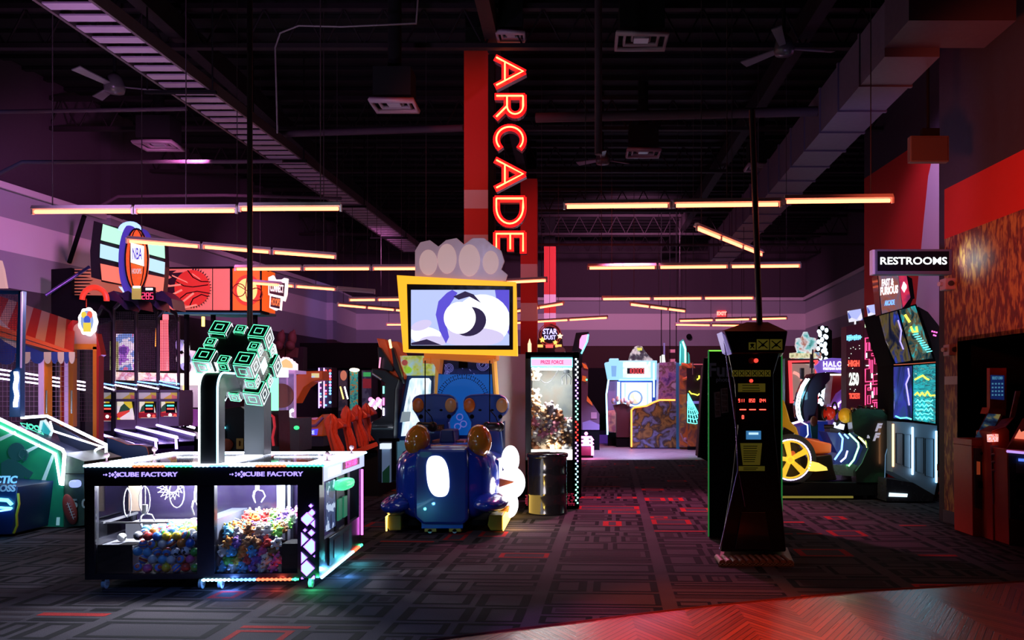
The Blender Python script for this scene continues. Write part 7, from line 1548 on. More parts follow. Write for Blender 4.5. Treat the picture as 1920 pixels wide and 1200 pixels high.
def lit_panels():
    # two tall dark red led panels standing side by side behind the racing seat
    Y = 15.2; LED = M('ledpanel', (.05, .012, .025), .6, emit=(.3, .03, .08), es=.06)
    T = thing('led_panel_game', 'tall dark red LED panel with the number 250 left of the pink maze panel', 'arcade machine', P(1601, 900, Y))
    mb = MB(); mb.px([(1587, 612), (1615, 606), (1617, 790), (1587, 790)], Y, .3); mb.build('panel', LED, T)
    PB = E('px_cyan', (.15, .6, 1), 2.2); PR_ = E('px_red', (1, .08, .05), 1.8); PWt = E('px_white', (.8, 1, .85), 2.4); rr = random.Random(9)
    mb = MB(); 
    for k in range(8): mb.pbox(1588 + k * 3.4, 1590 + k * 3.4, 629 + rr.uniform(-1, 1) - k * .15, 638 + rr.uniform(-1, 2) - k * .2, Y - .02, .015); 
    for k in range(6): mb.pbox(1589.5 + k * 4.6, 1593 + k * 4.6, 632 - k * .2, 634 - k * .2, Y - .02, .015)
    mb.build('pixel_row', PB, T)
    mb = MB()
    for k in range(16): 
        x, y = rr.uniform(1589, 1614), rr.uniform(642, 740); mb.pbox(x, x + .9, y, y + 1.2, Y - .02, .01)
    mb.build('star_dots', PWt, T)
    mb = MB(); mb.text('HIGH', P(1601, 682, Y - .015), .14, bold=.008, width=.20); mb.text('TICKETS', P(1602, 743, Y - .015), .13, bold=.006, width=.19); mb.build('red_lettering', PR_, T)
    mb = MB(); mb.text('250', P(1601, 712, Y - .015), .30, bold=.008, width=.17); mb.build('number', PWt, T)
    ground(T, 1587, 1617, 789, Y, .3)
    T = thing('led_maze_panel', 'tall dark LED panel covered with a glowing pink maze of lines', 'arcade machine', P(1642, 900, Y))
    mb = MB(); mb.px([(1621, 598), (1664, 592), (1664, 795), (1621, 795)], Y, .3); mb.build('panel', LED, T); ground(T, 1621, 1664, 794, Y, .3)
    mb = MB(); rr = random.Random(12); sk = lambda x, y: P(x, y - (x - 1622) * .08, Y - .02)
    mb.frame([sk(a, b) for a, b in ((1622.5, 634), (1662, 634), (1662, 674), (1654, 674), (1654, 692), (1662, 692), (1662, 716), (1622.5, 716), (1622.5, 692), (1630, 692), (1630, 674), (1622.5, 674))], .008)
    mb.frame([sk(a, b) for a, b in ((1622.5, 722), (1662, 722), (1662, 775), (1622.5, 775))], .008)
    for x0, y0, x1, y1 in ((1625, 643, 1629, 658), (1631, 643, 1638, 658), (1646, 643, 1653, 658), (1656, 643, 1660, 658), (1634, 664, 1650, 668), (1640, 669, 1644, 684), (1633, 676, 1636, 700), (1648, 676, 1651, 700), (1637, 704, 1648, 722), (1627, 728, 1634, 732), (1650, 728, 1658, 732), (1638, 728, 1640, 742), (1644, 728, 1646, 742), (1627, 742, 1632, 758), (1652, 742, 1657, 758), (1636, 752, 1648, 756), (1640, 757, 1644, 768)):
        mb.frame([sk(a, b) for a, b in ((x0, y0), (x1, y0), (x1, y1), (x0, y1))], .006)
    mb.build('maze_lines', E('maze_pink', (1, .06, .22), 2.2), T)
    mb = MB()
    for x, y, a, b in ((1632, 640, 8, 1.5), (1644, 640, 8, 1.5), (1624, 662, 2, 9), (1624, 685, 6, 1.4), (1634, 701, 2.4, 9), (1632, 718, 2, 12), (1635, 735, 3, 12), (1634, 762, 2, 2), (1644, 702, 6, 2)): mb.px([(x, y - (x - 1622) * .08), (x + a, y - (x + a - 1622) * .08), (x + a, y + b - (x - 1622) * .08), (x, y + b - (x - 1622) * .08)], Y - .02, .012)
    mb.build('maze_marking', E('maze_white', (.9, .95, 1), 2.2), T)
    mb = MB(); mb.pbox(1622, 1628, 601, 607, Y - .02, .012, 0); mb.pbox(1622, 1628, 608, 614, Y - .02, .012, 0); mb.px([(1634, 598), (1646, 596), (1646, 603), (1634, 605)], Y - .02, .012, 1); mb.build('score_marks', [E('mk_lime', (.7, 1, .6), 1.6), LITW], T)
    for x, y, lab in ((1604, 592, 'small tilted lit card topper above the LED panel with 250'), (1640, 582, 'small tilted lit card topper above the pink maze panel')):
        mb = MB(); mb.px([(x - 14, y - 9), (x + 10, y - 13), (x + 14, y + 8), (x - 11, y + 12)], Y - .05, .04); mb.pbox(x - 1, x + 1, y + 8, y + 16, Y - .0, .04)
        tag(mb.build('card_topper', art('card_art', [(.1, .15, .5), (.45, .55, .9), (.8, .85, .9), (.3, .2, .6)], 4, .4, es=.9, kind='voronoi', hard=True)), lab, 'illuminated topper')
lit_panels()
def halo_games():
    Y = 19; T = thing('space_shooter_cabinet', 'violet shooter cabinet with a curved white lettered header behind the racing seat', 'arcade machine', P(1570, 870, Y))
    mb = MB(); pts = [(1530, 686), (1540, 676), (1560, 671), (1580, 672), (1590, 676), (1590, 700), (1570, 697), (1550, 697), (1535, 703)]; mb.px(pts, Y, .3); mb.build('header', M('halo_violet', (.18, .10, .4), .4, emit=(.28, .16, .9), es=.5), T)
    mb = MB(); mb.text('HALO', P(1561, 683, Y - .02), .16, bold=.004, width=.42, space=1.2); mb.text('FIRETEAM RAVEN', P(1563, 691.5, Y - .02), .075, bold=.002, width=.46); mb.build('header_lettering', E('halo_white', (.9, .9, 1), 2), T)
    mb = MB(); mb.pbox(1556, 1590, 701, 704, Y - .02, .05); mb.build('header_lamp', E('halo_lamp', (1, .9, .75), 2.2), T)
    mb = MB(); mb.px([(1562, 704), (1588, 704), (1586, 760), (1566, 790), (1556, 760)], Y + .1, .5); mb.build('red_side', M('halo_maroon', (.20, .012, .02), .4, emit=(1, .04, .05), es=.04), T)
    mb = MB(); mb.px([(1558, 790), (1560, 760), (1572, 738), (1590, 724), (1592, 800), (1558, 800)], Y - .1, .4); mb.build('console', M('halo_console', (.16, .07, .3), .35, emit=(.4, .15, 1), es=.15), T)
    mb = MB(); mb.tube([P(1590, 743, Y - .15), P(1572, 757, Y - .15), P(1572, 764, Y - .15)], .02, 5); mb.tube([P(1556, 764, Y - .12), P(1568, 764, Y - .12)], .03, 6); mb.build('console_neon', E('halo_neon', (.75, .4, 1), 3), T)
    ground(T, 1558, 1592, 799, Y - .1, .5)
    T = thing('red_screen_cabinet', 'cabinet with a glowing red screen frame left of the violet lettered header', 'arcade machine', P(1510, 870, Y))
    mb = MB(); mb.px([(1472, 672), (1530, 672), (1530, 800), (1472, 800)], Y + .2, .5); mb.build('cabinet', M('rsc_black', (.012, .008, .015), .4), T); ground(T, 1472, 1530, 799, Y + .2, .5)
    mb = MB(); mb.frame([P(a, b, Y + .15) for a, b in ((1481, 678), (1531, 677), (1531, 753), (1484, 754))], .035); mb.build('red_frame', E('rf_red', (1, .05, .06), 1.8), T)
    mb = MB(); mb.px([(1484, 682), (1528, 682), (1528, 750), (1487, 750)], Y + .17, .03); mb.build('screen', art('rsc_screen', [(.20, .20, .16), (.34, .34, .28), (.12, .12, .10), (.28, .2, .18)], 2.0, .4, es=.8, kind='voronoi', hard=True), T)
    mb = MB(); mb.tube([P(1484 + 22 * math.cos(t) * 1, 722 - 24 * math.sin(t), Y + .14) for t in [lerp(-1.2, 1.4, i / 12) for i in range(13)]], .035, 6); mb.build('screen_arc', E('rsc_arc', (1, .35, .3), 1.2), T)
    # toppers
    mb = MB(); mb.px([(1484, 672), (1484, 662), (1496, 660), (1492, 648), (1494, 634), (1504, 632), (1508, 622), (1514, 622), (1518, 632), (1530, 634), (1532, 648), (1528, 660), (1540, 662), (1540, 672)], Y, .1); mb.build('topper', art('top_multi', [(.02, .12, .12), (.15, .45, .45), (.6, .65, .7), (.35, .12, .08), (.1, .3, .5)], 5, .4, es=1.1, detail=4), T)
    mb = MB(); mb.pbox(1482, 1530, 662, 671, Y - .05, .1); mb.build('topper_base', art('top_base', [(.3, .3, .15), (.8, .8, .5), (.4, .3, .15)], 14, .4, es=1), T)
    # led column
    T = thing('bulb_column', 'pillar covered in glowing white bulbs beside the violet lettered header', 'illuminated column', P(1545, 870, 20)); rr = random.Random(5)
    mb = MB(); mb.cyl(P(1543, 612, 20.2), (X(1543, 20.2), 20.2, 0), .12, 10); mb.px([(1548, 612), (1560, 620), (1560, 676), (1548, 676)], 20.3, .3); mb.build('core', MATTE, T)
    mb = MB()
    for k in range(34):
        y = 615 + k * 4.3; x = 1542 + 8 * math.sin(k * 1.9); mb.ell(P(x, y, 20 - .1 + .05 * math.cos(k * 1.9)), (.045, .04, .055), 8, 6)
        if k % 2: mb.ell(P(1542 - 7 * math.sin(k * 1.3), y + 2, 19.95), (.045, .04, .045), 8, 6)
    mb.build('bulb', E('bulb_ice', (.7, .85, 1), 2.6), T)
    # curved dark hood with double white neon (motion cabin)
    Yh = 16.2; T = thing('motion_cabin', 'curved dark purple cabin with a double white neon arc behind the yellow seat', 'arcade machine', P(1525, 900, Yh))
    mb = MB(); mb.px([(1557, 700), (1546, 698), (1530, 700), (1518, 716), (1508, 740), (1504, 765), (1507, 785), (1514, 792), (1518, 780), (1528, 778), (1534, 760), (1534, 740), (1546, 724), (1557, 712)], Yh, .7); mb.build('hood', M('hood_purple', (.06, .04, .14), .3, coat=.4), T, bevel=.02)
    mb = MB(); mb.px([(1516, 714), (1528, 700), (1518, 716), (1506, 745), (1504, 770), (1508, 788), (1500, 780), (1497, 760), (1503, 735)], Yh - .02, .4); mb.build('hood_edge', GLOSSBLK, T)
    for off, m_ in ((0, NW), (5, E('arc_mint', (.6, .95, .9), 4))):
        mb = MB(); mb.tube([P(x + off, y, Yh - .06) for x, y in ((1512, 710), (1503, 724), (1496, 742), (1493, 760), (1495, 778), (1500, 790))], .017, 6); mb.build('neon_arc', m_, T)
    mb = MB(); mb.tube([P(1500, 790, Yh - .1), P(1480, 796, Yh - .1)], .022, 6); mb.tube([P(1478, 795, Yh - .2), P(1500, 790, Yh - .2), P(1514, 797, Yh - .2), P(1515, 815, Yh - .2), P(1508, 825, Yh - .2)], .012, 6, mi=1); mb.build('seat_neon', [E('sn_pink', (1, .5, .8), 3), E('sn_blue', (.5, .65, 1), 3)], T)
    mb = MB(); mb.px([(1500, 800), (1520, 792), (1534, 790), (1552, 790), (1556, 845), (1500, 845)], Yh + .1, .6); mb.build('cabin_body', M('cabin_blue', (.02, .04, .3), .4, emit=(.03, .08, .8), es=.15), T); ground(T, 1500, 1556, 844, Yh + .1, .6)
    mb = MB(); mb.ell(P(1526, 790, Yh - .2), (.07, .07, .1), 10, 8); mb.px([(1519, 795), (1534, 795), (1533, 830), (1524, 830)], Yh - .2, .06, 1); mb.build('gun_mount', [M('gun_skin', (.3, .10, .05), .5), M('gun_teal', (.02, .25, .35), .4)], T)
    mb = MB(); mb.px([(1502, 690), (1508, 690), (1508, 712), (1502, 710)], Yh - .1, .1); mb.tube([P(1524, 655, Yh), P(1522, 700, Yh)], .015, 5); mb.px([(1520, 664), (1525, 664), (1526, 690), (1519, 690)], Yh, .05); mb.build('antenna', M('ant_grey', (.12, .14, .16), .4), T)
halo_games()
def racer():
    """yellow seat racing simulator on a black platform"""
    Y = 13.9; T = thing('racing_simulator', 'racing simulator with yellow seat, neon ringed wheel and two white letters on its side', 'arcade ride', P(1560, 938, Y))
    mb = MB(); mb.px([(1455, 903), (1662, 905), (1665, 930), (1455, 930)], Y, 1.5); mb.build('platform', M('sim_black', (.008, .008, .010), .35), T, bevel=.01)
    mb = MB(); mb.pbox(1466, 1600, 930.5, 934, Y - .0, .04); mb.build('under_glow', M('ug', (.3, .25, .05), .4, emit=(.8, .65, .12), es=.22), T)
    for x in (1475, 1555, 1622, 1655):
        mb = MB(); c = P(x, 936, Y + .08); mb.cyl((c.x - .02, c.y, .04), (c.x + .02, c.y, .04), .04, 10); mb.build('caster', DGREY, T)
    # rear wheel
    c = P(1482, 862, Y); r = 42 / F * Y; mb = MB()
    n = 40
    for k in range(n):
        a, b = 2 * PI * k / n, 2 * PI * (k + 1) / n
        def pp(t, q, yy): return c + Vector((math.cos(t) * q, yy, math.sin(t) * q))
        R1, R0 = r * 1.16, r * .86
        for s0, s1 in (((R0, 0), (R1, .0)), ((R1, 0), (R1, .3)), ((R1, .3), (R0, .3)), ((R0, .3), (R0, 0))):
            mb.add([pp(a, s0[0], s0[1]), pp(b, s0[0], s0[1]), pp(b, s1[0], s1[1]), pp(a, s1[0], s1[1])], [(0, 1, 2, 3)], 0, True)
    wh = mb.build('wheel_tyre', M('tyre', (.012, .011, .012), .6), T)
    mb = MB(); YW = M('wheel_yellow', (.85, .55, .02), .3, emit=(1, .65, .05), es=.6)
    for k in range(5):
        a = 2 * PI * k / 5 + .5; d = Vector((math.cos(a), 0, math.sin(a))); n_ = Vector((-d.z, 0, d.x)); mb.ext([c + d * .04 - n_ * .03, c + d * .04 + n_ * .03, c + d * r * .85 + n_ * .05, c + d * r * .85 - n_ * .05], (0, .05, 0))
    mb.cyl(c + Vector((0, 0, 0)), c + Vector((0, .08, 0)), .07, 14); mb.ring(c + Vector((0, .03, 0)), r * .83, .02, 36); mb.build('spokes', YW, wh)
    mb = MB(); mb.ell(c + Vector((.06, .10, .09)), (.05, .02, .05)); mb.disc(c + Vector((0, .14, 0)), r * .8, .02, 32, 1); mb.build('brake', [M('brake_orange', (.5, .1, .02), .4, emit=(1, .2, .05), es=.3), M('wheel_well', (.03, .02, .01), .5)], wh)
    mb = MB(); mb.ring(c + Vector((0, -.01, 0)), r * .90, .010, 48); 
    for k in range(44): a = 2 * PI * k / 44; mb.ell(c + Vector((math.cos(a) * r * .90, -.015, math.sin(a) * r * .9)), .013, 6, 4)
    mb.build('wheel_led', E('wheel_led', (.65, .5, 1), 4), wh)
    # seat
    SY = M('seat_yellow', (.85, .42, .01), .4, emit=(1, .45, .0), es=.10); SO = M('seat_orange', (.75, .13, .02), .45, emit=(1, .1, .0), es=.06)
    mb = MB(); mb.px([(1466, 748), (1471, 752), (1478, 775), (1482, 790), (1494, 802), (1501, 824), (1480, 824), (1466, 800)], Y + .3, .5); mb.build('seat_back', SY, T, bevel=.02)
    mb = MB(); mb.px([(1500, 823), (1518, 822), (1560, 832), (1559, 850), (1514, 852), (1505, 842)], Y + .1, .55); mb.build('seat_base', SO, T, bevel=.03)
    mb = MB(); mb.px([(1500, 824), (1516, 822), (1538, 824), (1534, 832), (1508, 833)], Y + .3, .5); mb.build('seat_cushion', RED, T, bevel=.02)
    mb = MB(); mb.px([(1470, 800), (1490, 812), (1505, 842), (1514, 856), (1560, 852), (1564, 880), (1570, 900), (1512, 904), (1500, 870), (1498, 840), (1484, 822), (1466, 820)], Y + .02, .9); mb.build('body_shell', M('racer_black', (.012, .010, .010), .22, coat=.6), T, bevel=.02)
    mb = MB(); mb.px([(1514, 883), (1518, 864), (1535, 868), (1550, 876), (1552, 882), (1530, 884)], Y - .02, .05); mb.build('side_glow', M('glow_yellow', (.8, .6, .1), .4, emit=(1, .7, .12), es=1.1), T)
    # pedal box with neon stripes
    mb = MB(); mb.px([(1550, 810), (1600, 815), (1628, 850), (1606, 880), (1560, 882), (1570, 850)], Y + .25, .5); mb.build('pedal_box', M('pedal_blue', (.02, .03, .14), .4, emit=(.05, .08, .6), es=.1), T)
    for pts, m_ in (([(1573, 812), (1580, 822), (1578, 843), (1565, 862)], NB), ([(1589, 845), (1585, 858), (1576, 866)], E('ns_violet', (.4, .35, 1), 4)), ([(1583, 814), (1591, 822)], NB), ([(1592, 813), (1609, 830), (1610, 838), (1601, 862), (1591, 874)], E('ns_green', (.25, 1, .35), 4)), ([(1610, 819), (1625, 834), (1627, 842), (1617, 870), (1607, 881)], E('ns_yellow', (.9, .95, .25), 4))):
        mb = MB(); mb.tube([P(a, b, Y + .05) for a, b in pts], .014, 6); mb.build('neon_stripe', m_, T)
    mb = MB(); mb.px([(1560, 872), (1600, 870), (1640, 885), (1640, 896), (1560, 890)], Y + .1, .6); mb.build('foot_plate', M('foot_steel', (.25, .3, .3), .25, .6), T)
    # side panel with FF lettering
    mb = MB(); mb.px([(1596, 775), (1612, 765), (1655, 768), (1674, 790), (1672, 820), (1660, 856), (1660, 905), (1606, 905), (1604, 884), (1616, 868), (1628, 840), (1624, 826), (1600, 812)], Y - .02, .25); sp = mb.build('side_panel', art('ff_side', [(.006, .006, .006), (.008, .008, .008), (.008, .012, .009), (.015, .05, .025), (.06, .07, .07)], 1.6, .25, coat=.5, distort=.6, es=.10), T, bevel=.01)
    WF = M('ff_letter', (.62, .58, .70), .4, emit=(.7, .65, .9), es=.30); mb = MB()
    mb.text('&', P(1628, 819, Y - .03), .07, bold=.003); mb.text('F', P(1645, 802, Y - .03), .165, bold=.010, shear=.35); mb.text('F', P(1641, 820, Y - .03), .165, bold=.010, shear=.35); mb.build('side_lettering', WF, sp)
    mb = MB(); mb.tube([P(1674, 790, Y - .03), P(1670, 818, Y - .03), P(1660, 854, Y - .03), P(1659, 900, Y - .03)], .005, 4); mb.build('panel_edge', M('edge_blue', (.1, .25, .5), .3, emit=(.3, .6, 1), es=.4), sp)
    # steering: red and yellow round pods, handlebar jumble
    mb = MB(); mb.ell(P(1555, 775, Y + .3), (.11, .10, .115), 14, 10); mb.build('red_pod', M('pod_red', (.6, .02, .01), .35, emit=(1, .03, .01), es=.1), T)
    mb = MB(); mb.ell(P(1585, 779, Y + .2), (.115, .12, .125), 14, 10); mb.build('yellow_pod', M('pod_yellow', (.8, .45, .02), .35, emit=(1, .5, .02), es=.15), T)
    mb = MB()
    for (x, y) in ((1546, 776), (1569, 780), (1565, 766)): mb.ring(P(x, y, Y + .25), .10, .016, 18, sx=.4)
    for (x, y, rr_) in ((1600, 770, .05), (1612, 766, .06), (1626, 768, .055), (1640, 770, .06), (1652, 772, .05), (1658, 780, .07)): mb.ell(P(x, y, Y + .1), (rr_, rr_, rr_ * .9), 10, 8)
    mb.tube([P(1545, 800, Y + .4), P(1566, 800, Y + .35), P(1572, 790, Y + .3), P(1600, 774, Y + .2), P(1658, 776, Y + .1)], .035, 8); mb.build('controls', M('ctl_dark', (.03, .02, .02), .25, .3), T)
    mb = MB(); mb.px([(1566, 792), (1584, 796), (1582, 806), (1564, 802)], Y + .3, .1); mb.build('dash_lamp', E('dash_white', (.7, .75, 1), 1.5), T)
    mb = MB()
    for x, y in ((1598, 766), (1622, 763), (1640, 766), (1656, 770)): mb.ell(P(x, y, Y + .08), .03, 8, 6)
    mb.build('control_glint', M('glint', (.5, .25, .12), .2, .5), T)
    mb = MB(); mb.px([(1556, 798), (1577, 800), (1576, 808), (1592, 815), (1556, 812)], Y + .35, .3); mb.build('console_grey', DGREY, T)
    lamp('POINT', 'racer_glow', P(1560, 800, Y - .3), (1, .75, .5), 5, .1); lamp('POINT', 'pedal_glow', P(1592, 842, Y - .25), (.6, .9, .5), 3, .05)
    aim(lamp('SPOT', 'racer_wheel_glow', P(1500, 858, Y - .6), (1, .75, .3), 5, .05, spot=1.6), c)
racer()
def dark_racer():
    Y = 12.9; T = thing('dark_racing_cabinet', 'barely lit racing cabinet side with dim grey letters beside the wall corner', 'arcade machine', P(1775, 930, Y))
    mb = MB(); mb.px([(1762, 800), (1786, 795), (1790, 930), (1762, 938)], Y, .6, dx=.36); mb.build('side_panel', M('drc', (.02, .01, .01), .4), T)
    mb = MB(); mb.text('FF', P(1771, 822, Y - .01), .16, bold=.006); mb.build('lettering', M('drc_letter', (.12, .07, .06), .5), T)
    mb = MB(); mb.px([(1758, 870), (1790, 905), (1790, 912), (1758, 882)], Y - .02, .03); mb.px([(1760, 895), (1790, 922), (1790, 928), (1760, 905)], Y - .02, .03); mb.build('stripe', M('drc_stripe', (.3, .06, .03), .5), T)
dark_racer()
# ------------------------------------------------------------------ ticket kiosks at the dark doorway
def kiosks():
    KR = M('kiosk_red', (.50, .035, .015), .45); KG = M('kiosk_grey', (.07, .075, .10), .4)
    T = thing('card_kiosk', 'red card kiosk with a raised menu screen in front of the dark doorway', 'kiosk', P(1848, 1010, 10.3)); Y = 10.2
    mb = MB(); mb.px([(1856, 690), (1887, 690), (1887, 770), (1856, 765)], Y + .35, .08); mb.px([(1856, 764), (1886, 768), (1886, 780), (1852, 776)], Y + .33, .2); mb.build('display_mast', KR, T)
    mb = MB(); mb.px([(1858, 703), (1883, 704), (1883, 750), (1858, 748)], Y + .34, .012); mb.build('menu_screen', M('menu_dark', (.01, .02, .06), .3, emit=(.02, .05, .3), es=.25), T)
    mb = MB(); mb.text('SELECT CARD', P(1870, 709, Y + .335), .05, width=.13, bold=.001)
    for r_ in range(4):
        for c_ in range(4): mb.px([(1860 + c_ * 6, 718 + r_ * 7), (1863 + c_ * 6, 718 + r_ * 7), (1863 + c_ * 6, 721 + r_ * 7), (1860 + c_ * 6, 721 + r_ * 7)], Y + .333, .006)
    mb.build('menu_items', M('menu_teal', (.05, .2, .3), .4, emit=(.15, .5, .8), es=.35), T)
    mb = MB(); a = [P(1826, 824, Y), P(1858, 824, Y), P(1884, 770, Y + .4), P(1853, 768, Y + .4)]; mb.ext(a, (0, .03, -.05)); mb.build('sloped_top', KR, T)
    mb = MB(); a = [P(1829, 820, Y - .005), P(1855, 820, Y - .005), P(1879, 772, Y + .38), P(1856, 770, Y + .38)]; mb.ext(a, (0, .0, .008)); mb.build('touch_screen', art('touch', [(.008, .008, .015), (.01, .02, .06), (.04, .08, .12), (.3, .25, .08)], 7, .2, es=.5), T)
    mb = MB(); mb.px([(1822, 824), (1860, 824), (1860, 838), (1822, 836)], Y, .5); mb.px([(1822, 836), (1860, 838), (1858, 1012), (1824, 1005)], Y + .02, .5); mb.build('cabinet', KR, T, bevel=.006)
    mb = MB(); mb.px([(1827, 840), (1853, 842), (1852, 958), (1829, 952)], Y - .0, .025); mb.build('door', KG, T)
    mb = MB(); mb.px([(1832, 865), (1838, 866), (1838, 890), (1832, 890)], Y - .01, .01); mb.build('orange_sticker', M('stk_orange', (.7, .12, .02), .5, emit=(1, .15, .05), es=.15), T)
    mb = MB(); mb.px([(1835, 902), (1845, 903), (1845, 916), (1835, 915)], Y - .012, .012); mb.ell(P(1842, 850, Y), (.03, .02, .02)); mb.build('slot', MATTE, T)
    T = thing('ticket_dispenser', 'narrow red dispenser post with a small lit sign, between the two red kiosks', 'kiosk', P(1870, 1015, 10.0)); Y = 9.95
    mb = MB(); mb.px([(1860, 810), (1886, 800), (1893, 808), (1893, 1018), (1862, 1014)], Y, .4); mb.build('post', KR, T, bevel=.006)
    mb = MB(); mb.ext([P(1860, 808, Y), P(1886, 800, Y), P(1902, 782, Y + .35), P(1878, 786, Y + .35)], (0, .02, -.03)); mb.build('top', KR, T)
    mb = MB(); mb.px([(1854, 815), (1872, 814), (1872, 828), (1855, 829)], Y - .05, .05); mb.build('lit_sign', art('small_sign', [(.6, .05, .05), (1, .5, .5), (.8, .2, .1), (.6, .7, 1)], 22, .4, es=1.3), T)
    mb = MB(); mb.px([(1858, 835), (1872, 835), (1873, 945), (1862, 945)], Y - .01, .012); mb.build('face_panel', M('pale_mauve', (.26, .13, .19), .4), T)
    mb = MB()
    for k, y in enumerate((852, 866, 882)): mb.ell(P(1866, y, Y - .02), (.045, .03, .02), 10, 6)
    mb.build('pockets', M('pock', (.4, .25, .32), .4), T)
    mb = MB(); mb.px([(1905, 733), (1914, 733), (1903, 783), (1894, 783)], Y + .3, .02, 0); mb.text('PAY', P(1908, 745, Y + .29), .07, xd=(.25, 0, 1), zd=(-1, 0, .25), mi=1); mb.text('HERE', P(1902, 765, Y + .29), .07, xd=(.25, 0, 1), zd=(-1, 0, .25), mi=1); mb.build('tilted_card', [M('card_pale', (.45, .25, .28), .5), RED], T)
    T = thing('prize_kiosk', 'second red kiosk cut off by the right frame edge with a glowing screen', 'kiosk', P(1908, 1030, 9.6)); Y = 9.6
    mb = MB(); mb.px([(1888, 842), (1960, 846), (1960, 1040), (1892, 1022)], Y + .02, .6); mb.build('cabinet', KR, T, bevel=.006)
    mb = MB(); mb.ext([P(1886, 842, Y - .01), P(1950, 846, Y - .01), P(1950, 770, Y + .45), P(1917, 785, Y + .45)], (0, .03, -.05)); mb.build('sloped_top', KR, T)
    mb = MB(); mb.ext([P(1902, 822, Y + .1), P(1950, 826, Y + .1), P(1950, 790, Y + .4), P(1917, 795, Y + .4)], (0, -.01, .012)); mb.build('touch_screen', E('kiosk_glow', (1, .25, .15), .9), T)
    mb = MB(); mb.px([(1892, 846), (1950, 850), (1950, 985), (1894, 972)], Y, .025); mb.build('door', KG, T)
    mb = MB(); mb.tube([P(1888, 846, Y - .01), P(1930, 850, Y - .01)], .015, 5); mb.px([(1912, 860), (1930, 861), (1930, 866), (1912, 865)], Y - .03, .03, 1); mb.build('light_strip', [E('ks_lilac', (.6, .35, 1), 1), E('ks_blue', (.1, .2, .9), 1.2)], T)
    mb = MB(); mb.px([(1906, 868), (1925, 869), (1925, 888), (1906, 887)], Y - .012, .012, 0); mb.px([(1906, 890), (1925, 891), (1925, 905), (1906, 904)], Y - .014, .014, 1); mb.px([(1906, 918), (1930, 920), (1930, 938), (1906, 935)], Y - .014, .014, 1); mb.text('2', P(1916, 955, Y - .01), .12, mi=0); mb.build('slot', [M('slot_tan', (.35, .25, .2), .5), MATTE], T)
kiosks()
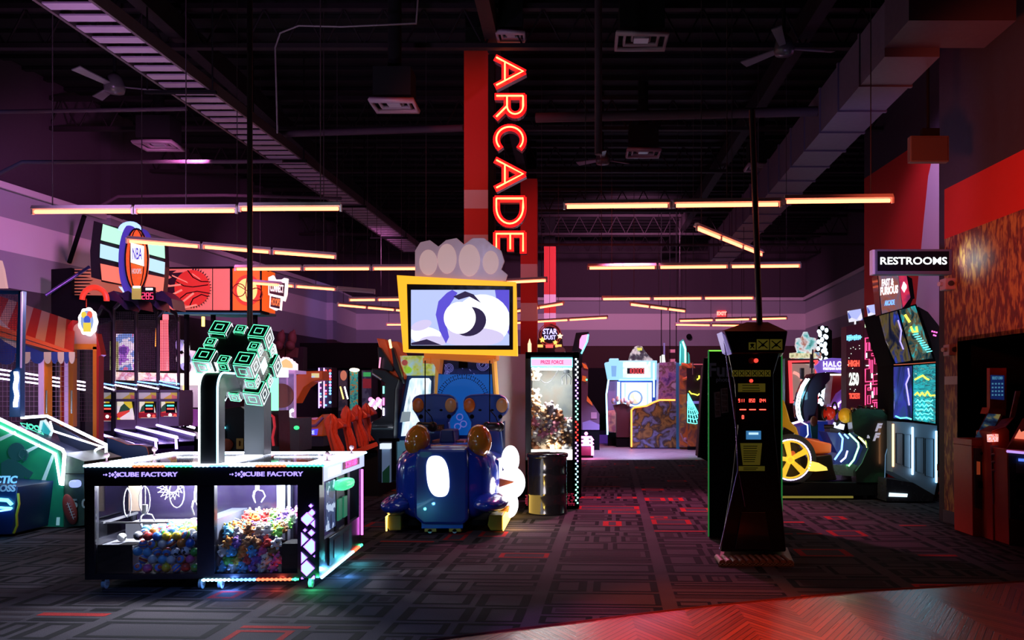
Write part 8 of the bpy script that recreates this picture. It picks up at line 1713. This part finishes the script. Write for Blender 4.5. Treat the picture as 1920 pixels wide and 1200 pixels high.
# ------------------------------------------------------------------ games in the far middle
def far_middle():
    Y = 29.2; T = thing('ball_drop_game', 'bright blue white ball game showing red digits 10000', 'arcade machine', P(1185, 845, Y))
    LB = E('bd_blue', (.30, .65, 1), 1.25); mb = MB(); mb.px([(1134, 680), (1143, 678), (1143, 672), (1160, 672), (1162, 712), (1140, 712)], Y - .15, .6); mb.pbox(1160, 1232, 676, 712, Y, .6); mb.build('header', LB, T, bevel=.02)
    mb = MB(); mb.px([(1146, 686), (1156, 686), (1155, 706), (1147, 706)], Y - .17, .02); mb.px([(1168, 678), (1220, 678), (1220, 708), (1168, 708)], Y - .02, .02, 1); mb.px([(1177, 680), (1208, 680), (1208, 690), (1177, 690)], Y - .04, .02, 2); mb.px([(1176, 698), (1208, 698), (1208, 708), (1176, 708)], Y - .04, .02, 2); mb.build('header_art', [E('bd_mid', (.2, .45, .85), 1), art('bd_art', [(.2, .5, .85), (.5, .75, .9), (.35, .55, .3), (.25, .4, .8)], 3, .4, es=1.1), E('bd_white', (.95, .97, 1), 1.6)], T)
    mb = MB(); mb.pbox(1176, 1208, 690, 701, Y - .06, .03, 0); mb.build('digit_window', GLOSSBLK, T)
    mb = MB(); digits(mb, '10000', P(1192.5, 695.5, Y - .08), .15, t=.13, gap=1.5); mb.build('red_digits', E('bd_digits', (1, .05, .05), 2.2), T)
    mb = MB(); mb.px([(1159, 712), (1230, 712), (1230, 820), (1159, 820)], Y + .3, .3); mb.build('cabinet', M('bd_navy', (.01, .05, .28), .4, emit=(.02, .1, .7), es=.2), T)
    mb = MB(); mb.pbox(1165, 1222, 717, 762, Y + .27, .02, 0); mb.px(el(1191, 746, 14, 14), Y + .24, .02, 1); mb.px(el(1191, 746, 11, 11), Y + .22, .02, 2); mb.build('playfield', [E('bd_field', (.85, .93, 1), 1.5), E('bd_ring', (.2, .4, .8), .9), art('bd_target', [(.8, .4, .2), (.4, .6, .8), (.8, .8, .7)], 6, .4, es=1, kind='voronoi', hard=True)], T)
    mb = MB()
    for x in (1172, 1214): mb.tube([P(x, 718, Y + .2), P(x, 760, Y + .2)], .03, 6)
    mb.tube([P(1160, 712, Y - .05), P(1226, 712, Y - .05)], .03, 5, mi=1); mb.tube([P(1141, 712, Y - .1), P(1137, 740, Y - .1), P(1139, 815, Y - .1)], .03, 6, mi=2); mb.tube([P(1160, 716, Y - .1), P(1159, 812, Y - .1)], .05, 6, mi=2); mb.tube([P(1226, 680, Y - .1), P(1226, 745, Y - .1)], .03, 6, mi=2); mb.build('lit_edges', [E('bd_tube', (.4, .6, .9), 1.5), NB, E('bd_edge', (.35, .75, 1), 3)], T)
    mb = MB(); mb.px([(1140, 715), (1158, 714), (1158, 815), (1140, 812)], Y + .2, .3); mb.px([(1140, 770), (1158, 768), (1158, 812), (1140, 808)], Y + .17, .03, 1); mb.build('side_art', [M('bd_side', (.15, .08, .2), .4, emit=(.5, .25, .6), es=.12), art('bd_sideart', [(.25, .04, .10), (.5, .15, .15), (.2, .05, .1)], 4, .4, es=.4)], T)
    mb = MB(); mb.px([(1178, 676), (1182, 662), (1186, 656), (1190, 650), (1196, 648), (1204, 649), (1208, 656), (1214, 664), (1226, 676)], Y + .1, .1, 0); mb.px([(1202 - 8, 652), (1210 - 6, 652), (1204, 657), (1196, 657)], Y + .05, .05, 1); mb.build('crest', [art('crest_mix', [(.01, .01, .02), (.03, .05, .05), (.4, .5, .4), (.02, .03, .04)], 5, .4, es=.6, detail=4), E('crest_yel', (.8, .75, .1), 1)], T)
    ground(T, 1159, 1230, 818, Y + .3, .3); ground(T, 1140, 1159, 811, Y + .1, .3)
    mb = MB(); Y = 28.2; mb.px([(1238, 682), (1238, 668), (1242, 665), (1246, 665), (1248, 682)], Y, .1, 0); mb.pbox(1244, 1247, 643, 668, Y, .06, 1); tag(mb.build('lit_bottle_topper', [E('bt_warm', (.95, 1, .9), 1.4), M('bt_blue', (.15, .25, .4), .4)]), 'small lit bottle shaped topper above the picture panelled game', 'illuminated topper')
    # orange edged hunting game
    Y = 27.6; T = thing('picture_panel_game', 'tall picture panelled game with a glowing orange curved edge', 'arcade machine', P(1230, 842, Y))
    mb = MB(); mb.px([(1236, 680), (1268, 678), (1268, 750), (1234, 750)], Y + .1, .8); mb.build('upper_panel', art('hp_up', [(.03, .015, .07), (.10, .05, .18), (.20, .10, .20), (.06, .03, .03), (.25, .18, .28)], 4.2, .4, es=.28, detail=5), T)
    mb = MB(); mb.px([(1184, 768), (1188, 764), (1212, 761), (1226, 754), (1238, 750), (1268, 750), (1268, 840), (1184, 840)], Y, .9); mb.build('lower_panel', art('hp_low', [(.08, .06, .16), (.12, .12, .24), (.03, .02, .015), (.20, .10, .03), (.05, .025, .012)], 3.0, .4, es=.30, detail=6, distort=.6), T)
    mb = MB(); mb.tube([P(a, b, Y - .03) for a, b in ((1184, 838), (1184, 769), (1189, 764), (1212, 761), (1226, 754), (1237, 750), (1266, 750))], .028, 6); mb.build('neon_edge', E('hp_orange', (1, .20, .03), 4.5), T)
    mb = MB(); mb.pbox(1268, 1274, 680, 842, Y - .02, .9); mb.build('blue_edge', M('hp_blue', (.02, .08, .2), .4, emit=(.03, .3, .6), es=.12), T)
    mb = MB(); mb.px([(1150, 760), (1168, 756), (1180, 760), (1184, 768), (1184, 822), (1156, 822), (1156, 775)], Y + 1.0, .5); mb.build('gun_console', M('gc_maroon', (.08, .02, .03), .5), T)
    mb = MB()
    for x, y in ((1150, 752), (1158, 748), (1166, 752), (1172, 750), (1178, 756), (1184, 752)): mb.ell(P(x, y, Y + .9), (.07, .08, .10), 8, 6)
    mb.build('toy_row', art('toyrow', [(.4, .2, .1), (.6, .4, .35), (.2, .2, .5)], 8, .5, es=.15), T)
    ground(T, 1184, 1268, 839, Y, .9, M('hp_base', (.05, .04, .1), .5)); ground(T, 1156, 1184, 820, Y + 1.0, .5)
    # octopus / pirate panel with horseshoe arc
    Y = 27.3; T = thing('orange_panel_game', 'orange printed panel game with a big horseshoe arc and mint neon fin on top', 'arcade machine', P(1295, 842, Y))
    mb = MB(); mb.px([(1275, 686), (1296, 680), (1304, 690), (1312, 700), (1312, 838), (1275, 838)], Y, .9); mb.build('panel', art('oct', [(.25, .05, .02), (.45, .12, .03), (.12, .05, .06), (.5, .2, .05)], 2.4, .4, es=.16, detail=5, distort=.8), T)
    mb = MB(); mb.tube([P(1280 + 14 * math.cos(t), 697 - 14 * math.sin(t), Y - .04) for t in [lerp(-PI * .5, PI * .55, i / 14) for i in range(15)]], .05, 6); mb.build('horseshoe_arc', M('hs_orange', (.6, .12, .04), .4, emit=(1, .2, .05), es=.15), T)
    mb = MB(); mb.tube([P(1276 + 26 * 0 + x, y, Y - .03) for x, y in ((0, 812), (6, 826), (18, 834), (30, 832))], .03, 5); mb.build('smile_arc', M('sm_pale', (.45, .3, .3), .5), T)
    mb = MB(); mb.text('1', P(1293, 828, Y - .03), .3, shear=.2, bold=.01); mb.ell(P(1285, 824, Y), .07); mb.ell(P(1303, 824, Y), .06, mi=0); mb.build('number', M('num_pale', (.5, .35, .4), .5), T)
    mb = MB(); mb.px([(1275, 640), (1281, 636), (1287, 650), (1288, 684), (1275, 686)], Y + .1, .2, 0); mb.px([(1290, 660), (1293, 665), (1294, 682), (1290, 682)], Y + .1, .1, 0); mb.tube([P(1280, 640, Y + .05), P(1285, 655, Y + .05), P(1285, 680, Y + .05)], .03, 6, mi=1); mb.tube([P(1276, 645, Y + .05), P(1275, 682, Y + .05)], .012, 5, mi=2); mb.build('mint_fin', [M('fin_teal', (.02, .2, .2), .4, emit=(.05, .6, .5), es=.4), E('fin_mint', (.35, 1, .75), 3), NC], T)
    # teal neon net cone and yellow neon antlers in a dark window
    T = thing('neon_window_game', 'dark window game with a teal neon net cone and yellow neon squiggles', 'arcade machine', P(1303, 842, Y - .3)); Yk = Y - .25
    mb = MB(); mb.px([(1288, 690), (1330, 690), (1330, 792), (1288, 792)], Yk + .15, .1); mb.px([(1290, 793), (1318, 793), (1318, 838), (1290, 838)], Yk + .02, .2, 1); mb.build('window_back', [M('nw_dark', (.02, .01, .02), .4), art('oct', [(.25, .05, .02)], 2.4)], T)
    mb = MB(); ap = (1290, 738)
    for x in (1289, 1295, 1301, 1307, 1313, 1318): mb.tube([P(ap[0], ap[1], Yk), P(x, 792, Yk)], .013, 5)
    for k in range(6):
        t = .25 + k * .15; y = lerp(738, 792, t); mb.tube([P(lerp(1290, 1289, t), y, Yk - .01), P(lerp(1290, 1304, t), y + 2.5, Yk - .01), P(lerp(1290, 1318, t), y - 1, Yk - .01)], .011, 5)
    mb.build('neon_net_cone', E('cone_teal', (.12, 1, .9), 3), T)
    mb = MB(); mb.tube([P(a, b, Yk) for a, b in ((1292, 733), (1296, 738), (1302, 739), (1308, 741), (1314, 737), (1317, 732))], .02, 6); mb.tube([P(1307, 712, Yk), P(1311, 709, Yk), P(1311, 704, Yk)], .025, 6); mb.build('neon_squiggle', E('sq_yellow', (.9, .85, .06), 2.4), T)
    mb = MB(); mb.pbox(1296, 1324, 682, 684, Yk + .1, .05); mb.tube([P(1299, 680, Yk), P(1299, 703, Yk)], .02, 5, mi=1); mb.pbox(1288, 1322, 752, 757, Yk + .1, .05, 2); mb.build('window_trim', [M('wt_pink', (.5, .15, .18), .5, emit=(1, .2, .25), es=.3), STEEL, M('wt_violet', (.2, .12, .4), .5, emit=(.4, .25, 1), es=.3)], T)
    ground(T, 1290, 1318, 837, Yk + .02, .2)
    # pink tower behind the prize tower, pink glowing game and grey cabinet
    Y = 14.2; T = thing('pink_topped_tower', 'dark tower with a pink glowing tilted sign just behind the prize tower', 'arcade machine', P(1092, 880, Y))
    mb = MB(); mb.px([(1072, 660), (1080, 624), (1104, 622), (1103, 632), (1092, 662), (1091, 690), (1072, 690)], Y, .4); mb.build('head', M('pt_dark', (.03, .01, .015), .4), T)
    mb = MB(); mb.px([(1086, 652), (1087, 637), (1091, 629), (1101, 627), (1103, 631), (1092, 656)], Y - .02, .02); mb.build('pink_sign', E('pt_pink', (1, .22, .55), 2.4), T); mb = MB(); mb.tube([P(1103, 627, Y - .03), P(1101, 640, Y - .03), P(1090, 663, Y - .03)], .014, 5); mb.build('cyan_edge', NC, T); ground(T, 1073, 1090, 688, Y, .4)
    Y = 27; T = thing('grey_angled_game', 'dim grey slanted game with an orange side screen behind the prize tower', 'arcade machine', P(1105, 840, Y))
    mb = MB(); mb.px([(1090, 680), (1098, 680), (1103, 690), (1102, 745), (1112, 758), (1124, 776), (1124, 808), (1090, 808)], Y, .6); mb.build('cabinet', M('ga_grey', (.16, .10, .14), .4), T); ground(T, 1090, 1124, 806, Y, .6)
    mb = MB(); mb.px([(1091, 680), (1099, 684), (1103, 692), (1095, 690)], Y - .03, .1); mb.px([(1092, 704), (1099, 706), (1099, 716), (1091, 714)], Y - .03, .05); mb.px([(1101, 742), (1110, 755), (1111, 761), (1100, 752)], Y - .03, .05); mb.build('orange_marking', M('ga_orange', (.7, .14, .03), .4, emit=(1, .2, .04), es=.35), T)
    mb = MB(); mb.pbox(1108, 1119, 773, 785, Y - .02, .012, 0); mb.px([(1092, 792), (1106, 788), (1124, 796), (1124, 806), (1092, 806)], Y - .02, .012, 1); mb.build('stickers', [M('ga_pink', (.5, .3, .35), .5), M('ga_snow', (.3, .25, .45), .5)], T)
    mb = MB(); mb.ell(P(1100, 712, Y - .05), .03); mb.build('green_led', NG, T)
    Y = 23.6; T = thing('pink_glow_game', 'small low game glowing hot pink and white by the prize tower edge', 'arcade machine', P(1103, 850, Y))
    mb = MB(); mb.px([(1090, 838), (1112, 838), (1112, 855), (1090, 855)], Y, .5); mb.build('base', M('pg_base', (.15, .01, .06), .4), T); ground(T, 1090, 1112, 854, Y, .5)
    mb = MB()
    for k in range(3): mb.tube([P(1090, 820 + k * 7, Y - .03), P(1108, 820 + k * 7, Y - .03), P(1112, 826 + k * 7, Y - .03)], .035, 6)
    mb.tube([P(1111, 836, Y - .05), P(1111, 854, Y - .05)], .04, 6); mb.ell(P(1099, 813, Y - .05), .05); mb.px([(1095, 818), (1103, 818), (1105, 832), (1093, 832)], Y - .06, .05); mb.build('pink_neon', E('pg_pink', (1, .30, .75), 3.2), T)
    lamp('POINT', 'pink_game_glow', P(1104, 835, Y - .5), (1, .25, .6), 22, .1)
    # dark blocks far behind and blue lit floor plinth
    mb = MB(); mb.box(X(1105, 31.5), X(1158, 31.5), 31.5, 31.9, 0, .45, 0); mb.box(X(1105, 31), X(1182, 31), 31, 31.3, 0, .3, 1); tag(mb.build('low_plinth', [M('pl_dark', (.02, .015, .05), .5), M('pl_violet', (.10, .03, .25), .5, emit=(.3, .1, 1), es=.15)]), 'low violet plinth on the far wooden floor', 'plinth')
    mb = MB(); mb.box(X(1096, 32), X(1140, 32), 32, 32.3, 0, Zy(690, 32)); tag(mb.build('dark_partition', MATTE), 'black partition behind the bright blue ball game', 'partition')
    lamp('POINT', 'ball_game_glow', P(1190, 735, 28.3), (.45, .65, 1), 60, .3); aim(lamp('SPOT', 'floor_blue_spot', (X(1180, 25), 25, 3.6), (.50, .42, 1), 1500, .2, spot=1.5), (X(1170, 25.4), 25.4, 0))  # the floor spot is unseen, added to brighten the far wood
    for x, lab in ((1240, 'left one of the long thin hanging cables before the back wall'), (1256, 'middle one of the long thin hanging cables before the back wall'), (1268, 'right one of the long thin hanging cables before the back wall')):
        mb = MB(); q = P(x, 690, 28); mb.cyl((q.x, 28, q.z), (q.x, 28, 7.95), .015, 5); tag(mb.build('hanging_cable', MATTE), lab, 'cable')
    mb = MB(); mb.pbox(1255, 1266, 655, 661, 30, .05); mb.pbox(1255, 1266, 673, 679, 30, .05); tag(mb.build('wall_notice', M('notice_pink', (.6, .3, .32), .6)), 'pair of small pale notices on the dark lower back wall', 'notice')
far_middle()
for o in list(bpy.data.objects):
    if '_org' in o: del o['_org']
